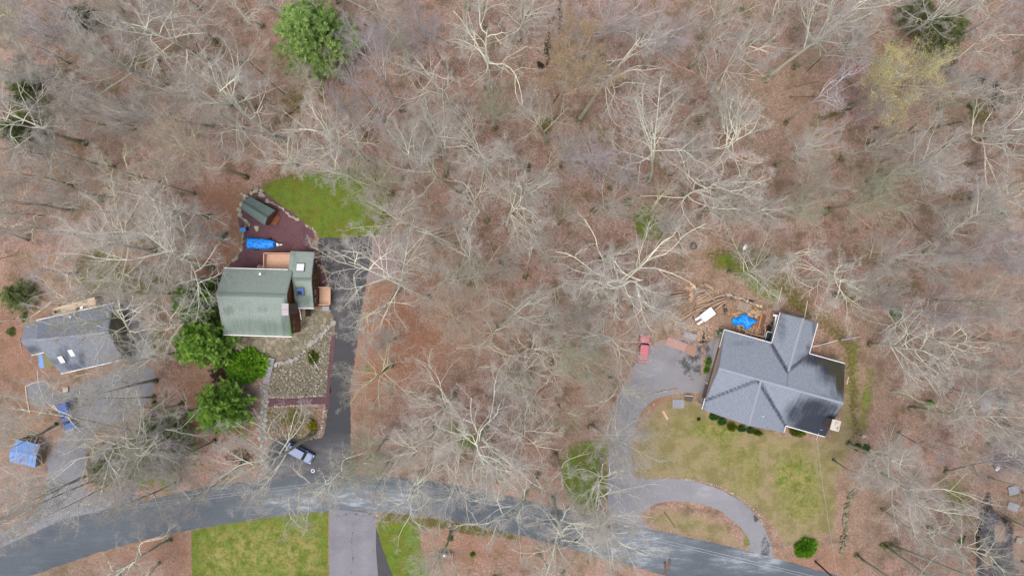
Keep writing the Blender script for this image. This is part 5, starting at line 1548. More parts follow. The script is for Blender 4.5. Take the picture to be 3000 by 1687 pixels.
mb = MB(); mb.box((-32.6, -3.6, .5), (1.25, .8, .12)); mb.box((-32.6, -3.3, .25), (1.1, .3, .5)); child(mb, 'porch_step', M['grey_board'], gh)
for x_ in (-42.8, -43.55):
    pass
for i, px_ in enumerate((760, 773)):
    x, y, _ = W(px_, 787, 1.3)
    y += 0.28
    rr = empty('propane_tank', (x - .1, y, 0), 0, ('left' if i == 0 else 'right') + ' one of two pale rounded tanks by the deck corner', 'tank')
    mb = MB(); rings = []
    for z, r_ in ((.05, .44), (.9, .44), (1.15, .38), (1.3, .2), (1.34, .05)):
        rings.append([(r_ * math.cos(2 * math.pi * k / 14), r_ * math.sin(2 * math.pi * k / 14), z) for k in range(14)])
    mb.loft(rings); mb.build('tank_body', M['deck_peach'], rr, True)
    mb = MB(); mb.tube((0, 0, 1.3), (0, 0, 1.42), .08, .08, 8); mb.build('valve', M['metal'], rr)

# ================================================================== garden shed
sh = empty('shed', (-43.9, 12.2, 0), 0, 'small garden shed with green shingle roof and red-brown boarded end', 'shed')
P1, P2, P3, P4 = (732, 575.6), (806.7, 616), (776, 661), (706, 610.5)
zsh, zsr = 2.2, 3.5
c1, c2, c3, c4 = (W(*p, zsh) for p in (P1, P2, P3, P4))
mW = ((np.array(c1) + np.array(c4)) / 2); mE = ((np.array(c2) + np.array(c3)) / 2); mW[2] = zsr; mE[2] = zsr
dirv = (mE - mW); dirv /= np.linalg.norm(dirv)
q = [(c2, c1, tuple(mW), tuple(mE)), (c4, c3, tuple(mE), tuple(mW))]
childmesh(roof_mesh('roof', q, M['roof_shed'], 0.1, 14, [(770, 640, 30, 12, .3)], []), 'roof', sh)
cap(tuple(mW), tuple(mE), M['roof_shed'], root=sh, w=0.4)
ctr = (np.array(c1) + np.array(c2) + np.array(c3) + np.array(c4)) / 4
def inset(p, k): return tuple(ctr[:2] + (np.array(p[:2]) - ctr[:2]) * k)
w4 = [inset(p, .93) for p in (c4, c3, c2, c1)]
# square the end walls under the roof
mb = MB(); mb.plate([(x, y, 2.12) for x, y in w4], 2.12); child(mb, 'wall', M['shed_wood'], sh)
mb = MB()
for pa, pb, pm in ((w4[1], w4[2], mE), (w4[3], w4[0], mW)):
    k = ctr + (pm - ctr) * .93
    o_ = np.array([k[0], k[1]]) - (np.array(pa) + np.array(pb)) / 2
    inn = (ctr[:2] - k[:2]); inn = inn / np.linalg.norm(inn) * .15
    V_ = [(*pa, 2.13), (*pb, 2.13), ((pa[0] + pb[0]) / 2, (pa[1] + pb[1]) / 2, 3.35)]
    V_ += [(v[0] + inn[0], v[1] + inn[1], v[2]) for v in V_]
    mb.add(V_, [(0, 1, 2), (5, 4, 3), (0, 3, 4, 1), (1, 4, 5, 2), (2, 5, 3, 0)])
child(mb, 'gable', M['shed_wood'], sh)
pa, pb = np.array(w4[1]), np.array(w4[2])
mid = (pa + pb) / 2; dr = (pb - pa) / np.linalg.norm(pb - pa); out = np.array([dr[1], -dr[0]])
if np.dot(out, mid - ctr[:2]) < 0: out = -out
mb = MB(); a_ = mid - dr * .8 + out * .04; b_ = mid + dr * .8 + out * .04
mb.bar((*a_, 1.0), (*b_, 1.0), .06, 1.95); dd_ = child(mb, 'door', M['old_wood'], sh)
mb = MB(); mb.box((*(mid + out * .1), 1.0), (.08, .08, .3)); o = mb.build('handle', M['metal'], dd_); pass
mb = MB(); c_ = mid + out * .55; mb.bar((*(c_ - dr * .9), .16), (*(c_ + dr * .9), .16), .9, .08); child(mb, 'ramp', M['shed_wood'], sh)

# ================================================================== grey-roofed house (left)
lh = empty('house', (-78, -9, 0), 0, 'house with blue-grey shingle roof, two white skylights and an olive awning, seen through limbs', 'house')
z5, z6 = 3.4, 6.9
NWp, NEp = W(106, 939, z5), W(334, 888, z5)
SEp, SWp = W(360, 1053, z5), W(178, 1094, z5)
NWv, NEv, SEv, SWv = (np.array(p) for p in (NWp, NEp, SEp, SWp))
RWv, REv = np.array(W(100, 996, z6)), np.array(W(318, 972, z6))
# keep the ridge parallel with the eaves
st = [(160,1060,40,14,0.6),(215,1075,50,14,0.7),(195,1048,10,40,0.75),(240,1050,14,30,0.8),(180,1035,16,30,0.6),(90,1015,26,20,0.7),(100,1030,20,10,0.8),(240,1010,60,20,0.25),(300,1005,50,8,0.3),(140,975,80,14,0.15)]
q = [(tuple(NEv), tuple(NWv), tuple(RWv), tuple(REv)), (tuple(SWv), tuple(SEv), tuple(REv), tuple(RWv))]
childmesh(roof_mesh('roof', q, M['roof_left'], 0.15, 26, st, []), 'roof', lh)
cap(tuple(RWv), tuple(REv), M['ridge_cap'], root=lh, w=0.3)
def ins(p, c, k): return (c[0] + (p[0] - c[0]) * k, c[1] + (p[1] - c[1]) * k)
cc = (NWv + NEv + SEv + SWv) / 4
mb = MB(); mb.plate([(*ins(p, cc, .94), 3.25) for p in (SWv, SEv, NEv, NWv)], 3.25); child(mb, 'wall', M['olive_wall'], lh)
mb = MB()
for a_, b_, r_ in ((SEv, NEv, REv), (NWv, SWv, RWv)):
    rr_ = cc + (r_ - cc) * .93
    V_ = [(*ins(a_, cc, .94), 3.26), (*ins(b_, cc, .94), 3.26), (rr_[0], rr_[1], 6.5)]
    V_ += [tuple(cc[:2] * .02 + np.array(v[:2]) * .98) + (v[2],) for v in V_]
    mb.add(V_, [(0, 1, 2), (5, 4, 3), (0, 3, 4, 1), (1, 4, 5, 2), (2, 5, 3, 0)])
child(mb, 'gable', M['olive_wall'], lh)
# small west wing
a1, a2, a3, a4 = W(73, 952, 3.2), W(112, 941, 3.2), W(131, 1031, 3.2), W(92, 1040, 3.2)
r1, r2 = W(61, 1000, 5.2), W(112, 990, 5.2)
childmesh(roof_mesh('roof', [(a2, a1, r1, r2), (a4, a3, r2, r1)], M['roof_left'], 0.13, 12, [(92, 1025, 30, 16, .8)], []), 'roof', lh)
mb = MB(); c_ = (np.array(a1) + np.array(a2) + np.array(a3) + np.array(a4)) / 4
mb.plate([(*ins(p, c_, .93), 3.05) for p in (a4, a3, a2, a1)], 3.05); child(mb, 'wall', M['grey_wall'], lh)
mb = MB()
mb.bar(NWv + [0, .05, -.05], NEv + [0, .05, -.05], .13, .12); mb.bar(SWv + [0, -.05, -.05], SEv + [0, -.05, -.05], .15, .14); mb.bar(np.array(a4) + [0, -.05, -.05], np.array(a3) + [0, -.05, -.05], .13, .12)
child(mb, 'gutter', M['trim_white'], lh)
nrm = np.cross(SEv - SWv, RWv - SWv); nrm /= np.linalg.norm(nrm)
def on_slope(px, py, up=0.0):
    z = 4.5
    for _ in range(30):
        x, y, _z = W(px, py, z)
        z = SWv[2] - (nrm[0] * (x - SWv[0]) + nrm[1] * (y - SWv[1])) / nrm[2]
    return np.array([x, y, z]) + nrm * up
ud = (SEv - SWv) / np.linalg.norm(SEv - SWv)
vd = np.cross(nrm, ud)
for (cx, cy) in ((211, 1032), (181, 1051)):
    c_ = on_slope(cx, cy)
    def sq(w, l, up): return [tuple(c_ + ud * a * w / 2 + vd * b * l / 2 + nrm * up) for a, b in ((-1, -1), (1, -1), (1, 1), (-1, 1))]
    mb = MB(); mb.plate(sq(.95, 1.5, .16), .2); sk = child(mb, 'skylight', M['frame_dark'], lh)
    mb = MB(); mb.plate(sq(.82, 1.36, .22), .1); o = mb.build('skylight_dome', M['dome_white'], sk); pass
mb = MB(); c_ = on_slope(200, 927); p = W(207, 928, 5.0); mb.tube((p[0], p[1], 4.2), (p[0], p[1], 5.1), .13, .13, 10); mb.tube((p[0], p[1], 5.1), (p[0], p[1], 5.22), .26, .22, 10); child(mb, 'roof_vent', M['metal'], lh)
mb = MB(); mb.plate([W(129, 1077, 2.5), W(173, 1069, 2.5), W(145, 1035, 2.8), W(123, 1037, 2.8)], .08); child(mb, 'awning', M['olive_roof'], lh)
mb = MB(); mb.plate([W(116, 1079, 2.3), W(129, 1077.5, 2.42), W(123, 1037.5, 2.72), W(112, 1039, 2.6)], .05); mb.tube(W(120, 1070, 0), W(120, 1070, 2.3), .06, .06, 6); mb.tube(W(170, 1067, 0), W(170, 1067, 2.4), .06, .06, 6); child(mb, 'awning_panel', M['tarp_roof'], lh)
# rear deck
dk = [W(156.5, 924.5, 1.6), W(284, 899, 1.6), W(277, 870, 1.6), W(152, 904, 1.6)]
d0, d1, d2, d3 = (np.array(p) for p in dk)
nb = 15
for i in range(nb):
    t0, t1 = i / nb, (i + .9) / nb
    mb = MB(); mb.plate([tuple(d0 + (d3 - d0) * t0), tuple(d1 + (d2 - d1) * t0), tuple(d1 + (d2 - d1) * t1), tuple(d0 + (d3 - d0) * t1)], .05); child(mb, 'deck_board', M['deck_tan'], lh)
mb = MB(); mb.plate([tuple(p - np.array([0, 0, .08])) for p in (d0, d1, d2, d3)], .2); 
for p in (d0, d1, d2, d3): mb.tube((p[0], p[1], 0), (p[0], p[1], 1.5), .08, .08, 6)
child(mb, 'deck_frame', M['old_wood'], lh)
for (x, y, nm, mt, lab, cat) in ((165, 913, 'barbecue_grill', 'black', 'small black round grill at the left end of the tan deck', 'grill'), (238, 902, 'patio_chair', 'white_paint', 'white chair near the house end of the tan deck', 'chair'), (225, 905, 'patio_chair', 'frame_dark', 'dark chair beside the white one on the tan deck', 'chair')):
    p = W(x, y, 2.1)
    rt = empty(nm, (p[0], p[1], 1.6), .3, lab, cat)
    if nm == 'barbecue_grill':
        mb = MB(); mb.loft([[(r_ * math.cos(k * math.pi / 6), r_ * math.sin(k * math.pi / 6), z) for k in range(12)] for z, r_ in ((.45, .12), (.6, .27), (.75, .3), (.95, .2), (1.0, .06))]); mb.build('bowl', M['black'], rt, True)
        mb = MB(); [mb.tube((.25 * math.cos(a), .25 * math.sin(a), 0), (.1 * math.cos(a), .1 * math.sin(a), .5), .02, .02, 5) for a in (0, 2.1, 4.2)]; mb.build('leg', M['metal'], rt)
    else:
        mb = MB(); mb.box((0, 0, .42), (.5, .5, .05)); mb.build('seat', M[mt], rt)
        mb = MB(); mb.box((0, -.25, .7), (.5, .05, .55)); mb.build('backrest', M[mt], rt)
        for sx in (-.22, .22):
            for sy in (-.22, .22):
                mb = MB(); mb.box((sx, sy, .2), (.04, .04, .4)); mb.build('leg', M[mt], rt)

# ================================================================== blue-roofed shelter (left edge)
bs = empty('shelter', W(75, 1328, 0), 0, 'canvas-walled shelter with a pale blue tarp roof at the lower left edge', 'shelter')
b1, b2, b3, b4 = W(50, 1286, 2.4), W(117, 1303, 2.4), W(102, 1369, 2.4), W(28, 1351, 2.4)
rA, rB = W(28, 1322, 3.3), W(107, 1334, 3.3)
mb = MB(); mb.add([b4, b3, rB, rA, b2, b1], [(0, 1, 2, 3), (3, 2, 4, 5)])
V2 = [(v[0], v[1], v[2] - .06) for v in (b4, b3, rB, rA, b2, b1)]; mb.add(V2, [(3, 2, 1, 0), (5, 4, 2, 3)])
child(mb, 'roof', M['tarp_roof'], bs)
c_ = (np.array(b1) + np.array(b2) + np.array(b3) + np.array(b4)) / 4
g4 = [ins(p, c_, .97) for p in (b4, b3, b2, b1)]
mb = MB(); mb.plate([(x, y, 2.3) for x, y in g4], 2.3); child(mb, 'wall', M['tan_wall'], bs)
mb = MB()
for a_, b_, r_ in ((g4[1], g4[2], rB), (g4[3], g4[0], rA)):
    V_ = [(*a_, 2.31), (*b_, 2.31), (*ins(r_, c_, .96), 3.2)]; V_ += [(*ins(v, c_, .95), v[2]) for v in V_]
    mb.add(V_, [(0, 1, 2), (5, 4, 3), (0, 3, 4, 1), (1, 4, 5, 2), (2, 5, 3, 0)])
child(mb, 'gable', M['tan_wall'], bs)

# ================================================================== lean-to at the right edge
le = empty('lean_to', W(2895, 1178, 0), 0, 'flat grey metal-roofed lean-to under branches near the right edge', 'lean-to')
mb = MB(); mb.plate([W(2874, 1196.5, 2.2), W(2902.5, 1199, 2.2), W(2919, 1151, 2.35), W(2888, 1146, 2.35)], .06); child(mb, 'roof', M['metal_dull'], le)
mb = MB(); mb.plate([W(2871, 1203.5, 2.16), W(2899, 1210, 2.16), W(2902, 1200, 2.2), W(2874, 1197.4, 2.2)], .06); child(mb, 'roof', M['grey_board'], le)
for p in ((2876, 1200), (2902, 1206), (2917, 1154), (2888, 1150)):
    mb = MB(); mb.tube(W(p[0] - 25, p[1] - 7, 0), W(p[0] - 1, p[1], 2.1), .06, .06, 6); child(mb, 'post', M['frame_dark'], le)
for a_, b_, w_ in ((W(2888, 1140, 1.6), W(2925, 1148, 1.6), .1), (W(2920, 1228, .8), W(2944, 1205, .8), .5), (W(2938, 1160, .6), W(2925, 1225, .6), .3)):
    mb = MB(); mb.bar(a_, b_, w_, .06); child(mb, 'rail', M['frame_dark'], le)
for i, (x, y, w, l, a, lab) in enumerate(((2970, 1436, 30, 24, .2, 'pale grey sheet on the ground near the right edge, upper of two'), (2968, 1484, 32, 22, -.3, 'pale grey sheet on the ground near the right edge, lower of two'))):
    p = W(x, y, .3)
    rt = empty('metal_sheet', (p[0], p[1], 0), a, lab, 'metal sheet')
    mb = MB()
    n = 12; ww, ll = w * PXM, l * PXM
    V_ = []; 
    for k in range(n + 1):
        for s_ in (-1, 1):
            V_.append((-ww / 2 + ww * k / n, s_ * ll / 2, .3 + .05 * (k % 2) + .05 * math.sin(k)))
    F_ = [(2 * k, 2 * k + 2, 2 * k + 3, 2 * k + 1) for k in range(n)]
    mb.add(V_, F_); mb.add([(v[0], v[1], v[2] - .02) for v in V_], [f_[::-1] for f_ in F_]); mb.build('sheet', M['metal_dull'], rt)
    mb = MB(); [mb.box((sx * ww * .35, 0, .12), (.12, ll * .8, .22)) for sx in (-1, 0, 1)]; mb.build('batten', M['old_wood'], rt)

# ------------------------------------------------------------------ stones, patio, paths, steps
def rock_mesh(seed, flat=0.55, sub=1):
    r = np.random.default_rng(seed)
    import bmesh
    bm = bmesh.new(); bmesh.ops.create_icosphere(bm, subdivisions=2 if sub > 1 else 1, radius=1.0)
    ph = r.uniform(0, 6, 6)
    for v in bm.verts:
        c = v.co
        k = 1 + 0.14 * math.sin(c.x * 3 + ph[0]) + 0.12 * math.sin(c.y * 4 + ph[1]) + 0.1 * math.sin(c.z * 3 + ph[2]) + r.normal(0, 0.05)
        v.co = c * k
        if v.co.z > 0.55: v.co.z = 0.55 + (v.co.z - 0.55) * 0.3
        v.co.z *= flat
    me = bpy.data.meshes.new('stone'); bm.to_mesh(me); bm.free()
    return me
ROCKS = {}
for key in ('rock', 'pale_rock', 'moss_rock', 'path_stone'):
    ROCKS[key] = []
    for s in range(5):
        me = rock_mesh(s, 0.5, 2); me.materials.append(M[key]); ROCKS[key].append(me)
def rock(px, py, rx, ry=None, h=0.4, key='rock', parent=None, name='stone', rz=None):
    x, y, _ = W(px, py, h * .5)
    o = obj(name, random.choice(ROCKS[key]), None, (x, y, h * .15), (0, 0, random.uniform(0, 6.28) if rz is None else rz), (rx * PXM, (ry or rx) * PXM, h * 1.5))
    if parent is not None:
        o.parent = parent
        o.matrix_parent_inverse = Matrix.Translation(-parent.location)
    return o
# big boulders by the shed: (px, py, rx, ry, rotation)
BB = [(747,560,10,8,.4,'large tan boulder touching the lawn corner above the shed'),(750,551,9,6,.2,'boulder at the very top of the rock border above the shed'),(766,571,12,7,-.5,'flat oblong boulder right above the shed roof'),(765,558,11,5,-.3,'low boulder between the lawn tip and the oblong one'),(737,566,6,7,.2,'upright boulder left of the large tan one'),
      (784,590,8,6,-.6,'boulder half way down the lawn edge right of the shed'),(797,594,9,5,-.2,'flat boulder beside a white stone right of the shed'),(703,629,9,9,.1,'round pale boulder left of the shed corner'),(708,568,5,5,0,'small boulder upper left of the shed'),(715,590,4,9,-.7,'narrow boulder along the shed west end'),
      (752,668,7,8,.3,'boulder below the shed near the mossy plant'),(871,643,7,5,0,'pale round boulder on the lawn edge halfway to the driveway'),(698,613,6,6,.3,'mossy boulder just left of the shed roof corner'),(691,757,7,7,0,'mossy boulder on the yard border left of the covered boat, lower'),(720,646,8,4,-.5,'low boulder between the shed and the blue bin')]
for (x, y, rx, ry, a, lab) in BB:
    o = rock(x, y, rx, ry, .55, 'rock', None, 'boulder', a)
    tag(o, lab, 'boulder')
tag(rock(697, 1144, 12, 10, .5, 'path_stone', None, 'boulder', .1), 'pale flat-topped boulder between the bright yew and the rounded pine', 'boulder')
tag(rock(2533, 1278, 7, 7, .4, 'pale_rock', None, 'boulder', .1), 'pinkish boulder in the grass lower right of the charcoal-roofed house', 'boulder')
tag(rock(1572, 265, 8, 6, .5, 'pale_rock', None, 'boulder', .1), 'pale boulder beside the dark wet gully, top centre woods', 'boulder')
tag(rock(135, 665, 10, 8, .5, 'rock', None, 'boulder', .1), 'grey boulder in the left woods, left one of two', 'boulder')
tag(rock(175, 653, 9, 6, .5, 'rock', None, 'boulder', .4), 'grey boulder in the left woods, right one of two', 'boulder')
tag(rock(2988, 1583, 16, 12, .9, 'rock', None, 'boulder', .4), 'large grey boulder at the right edge beyond the dark track', 'boulder')

def stone_row(name, label, cat, line, rx, h, key, step, jit=0.25, width=0.0, gap=0.0, base=None, sort_off=0.0):
    P = smooth_line(line, 2)
    L = np.cumsum([0] + [math.dist(P[i], P[i + 1]) for i in range(len(P) - 1)])
    c = W(*P[len(P) // 2])
    root = empty(name, (c[0], c[1], 0), 0, label, cat)
    s = 0.0
    while s < L[-1]:
        i = int(np.searchsorted(L, s)); i = min(i, len(P) - 1)
        if random.random() > gap:
            r_ = rx * random.uniform(.65, 1.35)
            rock(P[i][0] + random.gauss(0, jit * rx) + random.uniform(-width, width), P[i][1] + random.gauss(0, jit * rx), r_, r_ * random.uniform(.6, .95), h * random.uniform(.8, 1.2), key, root)
        s += step * random.uniform(.8, 1.25)
    return root
stone_row('stone_edging', 'line of small pale stones between the maroon gravel and the rear lawn', 'stone edging', [(802,597),(815,605),(829,613),(845,630),(858,637),(868,642)], 3.2, .3, 'pale_rock', 4.5)
stone_row('stone_edging', 'sparse pale stones where the rear lawn meets the gravel near the black driveway', 'stone edging', [(896,659),(905,664),(912,670),(918,672),(931,687)], 3.6, .3, 'pale_rock', 6)
stone_row('stone_edging', 'curved stone edging on the left side of the maroon gravel yard', 'stone edging', [(726,655),(716,668),(711,690),(709,712),(705,735),(698,748),(690,760),(676,768),(668,778),(660,790)], 4.2, .35, 'rock', 6)
stone_row('stone_edging', 'low stone border around the west side of the small green-roofed shed', 'stone edging', [(712,572),(722,575),(712,590),(706,602),(702,615),(706,637),(716,645),(727,652),(731,660)], 4.5, .4, 'rock', 6)
stone_row('stone_wall', 'curved dry stone wall below the green-roofed house patio, left part', 'stone wall', [(690,1022),(712,1028),(735,1036),(755,1043),(775,1052),(786,1058)], 5.2, .5, 'path_stone', 6, .3, 0)
stone_row('stone_wall', 'curved retaining wall of big pale stones between patio and cobbles', 'stone wall', [(808,1068),(818,1066),(836,1062),(858,1055),(872,1046),(884,1036),(893,1026),(905,1012),(918,1000),(935,985),(952,970),(968,955),(978,943)], 7.5, .55, 'path_stone', 9.5, .12)
stone_row('stone_edging', 'pale stones between the black driveway and the purple pad, by the woods', 'stone edging', [(1066,692),(1078,688),(1088,688),(1100,694),(1112,690),(1125,692)], 4.5, .35, 'pale_rock', 6)
stone_row('stone_edging', 'row of white stones on the outer edge of the loop driveway', 'stone edging', [(1998,1402),(2030,1405),(2060,1411),(2090,1418),(2120,1430),(2150,1448),(2175,1462),(2200,1482),(2218,1500),(2226,1512),(2235,1545)], 2.5, .22, 'pale_rock', 6, .2, 0, .12)
stone_row('stone_edging', 'row of stones along the right edge of the dry garden bed by the black driveway', 'stone edging', [(952,1186),(948,1210),(945,1235),(940,1262),(932,1280)], 3.8, .3, 'pale_rock', 7, .4)
stone_row('stone_edging', 'row of pale stones just below the maroon gravel path', 'stone edging', [(805,1192),(830,1190),(860,1189),(890,1188),(920,1186),(950,1184)], 3.4, .28, 'pale_rock', 6.5)
stone_row('stone_edging', 'row of pale stones just above the maroon gravel path', 'stone edging', [(785,1164),(820,1163),(850,1164),(880,1161),(915,1160),(950,1158)], 2.6, .22, 'pale_rock', 6)
stone_row('stone_edging', 'small stones marking the corner of the lavender-grey driveway, right side', 'stone edging', [(1107,1508),(1112,1514),(1116,1522)], 5, .35, 'pale_rock', 7, .4)
ow = stone_row('stone_wall', 'old tumbled mossy stone wall in the woods at lower right', 'stone wall', [(2510,1432),(2496,1450),(2486,1475),(2480,1500),(2476,1525),(2478,1550),(2472,1580),(2470,1600),(2466,1622)], 4.5, .45, 'moss_rock', 2.2, .5, 5)
stone_row('stone_edging', 'low retaining curb of stones north of the charcoal-roofed house', 'stone edging', [(2132,862),(2150,868),(2168,872),(2185,880),(2205,888),(2228,897)], 3.5, .35, 'pale_rock', 5)
stone_row('stone_edging', 'brown stone edging where the loop driveway meets the leaf bed', 'stone edging', [(1875,1180),(1885,1168),(1900,1158),(1925,1150),(1955,1144),(1985,1138)], 3.2, .3, 'rock', 5, .4)

# voronoi flagstones laid as separate slabs
def slabs(parent, poly, cell, key, z, th, seed, jit=0.38, inset_k=0.93, limit=300, holes=(), name='stone', stuff_after=None):
    r = np.random.default_rng(seed)
    W2 = [W(x, y)[:2] for x, y in poly]
    xs = [p[0] for p in W2]; ys = [p[1] for p in W2]
    pts = []
    yy = min(ys) - cell
    while yy < max(ys) + cell:
        xx = min(xs) - cell
        while xx < max(xs) + cell:
            pts.append((xx + r.normal(0, jit * cell), yy + r.normal(0, jit * cell))); xx += cell
        yy += cell
    pts = np.array(pts)
    ins_ = in_poly(pts[:, 0], pts[:, 1], W2)
    for h_ in holes:
        ins_ &= ~in_poly(pts[:, 0], pts[:, 1], [W(x, y)[:2] for x, y in h_])
    made = 0; out = []
    for i in np.nonzero(ins_)[0]:
        p = pts[i]
        d = np.hypot(*(pts - p).T); near = np.argsort(d)[1:15]
        c = [(p[0] + a * cell * 1.1, p[1] + b * cell * 1.1) for a, b in ((-1, -1), (1, -1), (1, 1), (-1, 1))]
        for j in near:
            m = (pts[j] + p) / 2; n = pts[j] - p
            new = []
            for a in range(len(c)):
                A_, B_ = np.array(c[a]), np.array(c[(a + 1) % len(c)])
                da, db = np.dot(A_ - m, n), np.dot(B_ - m, n)
                if da <= 0: new.append(tuple(A_))
                if da * db < 0: new.append(tuple(A_ + (B_ - A_) * (da / (da - db))))
            c = new
            if len(c) < 3: break
        if len(c) < 3: continue
        ce = np.mean(c, 0)
        k = 1 - (0.05 / cell) - (1 - inset_k)
        zz = z + r.uniform(-.012, .02)
        q = [(ce[0] + (a - ce[0]) * k, ce[1] + (b - ce[1]) * k) for a, b in c]
        out.append((ce, q, zz))
    return out
def slab_objs(parent, cells, key, th):
    for ce, q, zz in cells:
        mb = MB()
        mb.plate([(x - ce[0], y - ce[1], 0) for x, y in q], th)
        o = mb.build('stone', M[key], parent, False, (ce[0], ce[1], zz))
        o.matrix_parent_inverse = Matrix.Translation(-parent.location)
patio = empty('patio', W(850, 1010, 0)); tag(patio, kind='structure')
pc = slabs(patio, [(655,985),(860,985),(862,900),(962,903),(966,925),(976,938),(958,955),(932,985),(902,1018),(868,1044),(835,1051),(800,1049),(772,1040),(730,1025),(690,1017),(655,1010)], .92, 'flag', .10, .1, 3)
slab_objs(patio, pc, 'flag', .08)
path = empty('path', W(770, 1270, 0)); tag(path, kind='structure')
pc = slabs(path, [(762,1120),(786,1118),(786,1190),(782,1260),(778,1330),(790,1390),(800,1400),(765,1395),(760,1330),(758,1250),(762,1180)], .66, 'path_stone', .09, .08, 5)
slab_objs(path, pc, 'path_stone', .07)
# weathered wooden steps
gs = empty('garden_steps', W(783, 1082, 0), 0, 'flight of weathered grey plank steps beside the bright yew', 'steps')
for i in range(11):
    t = i / 10
    cx = 799 + (780 - 799) * t; cy = 1051 + (1120 - 1051) * t
    p = W(cx, cy)
    mb = MB(); mb.box((p[0], p[1], .55 - .045 * i), (1.05, .36, .10), -0.12 - .1 * (1 - t)); child(mb, 'step', M['grey_board'], gs)
# cobbles: countless rounded stones
def cobbles():
    r = np.random.default_rng(12)
    poly = [(802,1066),(836,1068),(870,1056),(896,1034),(940,995),(972,960),(968,1020),(960,1100),(953,1156),(790,1160),(786,1122),(796,1085)]
    poly2 = [(786,1190),(950,1184),(935,1280),(905,1290),(860,1290),(800,1292),(785,1285)]
    import bmesh
    base = []
    for s in range(4):
        me = rock_mesh(s + 20, .6, 1); base.append(np.array([v.co[:] for v in me.vertices])); fc = np.array([p.vertices[:] for p in me.polygons])
    V = []; F = []; b = 0; T = []
    for pl, n, dens in ((poly, 3300, 1), (poly2, 700, .5)):
        xs = [p[0] for p in pl]; ys = [p[1] for p in pl]
        px = r.uniform(min(xs), max(xs), n); py = r.uniform(min(ys), max(ys), n)
        k = in_poly(px, py, pl)
        if dens < 1: k &= (py > 1255) | (r.random(n) < .25)
        for x, y in zip(px[k], py[k]):
            s = r.choice([.09, .13, .18, .26], p=[.35, .35, .22, .08]); w = W(x, y)
            a = r.uniform(0, 6.28); c_, s_ = math.cos(a), math.sin(a)
            q = base[r.integers(4)] * np.array([s, s * r.uniform(.6, 1), s * .8])
            q = np.stack([q[:, 0] * c_ - q[:, 1] * s_, q[:, 0] * s_ + q[:, 1] * c_, q[:, 2]], 1) + np.array([w[0], w[1], .06 + s * .15])
            V.append(q); F.append(fc + b); b += len(q); T.append(np.full(len(q), r.random()))
    me = np_mesh('cobbles', np.concatenate(V), None, np.concatenate(F), M['cobble'], {'tone': np.concatenate(T)})
    tag(obj('cobbles', me), 'field of small rounded cobbles below the patio wall', 'cobbles', None, 'stuff')
m, nt, b = newmat('cobblestones', .9, .2)
nt.links.new(mix(nt, 1.0, ramp(nt, attr(nt, 'tone'), [(0, lin(112, 106, 92)), (.4, lin(142, 135, 120)), (.7, lin(160, 154, 142)), (1, lin(188, 180, 162))]), ramp(nt, noise(nt, pos(nt), 4, 3), [(.3, (.7, .7, .66, 1)), (.7, (1.2, 1.2, 1.15, 1))]), 'MULTIPLY'), b.inputs['Base Color'])
M['cobble'] = m
cobbles()

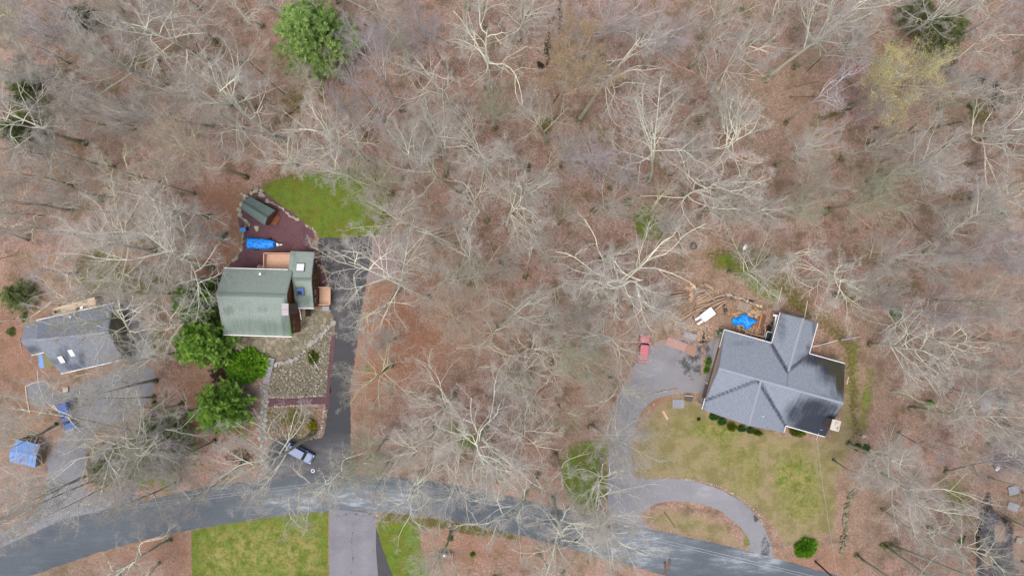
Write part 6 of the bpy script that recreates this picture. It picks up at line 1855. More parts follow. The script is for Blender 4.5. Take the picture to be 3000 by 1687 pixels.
# ------------------------------------------------------------------ vehicles
def wheels(root, xs, hw, r=.34):
    for x in xs:
        for s in (-1, 1):
            mb = MB(); mb.tube((x, s * (hw - .2), r), (x, s * (hw + .01), r), r, r, 18)
            w_ = mb.build('wheel', M['rubber'], root)
            mb = MB(); mb.tube((x, s * (hw - .02), r), (x, s * (hw + .025), r), r * .58, r * .5, 12); mb.build('rim', M['metal'], w_)
def car(px, py, ang, L, Wd, paint, label, style='suv', name='parked_car', z=0.0, dark_roof=False):
    x, y, _ = W(px, py, 0.9)
    root = empty(name, (x, y, z), R(ang), label, 'pickup truck' if style == 'pickup' else 'car')
    h = L / 2; w = Wd / 2
    body = MB()
    if style == 'pickup':
        body.loft([rrect(-h, h, w * .96, .35, .2), rrect(-h, h, w, .55, .22), rrect(-h + .02, h, w, .85, .22), rrect(-h + .05, h - .04, w * .97, .98, .2)])
    else:
        body.loft([rrect(-h + .05, h - .05, w * .94, .3, .3), rrect(-h, h, w, .5, .34), rrect(-h + .02, h - .02, w, .78, .36), rrect(-h + .08, h - .12, w * .95, .92, .34)])
    b_ = body.build('body', paint, root, False)
    if style == 'pickup':
        x0, x1 = -.1, h - 1.35     # cab
        hood = (h - 1.35, h - .1)
        mb = MB(); mb.loft([rrect(-h + .12, -.25, w * .9, 1.0, .08), rrect(-h + .12, -.25, w * .9, 1.38, .08), rrect(-h + .2, -.33, w * .82, 1.46, .08)]); mb.build('bed_cover', paint, root)
    else:
        x0, x1 = -h + .35, h - 1.45
        hood = (h - 1.45, h - .15)
    mb = MB(); mb.loft([rrect(x0, x1 + .25, w * .90, .93, .2), rrect(x0 + .18, x1 - .15, w * .80, 1.42, .2), rrect(x0 + .25, x1 - .25, w * .76, 1.5, .2)]); gl = mb.build('windows', M['glass_car'], root)
    mb = MB(); mb.loft([rrect(x0 + .22, x1 - .2, w * .79, 1.49, .2), rrect(x0 + .28, x1 - .28, w * .74, 1.57, .2)]); mb.build('roof', paint, root)
    for s in (-1, 1):   # pillars
        pl = MB(); pl.bar((x1 + .22, s * w * .88, .94), (x1 - .2, s * w * .77, 1.5), .07, .07); pl.bar((x0 + .02, s * w * .88, .94), (x0 + .24, s * w * .77, 1.5), .09, .07); pl.bar(((x0 + x1) / 2, s * w * .895, .94), ((x0 + x1) / 2, s * w * .785, 1.5), .07, .07); pl.build('pillar', paint, root)
    mb = MB(); mb.loft([rrect(hood[0] + .1, hood[1], w * .86, .93, .2), rrect(hood[0] + .12, hood[1] - .1, w * .8, 1.0, .2)]); mb.build('hood', paint, root)
    for s in (-1, 1):
        mb = MB(); mb.box((h - .06, s * w * .7, .72), (.14, .34, .16)); mb.build('headlight', M['lamp'], root)
        mb = MB(); mb.box((-h + .05, s * w * .82, .8), (.12, .18, .24)); mb.build('tail_light', M['tail'], root)
        mb = MB(); mb.box((x1 + .05, s * (w + .1), 1.02), (.14, .2, .14)); mb.build('mirror', paint, root)
    mb = MB(); mb.box((h + .02, 0, .48), (.14, Wd * .9, .18)); mb.build('bumper', M['metal'] if style == 'pickup' else M['frame_dark'], root)
    mb = MB(); mb.box((-h - .02, 0, .48), (.14, Wd * .9, .18)); mb.build('bumper', M['metal'] if style == 'pickup' else M['frame_dark'], root)
    wheels(root, (-h * .6, h * .62), w)
    return root
car(1886, 1022, 84, 4.9, 1.85, M['red_paint'], 'faded red car parked under a limb at the end of the grey driveway', 'suv')
car(196, 1218, -72, 4.9, 1.8, M['blue_paint'], 'bright blue pickup truck with a covered bed on the left gravel driveway', 'pickup', 'pickup_truck')
car(877, 1327, -28, 5.0, 1.85, M['navy_paint'], 'dark blue car under the leaning tree at the foot of the black driveway', 'suv')
# white enclosed utility trailer with two loading ramps
x, y, _ = W(2074, 921, .9)
tr = empty('trailer', (x, y, 0), R(37), 'small white utility trailer with twin ramps beside the log heap', 'trailer')
mb = MB(); mb.loft([rrect(-1.15, 1.15, .72, .45, .06), rrect(-1.2, 1.2, .75, .9, .06), rrect(-1.15, 1.15, .7, 1.0, .06)]); mb.build('box_body', M['white_paint'], tr)
mb = MB(); mb.box((0, 0, .4), (2.5, 1.2, .08)); mb.box((-1.3, .0, .5), (.14, 1.3, .1)); mb.build('chassis', M['metal'], tr)
for s in (-.44, .40):
    mb = MB(); mb.bar((-1.3, s, .5), (-2.3 + .1 * (s > 0), s, .08), .32, .05); mb.build('ramp', M['white_paint'], tr)
wheels(tr, (0.1,), .82, .28)
# boat on its trailer under a blue tarp
x, y, _ = W(762, 714, 1.0)
bt = empty('boat', (x, y, 0), R(-3), 'boat on a trailer wrapped in a bright blue tarp on the maroon gravel', 'boat')
def hull_ring(s, z, k=1.0):
    n = 20; out = []
    for i in range(n):
        t = i / n * 2
        side = 1 if t < 1 else -1
        u = t if t < 1 else 2 - t
        X = -2.45 + 4.95 * u
        w_ = .92 * (1 - max(0, (u - .45) / .55) ** 2.2 * .55) * k
        if u > .93: w_ *= .9
        out.append((X * (1 if k > .9 else .97), side * w_, z))
    return out
r_ = random.Random(4)
mb = MB()
n = 26; m_ = 11
V_ = []
for i in range(n + 1):
    u = i / n; X = -2.5 + 5.0 * u
    wd = .95 * (1 - max(0, (u - .45) / .55) ** 2.2 * .45)
    crest = 1.28 - .18 * abs(u - .45) * 2 + .10 * math.sin(u * 9)
    for j in range(m_):
        v_ = -1 + 2 * j / (m_ - 1)
        z = crest - .30 * abs(v_) ** 1.5 + r_.uniform(-.05, .05)
        if abs(v_) == 1: z = .45 + r_.uniform(-.08, .05)
        if i in (0, n): z = min(z, .55)
        V_.append((X + (0.06 * r_.uniform(-1, 1) if 0 < i < n else 0), v_ * wd * (1.03 if abs(v_) == 1 else 1) + r_.uniform(-.02, .02), z))
F_ = [(i * m_ + j, (i + 1) * m_ + j, (i + 1) * m_ + j + 1, i * m_ + j + 1) for i in range(n) for j in range(m_ - 1)]
mb.add(V_, F_); mb.add([(a, b * .97, c - .03) for a, b, c in V_], [f[::-1] for f in F_]); mb.build('tarp', M['tarp'], bt, False)
mb = MB(); mb.loft([[(x_ * .9, y_ * .5, .5) for x_, y_, _z in hull_ring(0, 0)][::-1], [(x_, y_ * .85, .95) for x_, y_, _z in hull_ring(0, 0)][::-1]]); mb.build('hull', M['bin_blue'], bt)
mb = MB(); mb.bar((-2.2, .5, .4), (2.4, .35, .4), .08, .1); mb.bar((-2.2, -.5, .4), (2.4, -.35, .4), .08, .1); mb.bar((2.4, .35, .4), (3.6, 0, .42), .07, .09); mb.bar((2.4, -.35, .4), (3.6, 0, .42), .07, .09); mb.bar((-.8, -1.0, .35), (-.8, 1.0, .35), .08, .08); mb.build('trailer_frame', M['metal'], bt)
mb = MB(); mb.tube((3.0, 0, .55), (3.0, 0, .95), .2, .2, 12); mb.box((3.45, .05, .5), (.5, .12, .12)); mb.build('winch_cover', M['white_paint'], bt)
for s in (-1, 1):
    mb = MB(); mb.tube((1.4 if s > 0 else -.8, s * .95, .33), (1.4 if s > 0 else -.8, s * 1.12, .33), .33, .33, 14); mb.build('wheel', M['rubber'], bt)
# planter drum left of the boat, blue bin
x, y, _ = W(717, 702, .5)
dr = empty('planter', (x, y, 0), 0, 'round dark planter tub at the left end of the covered boat', 'planter')
mb = MB(); mb.loft([[(r0 * math.cos(k * math.pi / 8), r0 * math.sin(k * math.pi / 8), z) for k in range(16)] for z, r0 in ((0, .24), (.5, .32), (.52, .27), (.46, .25))]); mb.build('tub', M['old_wood'], dr)
mb = MB(); mb.tube((0, 0, .4), (0, 0, .47), .25, .22, 12); mb.build('soil', M['moss_log'], dr)
x, y, _ = W(712, 673, .8)
bn = empty('bin', (x, y, 0), R(2), 'blue plastic bin with a lid below the small green-roofed shed', 'bin')
mb = MB(); mb.loft([rrect(-.42, .42, .3, .02, .08), rrect(-.5, .5, .37, .95, .1)]); mb.build('bin_body', M['bin_blue'], bn)
mb = MB(); mb.loft([rrect(-.54, .54, .4, .96, .1), rrect(-.5, .5, .36, 1.04, .1)]); mb.build('lid', M['bin_blue'], bn)
mb = MB(); mb.bar((-.5, .42, .9), (.5, .42, .9), .05, .05); mb.tube((.55, -.1, .12), (.55, .3, .12), .12, .12, 8); mb.build('handle', M['black'], bn)
o = obj('broken_branch', MB().add([(0, 0, .08), (.35, .12, .1), (.9, .55, .1), (1.1, .8, .08), (.8, .62, .1), (.3, .3, .1)], [(0, 1, 2, 3, 4, 5)]).plate([(0, 0, .1), (.35, .12, .12), (.9, .55, .12), (1.1, .8, .1), (.8, .62, .12), (.3, .3, .12)], .09).build('t', M['frame_dark']).data, None, W(741, 696)); tag(o, 'dark scrap of wood lying on the gravel above the covered boat', 'scrap')
bpy.data.objects.remove(bpy.data.objects['t'])
# green drum at the corner of the charcoal-roofed house
x, y, _ = W(2112, 975, 1.1)
gd = empty('bin', (x, y, 0), 0, 'round green bin with a white patch at the corner of the charcoal-roofed house', 'bin')
mb = MB(); mb.loft([[(r0 * math.cos(k * math.pi / 9), r0 * math.sin(k * math.pi / 9), z) for k in range(18)] for z, r0 in ((.02, .3), (.95, .36), (1.0, .40), (1.1, .34), (1.15, .1))]); mb.build('bin_body', M['bin_green'], gd, True)
mb = MB(); mb.box((.05, 0, 1.14), (.22, .26, .04)); mb.build('lid_handle', M['white_paint'], gd)
# white ring on the parking apron
bpy.ops.mesh.primitive_torus_add(major_radius=.27, minor_radius=.10, major_segments=24, minor_segments=8, location=W(917, 1378, .1))
o = bpy.context.object; o.name = 'ring_planter'; o.location.z = .15; o.data.materials.append(M['pale_ring']) if 'pale_ring' in M else o.data.materials.append(M['dome_white']); tag(o, 'small white ring lying on the apron below the dark blue car', 'ring')

# ------------------------------------------------------------------ boards, sheets, pallets, tarp on the woodpile
def flatboard(pts, z, th, mat, name, label, cat):
    P_ = [W(x, y, z) for x, y in pts]; c_ = np.mean(P_, 0)
    o = MB().plate([(p[0] - c_[0], p[1] - c_[1], 0) for p in P_][::-1] if False else [(p[0] - c_[0], p[1] - c_[1], 0) for p in P_], th).build(name, mat, None, False, (c_[0], c_[1], z))
    return tag(o, label, cat)
flatboard([(1947,1010),(2006,1031),(2016,1008),(1958,986)], .12, .05, M['ply'], 'plywood_sheet', 'pinkish-brown plywood sheet on the driveway, the left one of two', 'plywood sheet')
flatboard([(2004,1032),(2034,1046.5),(2042.5,1015.5),(2014,1008.5)], .17, .05, M['ply2'], 'plywood_sheet', 'darker brown plywood sheet overlapping the longer one', 'plywood sheet')
flatboard([(2000,986),(2037,998.5),(2042.5,981),(2006,969)], .5, .08, M['grey_board'], 'table_top', 'pale grey weathered board above the plywood sheets', 'board')
flatboard([(1972,1142),(1985,1146),(1987,1137),(1975,1134)], .1, .05, M['ply2'], 'plywood_scrap', 'small brown plywood scrap at the edge of the driveway apron', 'scrap')
# grey slatted lid panel
x, y, _ = W(1988, 1182)
sp = empty('slatted_panel', (x, y, .05), R(0), 'pale grey slatted panel on the lawn near the apron', 'panel')
for i in range(8):
    mb = MB(); mb.box((-1.0 + .26 * i + .05, 0, .10), (.23, 1.55, .05)); mb.build('slat', M['grey_board'], sp)
mb = MB(); mb.box((-.05, .5, .03), (2.1, .12, .05)); mb.box((-.05, -.5, .03), (2.1, .12, .05)); mb.build('batten', M['grey_board'], sp)
flatboard([(2006,1173),(2026,1178),(2032,1162),(2010,1156)], .7, .08, M['frame_dark'], 'workbench', 'dark grey bench top beside the beige wall corner', 'bench')
o = MB().bar(W(1942, 1203, .12), W(1956, 1228, .12), .38, .06).build('plank', M['pink_log']); tag(o, 'pinkish plank lying on the lawn below the slatted panel', 'plank')
o = MB().bar(W(1912, 1182, .1), W(1918, 1186, .1), .2, .06).build('plank', M['pink_log']); tag(o, 'short pink board end left of the pinkish plank', 'plank')
o = MB().bar(W(2007, 1158, .9), W(2030, 1160, .9), .16, .06).build('plank', M['pink_log']); tag(o, 'orange-brown plank on the dark bench top', 'plank')
def pallet(px, py, ang, w, l, mat, label, n=9, z=.0):
    x, y, _ = W(px, py, .2 + z)
    rt = empty('pallet', (x, y, z), R(ang), label, 'pallet')
    for i in range(n):
        mb = MB(); mb.box((-w / 2 + (i + .5) * w / n, 0, .135), (w / n * .58, l, .03)); mb.build('slat', mat, rt)
    for s in (-1, 0, 1):
        mb = MB(); mb.box((0, s * l * .44, .06), (w, .09, .11)); mb.build('runner', mat, rt)
    return rt
pallet(2181, 900, -17, 2.3, 1.35, M['pallet_wood'], 'grey pallet-like rack at the top of the firewood area', 11, .1)
pallet(2147, 920, -105, 1.7, .85, M['pallet_brown'], 'brown pallet left of the blue tarp', 8, .05)
pallet(2212, 908, -17, 1.6, 1.3, M['pallet_brown'], 'brown pallet under split wood, right of the grey rack', 8, .02)
pallet(2220, 950, -17 - 90, 2.4, 1.3, M['pallet_brown'], 'brown pallet stack at the right side of the blue tarp', 11, .1)
pallet(2196, 968, -17, 1.3, 1.2, M['pallet_wood'], 'weathered pallet below the blue tarp', 7, .05)
TP = [(880,610),(940,620),(985,660),(980,720),(1050,738),(1120,750),(1160,790),(1200,820),(1290,835),(1270,865),(1190,870),(1130,920),(1080,955),(1040,990),(1010,1040),(990,1070),(930,1080),(870,1060),(845,1000),(780,960),(700,955),(640,965),(600,980),(540,920),(490,870),(475,800),(510,760),(590,720),(640,705),(740,700),(765,650),(820,625)]
ring = smooth_line([(2100 + x / 10.35, 860 + y / 10.35) for x, y in TP], 1.6, True)
from mathutils.geometry import delaunay_2d_cdt
wr = [Vector(W(x, y, .8)[:2]) for x, y in ring]
gx_, gy_ = np.meshgrid(np.arange(min(v.x for v in wr), max(v.x for v in wr), .11), np.arange(min(v.y for v in wr), max(v.y for v in wr), .11))
gx_ = gx_ + rng.normal(0, .02, gx_.shape)
kk = in_poly(gx_, gy_, [(v.x, v.y) for v in wr])
allp = wr + [Vector((a, b)) for a, b in zip(gx_[kk], gy_[kk])]
v, e_, f, *_ = delaunay_2d_cdt(allp, [(i, (i + 1) % len(wr)) for i in range(len(wr))], [list(range(len(wr)))], 1, 1e-5)
V_ = np.array([(a.x, a.y, 0) for a in v])
edge = np.array([min((p[0] - w_.x) ** 2 + (p[1] - w_.y) ** 2 for w_ in wr) ** .5 for p in V_])
V_[:, 2] = .35 + .55 * np.clip(edge / .5, 0, 1) ** .6 + .10 * wobble(V_[:, 0], V_[:, 1], 2.6, 31) + .05 * wobble(V_[:, 0], V_[:, 1], 6, 32)
o = obj('tarpaulin', np_mesh('tarpaulin', V_, None, np.array([q for q in f if len(q) == 3]), M['tarp'])); tag(o, 'crumpled bright blue tarpaulin thrown over the firewood', 'tarpaulin')

# split firewood billets
def billet(seed, mat):
    r = random.Random(seed); mb = MB()
    a = [(-.5, 0, 0), (-.5, .5, .05), (-.5, .22, .45)]; 
    V_ = [(x + r.uniform(-.05, .05), y + r.uniform(-.06, .06) - .25, z) for x, y, z in a] + [(-x + r.uniform(-.05, .05), y + r.uniform(-.06, .06) - .25, z) for x, y, z in a]
    mb.add(V_, [(2, 1, 0), (3, 4, 5), (0, 1, 4, 3), (1, 2, 5, 4), (2, 0, 3, 5)])
    return pydata('billet', mb.v, mb.f, mat)
BIL = {'split_wood': [billet(s, M['split_wood']) for s in range(4)], 'old_split': [billet(s + 9, M['old_split']) for s in range(4)]}
def billets(n, cx, cy, rx, ry, key, label, group, z0=.1, zh=.4, ln=.45):
    for i in range(n):
        a, rr_ = random.uniform(0, 6.28), random.random() ** .5
        px, py = cx + rx * rr_ * math.cos(a), cy + ry * rr_ * math.sin(a)
        x, y, _ = W(px, py, .3)
        o = obj('firewood_billet', random.choice(BIL[key]), None, (x, y, z0 + zh * (1 - rr_) * random.uniform(.6, 1)), (random.uniform(-.3, .3), random.uniform(-.2, .2), random.uniform(0, 6.28)), (ln * random.uniform(.9, 1.4), ln * .8, ln * .8))
        tag(o, label, 'firewood', group)
billets(34, 2028, 842, 11, 11, 'split_wood', 'fresh pale split billet in the small heap by the logs', 'fresh split billets by the log heap', .08, .5, .5)
billets(14, 2026, 868, 5, 12, 'split_wood', 'fresh pale split billet trailing below the small heap', 'fresh billets trailing below the heap', .06, .2, .5)
billets(5, 2010, 842, 8, 4, 'split_wood', 'pale billet left of the small heap', 'pale billets left of the heap', .06, .15, .5)
billets(70, 2213, 916, 22, 12, 'old_split', 'tan split billet heaped on the pallets above the blue tarp', 'split billets above the blue tarp', .25, .4, .48)
billets(26, 2172, 957, 16, 8, 'old_split', 'tan split billet at the lower edge of the blue tarp', 'split billets below the blue tarp', .2, .25, .42)
billets(22, 2162, 922, 15, 8, 'old_split', 'brown split billet between brown pallet and blue tarp', 'split billets left of the blue tarp', .2, .2, .42)
billets(30, 2215, 968, 14, 12, 'old_split', 'brown split billet lying right below the tarp end', 'split billets right of the blue tarp', .2, .25, .42)
# scattered bark and chips under the log heap
def chips():
    r = np.random.default_rng(8)
    n = 900
    px = np.concatenate([r.normal(2030, 30, n // 3), r.normal(2060, 26, n // 3), r.normal(2080, 40, n // 3)]); py = np.concatenate([r.normal(962, 12, n // 3), r.normal(975, 22, n // 3), r.normal(870, 26, n // 3)])
    P_ = np.stack([(px - 1500) * PXM, -(py - 843.5) * PXM, r.uniform(.04, .1, len(px))], 1)
    a = r.uniform(0, 6.28, len(px)); d = np.stack([np.cos(a), np.sin(a), r.normal(0, .15, len(px))], 1); s_ = np.stack([-np.sin(a), np.cos(a), r.normal(0, .2, len(px))], 1)
    L = r.uniform(.06, .2, len(px))[:, None]; w_ = L * .35
    V_ = np.stack([P_ - d * L - s_ * w_, P_ + d * L - s_ * w_, P_ + d * L + s_ * w_, P_ - d * L + s_ * w_], 1).reshape(-1, 3)
    o = obj('wood_chips', np_mesh('wood_chips', V_, np.arange(len(V_)).reshape(-1, 4), None, M['chip'])); tag(o, 'bark scraps and wood chips strewn around the log heap', 'wood chips', None, 'stuff')
M['chip'] = plain('bark_chips', lin(176, 154, 134), .9, .45, 1.2)
chips()

# ------------------------------------------------------------------ logs
def log(a, b, r0, r1, mat, label, z=None, name='log', group=None, wob=.04, cat='log'):
    """crooked tapering log between two pixel points"""
    z0 = r0 * .8 if z is None else z
    A_, B_ = np.array(W(*a, z0)), np.array(W(*b, z0 if z is None else z))
    k = max(2, int(np.linalg.norm(B_ - A_) / 1.2))
    L = np.linalg.norm(B_ - A_)
    t = np.linspace(0, 1, k + 1)[:, None]
    P_ = A_ * (1 - t) + B_ * t
    P_[1:-1, :2] += rng.normal(0, wob * L / k, (max(0, k - 1), 2))
    rad = (r0 * (1 - t[:, 0]) + r1 * t[:, 0]) * rng.uniform(.92, 1.08, k + 1)
    v_, f_, _ = tubes(P_[None], rad[None], 8)
    n = len(v_)
    faces = [tuple(q) for q in f_] + [tuple(range(7, -1, -1)), tuple(range(n - 8, n))]
    me = pydata(name, v_, faces, [mat, M['log_end']])
    idx_ = [0] * len(f_) + [1, 1]
    me.polygons.foreach_set('material_index', idx_)
    me.polygons.foreach_set('use_smooth', [True] * len(f_) + [False] * 2)
    return tag(obj(name, me), label, cat, group)
HEAP = [((2038,882),(2090,852)),((2040,892),(2126,860)),((2036,900),(2128,872)),((2038,908),(2100,884)),((2040,887),(2098,862)),((2072,905),(2134,876)),((2095,908),(2132,880)),((2040,872),(2066,858)),((2040,856),(2095,846)),((2046,866),(2095,850)),((2035,912),(2090,905)),((1965,868),(2015,860)),((1950,860),(2010,854)),((1955,878),(2012,868))]
HL = ['short brown log running up-right at the middle of the heap', 'long brown log forming the upper right arm of the heap', 'thick brown log through the centre right of the heap', 'brown log low in the heap right of the trailer', 'brown log just above the thick central one', 'brown log at the lower right end of the heap', 'short brown log at the far lower right of the heap',
 'short brown log beside the fresh billets', 'topmost thin brown log of the main heap', 'brown log just under the topmost thin one', 'nearly level log at the bottom of the heap', 'level brown log left of the fresh billets, lowest', 'level brown log left of the fresh billets, topmost', 'level brown log at the far lower left of the heap']
for i, (a, b) in enumerate(HEAP):
    log(a, b, random.uniform(.13, .24), random.uniform(.1, .18), M['log_bark'], HL[i], z=.2 + .12 * (i % 4), group='logs in the heap north-west of the charcoal-roofed house')
log((2060, 845), (2096, 882), .19, .13, M['grey_log'], 'pale grey log lying crosswise on top of the log heap', z=.75)
log((2063, 828), (2090, 842), .22, .2, M['grey_log'], 'thick grey log at the top of the heap, upper one of two', z=.25)
log((2065, 832), (2092, 848), .24, .22, M['log_bark'], 'thick brown log at the top of the heap, lower one of two', z=.3)
log((1988, 1000 - 60), (2058, 896), .13, .1, M['log_bark'], 'long straight pole from the plywood to the white trailer, upper one', z=.3)
log((1980, 962), (2052, 905), .12, .09, M['grey_log'], 'long straight pole beside its twin pointing at the log heap', z=.2)
log((1960, 950), (2020, 918), .11, .09, M['log_bark'], 'thin pole left of the twin poles', z=.15)
log((2045, 835), (2028, 905), .07, .05, M['grey_log'], 'thin stick standing across the fresh billets', z=.5)
log((2030, 926), (2038, 950), .1, .09, M['old_wood'], 'short brown post end by the trailer ramps', z=.2)
for i in range(46):
    cx, cy = 1960 + random.gauss(0, 28), 860 + random.gauss(0, 36)
    a = R(random.gauss(35, 18)); L = random.uniform(14, 42)
    log((cx - L * math.cos(a), cy + L * math.sin(a)), (cx + L * math.cos(a), cy - L * math.sin(a)), random.uniform(.04, .09), .03, random.choice([M['grey_log'], M['log_bark']]), 'brown cut pole among the slash left of the log heap', z=random.uniform(.08, .5), name='cut_pole', group='cut poles in the slash left of the log heap', cat='pole')
for i in range(40):
    cx, cy = 1962 + random.gauss(0, 20), 668 + random.gauss(0, 24)
    a = R(random.uniform(20, 150)); L = random.uniform(8, 30)
    log((cx - L * math.cos(a), cy + L * math.sin(a)), (cx + L * math.cos(a), cy - L * math.sin(a)), random.uniform(.04, .08), .02, random.choice([M['grey_log'], M['old_wood']]), 'grey dead branch in the tangled brush heap', z=random.uniform(.1, .9), name='dead_branch', group='dead branches of the brush heap above the slash', wob=.12, cat='branch')
log((1990, 680), (1997, 760), .17, .15, M['moss_log'], 'thin standing trunk felled beside the brush heap')
log((1956, 727), (1979, 725), .09, .08, M['pink_log'], 'bright peeled stick in the brush heap')
log((1921, 742), (1955, 738), .05, .05, M['pink_log'], 'thin peeled stick left of the bright one')
for (k, x0, y0, x1, y1, r0, mt, lab) in [
 (3,1020,905,1270,820,.32,'moss_log','mossy fallen log left of the yellow-budding tree\'s foot'),(3,1370,1085,1700,990,.28,'moss_log','forked mossy log below the yellow-budding tree, main stem'),(3,1690,1000,1810,905,.16,'moss_log','upper fork of the mossy log below the yellow-budding tree'),(3,1700,1010,2110,920,.2,'moss_log','long right branch of the mossy log below the yellow-budding tree'),
 (3,1690,240,1860,425,.26,'old_wood','brown rotten log above the yellow-budding tree'),(3,0,510,95,552,.16,'pink_log','pale pinkish log end right of the tan-leafed tree'),(2,2105,775,2285,825,.2,'pink_log','orange-pink split log beside the tan-leafed tree\'s big neighbour'),(2,2440,430,2576,520,.12,'pink_log','slim pinkish fallen trunk, top centre right'),
 (2,1390,725,1450,742,.09,'pink_log','short pale stick below the wet gully'),(1,1800,475,1912,420,.22,'moss_log','short mossy log left of the tall pale pine'),(1,2160,875,2305,770,.24,'moss_log','mossy log pair below the tall pale pine'),(1,1840,440,1990,560,.12,'old_wood','dark stick crossing the short mossy log'),
 (1,1240,840,1400,900,.15,'moss_log','thin mossy log in the upper left woods'),(2,170,185,320,235,.14,'moss_log','thin mossy log right of the tall pale pine'),(2,660,250,820,330,.15,'moss_log','thin mossy log right of centre in the top woods'),(2,1530,330,1640,40,.12,'old_wood','dark straight stick along the wet gully'),
 (2,1600,780,1650,700,.13,'moss_log','mossy leaning stem under the tan-leafed tree'),(2,770,740,790,890,.08,'old_wood','thin dark stick standing in the centre top woods'),(5,1500,440,1700,400,.13,'old_wood','dark fallen branch in the middle woods'),(5,1290,545,1380,555,.09,'old_wood','thin dark branch by the lone trunk in the middle woods'),
 (5,1960,500,1955,690,.07,'pink_log','thin pink stick standing above the broad central tree'),(5,1430,1340,1560,1260,.09,'old_wood','dark stick in the middle woods below centre'),(5,780,355,850,400,.1,'grey_log','pale bent stick right of the purple pad'),
 (6,1230,115,1430,275,.15,'pink_log','long pale fallen log right of the great spreading tree'),(6,1610,120,1720,250,.13,'old_wood','brown fallen log right of the long pale one'),(6,1850,370,1880,400,.14,'pink_log','pale broken trunk end in the right woods'),(6,1690,860,1830,885,.14,'moss_log','dark mossy log beside the bright bush in the right woods'),
 (6,1790,300,1680,160,.1,'old_wood','thin dark log in the right woods'),(4,0,155,330,178,.14,'moss_log','dark mossy log at the left edge below the woods clearing'),(4,300,205,380,165,.1,'moss_log','short dark branch joined to the mossy log at left'),(4,0,505,100,485,.16,'old_wood','dark log at the left edge above the grey-roofed house'),
 (4,150,1110,165,1215,.09,'pink_log','thin pale stick left of the grey-roofed house'),(7,0,1020,230,925,.17,'old_wood','dark plank-like log at the lower left edge'),(8,1330,170,1590,-5,.1,'old_wood','thin dark log in the lower middle woods'),(8,2435,960,2520,1080,.08,'old_wood','dark stick on the driveway island'),
 (8,1265,500,1275,610,.1,'grey_log','short grey stump-like log in the lower middle woods'),(4,0,975,110,960,.14,'grey_log','grey fallen log at the left edge beside the grey-roofed house'),(7,1385,40,1400,120,.14,'grey_log','short grey dead stub left of the rounded pine'),
 (6,600,1100,700,1060,.1,'old_wood','brown stick hidden against the north gable wall'),(3,800,735,1000,730,.08,'old_wood','thin dark stick left of the whitish dead tree'),(3,840,660,1030,615,.07,'old_wood','thin reddish stick left of the whitish dead tree'),(3,940,540,1090,400,.1,'moss_log','mossy branch beneath the twin slanting trunks'),
 (1,1480,330,1500,400,.1,'moss_log','stub of mossy wood in the upper left woods'),(9,1940,1310,1945,1350,.2,'grey_log','grey broken stump below the bright round bush'),(8,2440,1340,2450,1440,.2,'old_wood','brown broken stump on the lower right verge'),(8,2480,1320,2475,1400,.16,'old_wood','second broken stump on the lower right verge')]:
    log(cr(k, x0, y0), cr(k, x1, y1), r0, r0 * .7, M[mt], lab, name='fallen_log')
# tree stumps / old tyre
x, y, _ = W(2031, 721)
ty = empty('tyre', (x, y, 0), 0, 'old dark tyre full of twigs right of the brush heap', 'tyre')
bpy.ops.mesh.primitive_torus_add(major_radius=.52, minor_radius=.16, major_segments=28, minor_segments=8, location=(0, 0, .16)); o = bpy.context.object; o.name = 'tread'; o.data.materials.append(M['rubber']); o.parent = ty
mb = MB()
for i in range(22):
    a = random.uniform(0, 6.28); mb.tube((random.uniform(-.4, .4), random.uniform(-.4, .4), .1), (random.uniform(-.5, .5), random.uniform(-.5, .5), .4), .02, .012, 4)
mb.build('twigs', M['grey_log'], ty)
x, y, _ = W(2227, 897)
st_ = empty('stump', (x, y, 0), 0, 'yellow sawn round of wood right of the split firewood', 'log round')
mb = MB(); mb.tube((0, 0, 0), (0, 0, .4), .27, .25, 14); mb.build('round', M['log_bark'], st_); mb = MB(); mb.tube((0, 0, .401), (0, 0, .41), .24, .24, 14); mb.build('sawn_face', M['split_wood'], st_)
# junk beside the north wing: boards, bench, cover
for (a, b, w_, z_, mt, lab) in [((2176,965),(2203,980),.12,.5,'pink_log','orange plank leaning below the blue tarp, left one'),((2192,968),(2202,984),.2,.6,'pallet_brown','orange-brown plank crossing near the tarp\'s lower end'),((2182,974),(2240,987),.16,.9,'pink_log','long pale rail of the unfinished frame by the house'),((2240,986),(2243,962),.14,1.0,'pallet_wood','pale post forming the corner of the unfinished frame'),
        ((2232,921),(2218,975),.3,.5,'pallet_brown','long brown board at the right side of the pallets'),((2240,922),(2226,974),.7,.3,'old_wood','wide dark brown board strip next to the pallets'),((2265,923),(2283,926),.3,2.2,'trim_white','white board across the nook at the north wing'),((2266,958),(2246,944),.09,.4,'log_bark','thin stick in the nook beside the north wing')]:
    o = MB().bar(W(*a, z_), W(*b, z_), w_, .07).build('board', M[mt]); tag(o, lab, 'board')
rt = empty('covered_mower', (*W(2252, 985, .6)[:2], 0), R(-15), 'dark-covered machine with a pale rim in the nook by the north wing', 'machine')
mb = MB(); mb.loft([rrect(-.5, .5, .75, .1, .2), rrect(-.45, .45, .7, .8, .2), rrect(-.2, .3, .45, 1.05, .15)]); mb.build('cover', M['window_glass'], rt)
mb = MB(); mb.bar((-.55, .75, .8), (.5, .8, .8), .12, .05); mb.bar((-.55, .75, .8), (-.5, -.6, .7), .1, .05); mb.build('rim', M['trim_white'], rt)
rt = empty('canopy', (*W(2268, 950, 2.0)[:2], 0), 0, 'narrow grey metal canopy along the west side of the north wing', 'canopy')
mb = MB(); P4_ = [W(2262, 1000, 2.2), W(2268, 1003, 2.3), W(2285, 928, 2.3), W(2272, 926, 2.2)]
mb = MB(); mb.plate([tuple(np.array(p) - [rt.location.x, rt.location.y, 0]) for p in P4_], .05); mb.build('panel', M['metal'], rt)
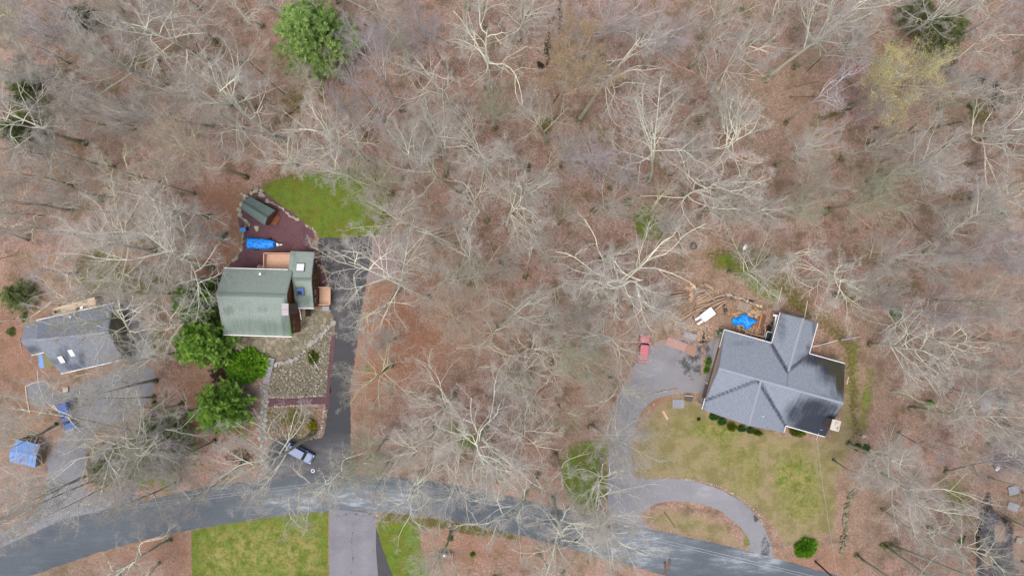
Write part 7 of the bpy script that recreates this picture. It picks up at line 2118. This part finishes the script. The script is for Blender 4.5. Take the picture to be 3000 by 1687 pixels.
mb = MB(); [mb.tube((p[0] - rt.location.x, p[1] - rt.location.y, 0), (p[0] - rt.location.x, p[1] - rt.location.y, 2.12), .04, .04, 6) for p in (P4_[0], P4_[3])]; mb.build('post', M['metal'], rt)
rt = empty('fuel_can', (*W(2264, 962, .4)[:2], 0), 0, 'small red can in the nook beside the north wing', 'can')
mb = MB(); mb.loft([rrect(-.2, .2, .15, .02, .05), rrect(-.2, .2, .15, .4, .05), rrect(-.08, .08, .05, .5, .03)]); mb.build('can_body', M['red_item'], rt)
mb = MB(); mb.bar((-.12, 0, .52), (.12, 0, .52), .04, .04); mb.build('handle', M['black'], rt)
rt = empty('barrel', (*W(2214, 988, .5)[:2], 0), 0, 'pale round tub beside the eave below the unfinished frame', 'tub')
mb = MB(); mb.loft([[(r0 * math.cos(k * math.pi / 7), r0 * math.sin(k * math.pi / 7), z) for k in range(14)] for z, r0 in ((.02, .2), (.5, .25), (.52, .22), (.4, .2))]); mb.build('tub', M['tan_wall'], rt)
# pale posts around the charcoal-roofed house
for (a, b, lab) in [((2357, 931), (2366, 881), 'long pale pipe above the north wing of the charcoal-roofed house'), ((2280, 886), (2291, 841), 'pale pipe lying in the grass upper left of the north wing'), ((2481, 1125), (2486, 1104), 'short pale stake right of the charcoal-roofed house')]:
    o = MB().tube(W(*a, .12), W(*b, .12), .07, .05, 7).build('pipe', M['trim_white']); tag(o, lab, 'pipe')
o = MB().tube(W(906, 1037, .9), W(935, 1084, .15), .05, .05, 7).build('stake', M['trim_white']); tag(o, 'long white stake leaning over the olive shrub on the cobbles', 'stake')
# clothes line of rods and rags east of the north wing
x, y, _ = W(2379, 1014)
cl = empty('clothes_line', (x, y, 0), 0, 'low line of rods and dark rags running right from the charcoal-roofed house', 'clothes line')
def clp(px, py, z): p = W(px, py, z); return (p[0] - x, p[1] - y, z)
mb = MB(); mb.tube(clp(2379, 1016, 1.5), clp(2455, 997, 1.5), .05, .05, 6); mb.tube(clp(2500, 990, 1.45), clp(2522, 986, 1.4), .03, .03, 6); mb.build('line', M['trim_white'], cl)
mb = MB(); mb.tube(clp(2466, 996, 1.5), clp(2502, 989, 1.5), .10, .10, 7); mb.build('rod', M['purple'], cl)
mb = MB(); mb.plate([clp(2392, 1014, 1.45), clp(2428, 1004, 1.45), clp(2426, 1000, 1.6), clp(2412, 1003, 1.6), clp(2396, 1010, 1.6)], .05); mb.build('rag', M['black'], cl)
mb = MB(); mb.plate([clp(2378, 1018, 1.4), clp(2396, 1013, 1.4), clp(2394, 1008, 1.5)], .05); mb.build('rag', M['red_item'], cl)
mb = MB(); [mb.tube(clp(px, py, 0), clp(px, py, 1.5), .04, .04, 6) for px, py in ((2400, 1010), (2466, 996), (2520, 987))]; mb.build('post', M['metal'], cl)

# metal tank stand (lower centre)
x, y, _ = W(1303, 1622)
tk = empty('tank_stand', (x, y, 0), 0, 'grey metal tank on a rusty low frame under branches, bottom centre', 'tank stand')
mb = MB(); n = 16
mb.loft([[(r0 * math.cos(k * 2 * math.pi / n), r0 * math.sin(k * 2 * math.pi / n) * .75 + .3, z) for k in range(n)] for z, r0 in ((.9, .6), (1.3, .6), (1.5, .42), (1.55, .1))]); mb.build('tank', M['metal'], tk, True)
mb = MB(); mb.box((-.2, -.05, .85), (3.0, .14, .1)); mb.box((1.4, -.9, .5), (.2, 2.4, .1)); mb.box((-1.7, -.55, .6), (1.6, .14, .1)); mb.box((-1.2, -1.2, .3), (.3, 1.6, .1))
for p in ((-1.6, -.1), (1.3, -.1), (1.4, -2.0), (-1.2, -1.9)): mb.box((p[0], p[1], .4), (.1, .1, .8))
mb.build('frame', M['frame_grey'], tk)
mb = MB(); mb.box((-.6, .3, .6), (1.0, .4, .5)); mb.box((.9, .35, .6), (.7, .3, .5)); mb.build('skirt', M['band_red'], tk)
# garden lamp at lower right, white trash
x, y, _ = W(2826, 1572)
o = MB().tube((0, 0, 0), (0, 0, .5), .2, .22, 12).build('plant_pot', M['grey_wall'], None, False, (x, y, 0)); tag(o, 'small grey pot beside the tiny bright green bush, lower right', 'pot')
for (px, py, lab) in ((2182, 724, 'white crumpled bag in the brush above the split firewood'), (2984 - 62, 770 + 640 - 40, 'white scrap on the leaves left of the pale grey sheets')):
    x, y, _ = W(px, py)
    o = obj('bag', rock_mesh(5, .5, 2), None, (x, y, .15), (0, 0, 1), (.55, .3, .5)); o.data.materials.append(M['white_paint']); tag(o, lab, 'bag')
# tan board on the left driveway
flatboard([(184,1149),(198,1149),(199,1134),(184,1134)], .4, .1, M['deck_tan'], 'pallet_board', 'small square tan board on the gravel above the blue pickup', 'board')
# split-rail edging around the left pad
le_ = empty('wood_edging', W(100, 1130), 0, 'low wooden edging around the pad of the left gravel driveway', 'edging')
pts_ = [(87,1210),(80,1170),(75,1132),(95,1122),(130,1114),(140,1118),(146,1134)]
for a, b in zip(pts_[:-1], pts_[1:]):
    mb = MB(); mb.bar(W(*a, .1), W(*b, .1), .16, .16); child(mb, 'timber', M['deck_tan'], le_)

# ------------------------------------------------------------------ utility poles and wires
def upole(px, py, top_h, label, arms=True):
    x, y, _ = W(px, py)
    rt = empty('utility_pole', (x, y, 0), 0, label, 'utility pole')
    mb = MB(); mb.tube((0, 0, 0), (0, 0, top_h), .17, .12, 10); mb.build('pole', M['pole'], rt)
    mb = MB(); mb.bar((-.5, -.1, top_h - .5), (.5, .1, top_h - .5), .1, .1); mb.build('crossarm', M['pole'], rt)
    for s in (-.4, .4):
        mb = MB(); mb.tube((s, s * .2, top_h - .44), (s, s * .2, top_h - .28), .05, .07, 8); mb.build('insulator', M['dome_white'], rt)
    return rt, (x, y, top_h)
top = W(1108, 1398, 9.6)
bp = (top[0] / PXM + 1500, -top[1] / PXM + 843.5)
p1_, t1 = upole(bp[0], bp[1], 9.4, 'utility pole standing at the street edge with a white top, lower centre')
mb = MB(); mb.tube((0, 0, 9.4), (0, 0, 9.75), .30, .26, 12); mb.build('cap', M['dome_white'], p1_, True)
p2_, t2 = upole(2388, 1643, 9.6, 'dark utility pole leaning out of frame at the lower right verge')
p3_, t3 = upole(-330, 1490, 9.6, 'utility pole beyond the left edge of the street')
def wire(a, b, sag, label, r_=.028, n=24, mat='cable'):
    a, b = np.array(a), np.array(b)
    t = np.linspace(0, 1, n + 1)[:, None]
    P_ = a * (1 - t) + b * t; P_[:, 2] -= (4 * sag * t * (1 - t))[:, 0]
    v_, f_, _ = tubes(P_[None], np.full((1, n + 1), r_), 5)
    o = obj('power_line', np_mesh('power_line', v_, f_, None, M[mat], None, True)); tag(o, label, 'cable')
def off(p, dx, dy, dz): return (p[0] + dx, p[1] + dy, p[2] + dz)
L0 = W(-300, 1566, 9.2)
wire(L0, off(t1, 0, .15, -.2), .5, 'upper of the two parallel cables along the street, left span')
wire(off(L0, 0, -.5, 0), off(t1, 0, -.25, -.2), .55, 'lower of the two parallel cables along the street, left span')
wire(off(t1, 0, .15, -.2), off(t2, 0, .25, -.3), .8, 'upper of the two parallel cables along the street, right span')
wire(off(t1, 0, -.25, -.2), off(t2, 0, -.2, -.3), .85, 'lower of the two parallel cables along the street, right span')
wire(hp(57.2, 10.8, 3.2), off(t2, 0, 0, -.8), .5, 'thin white service cable from the charcoal-roofed house to the street pole', .022)
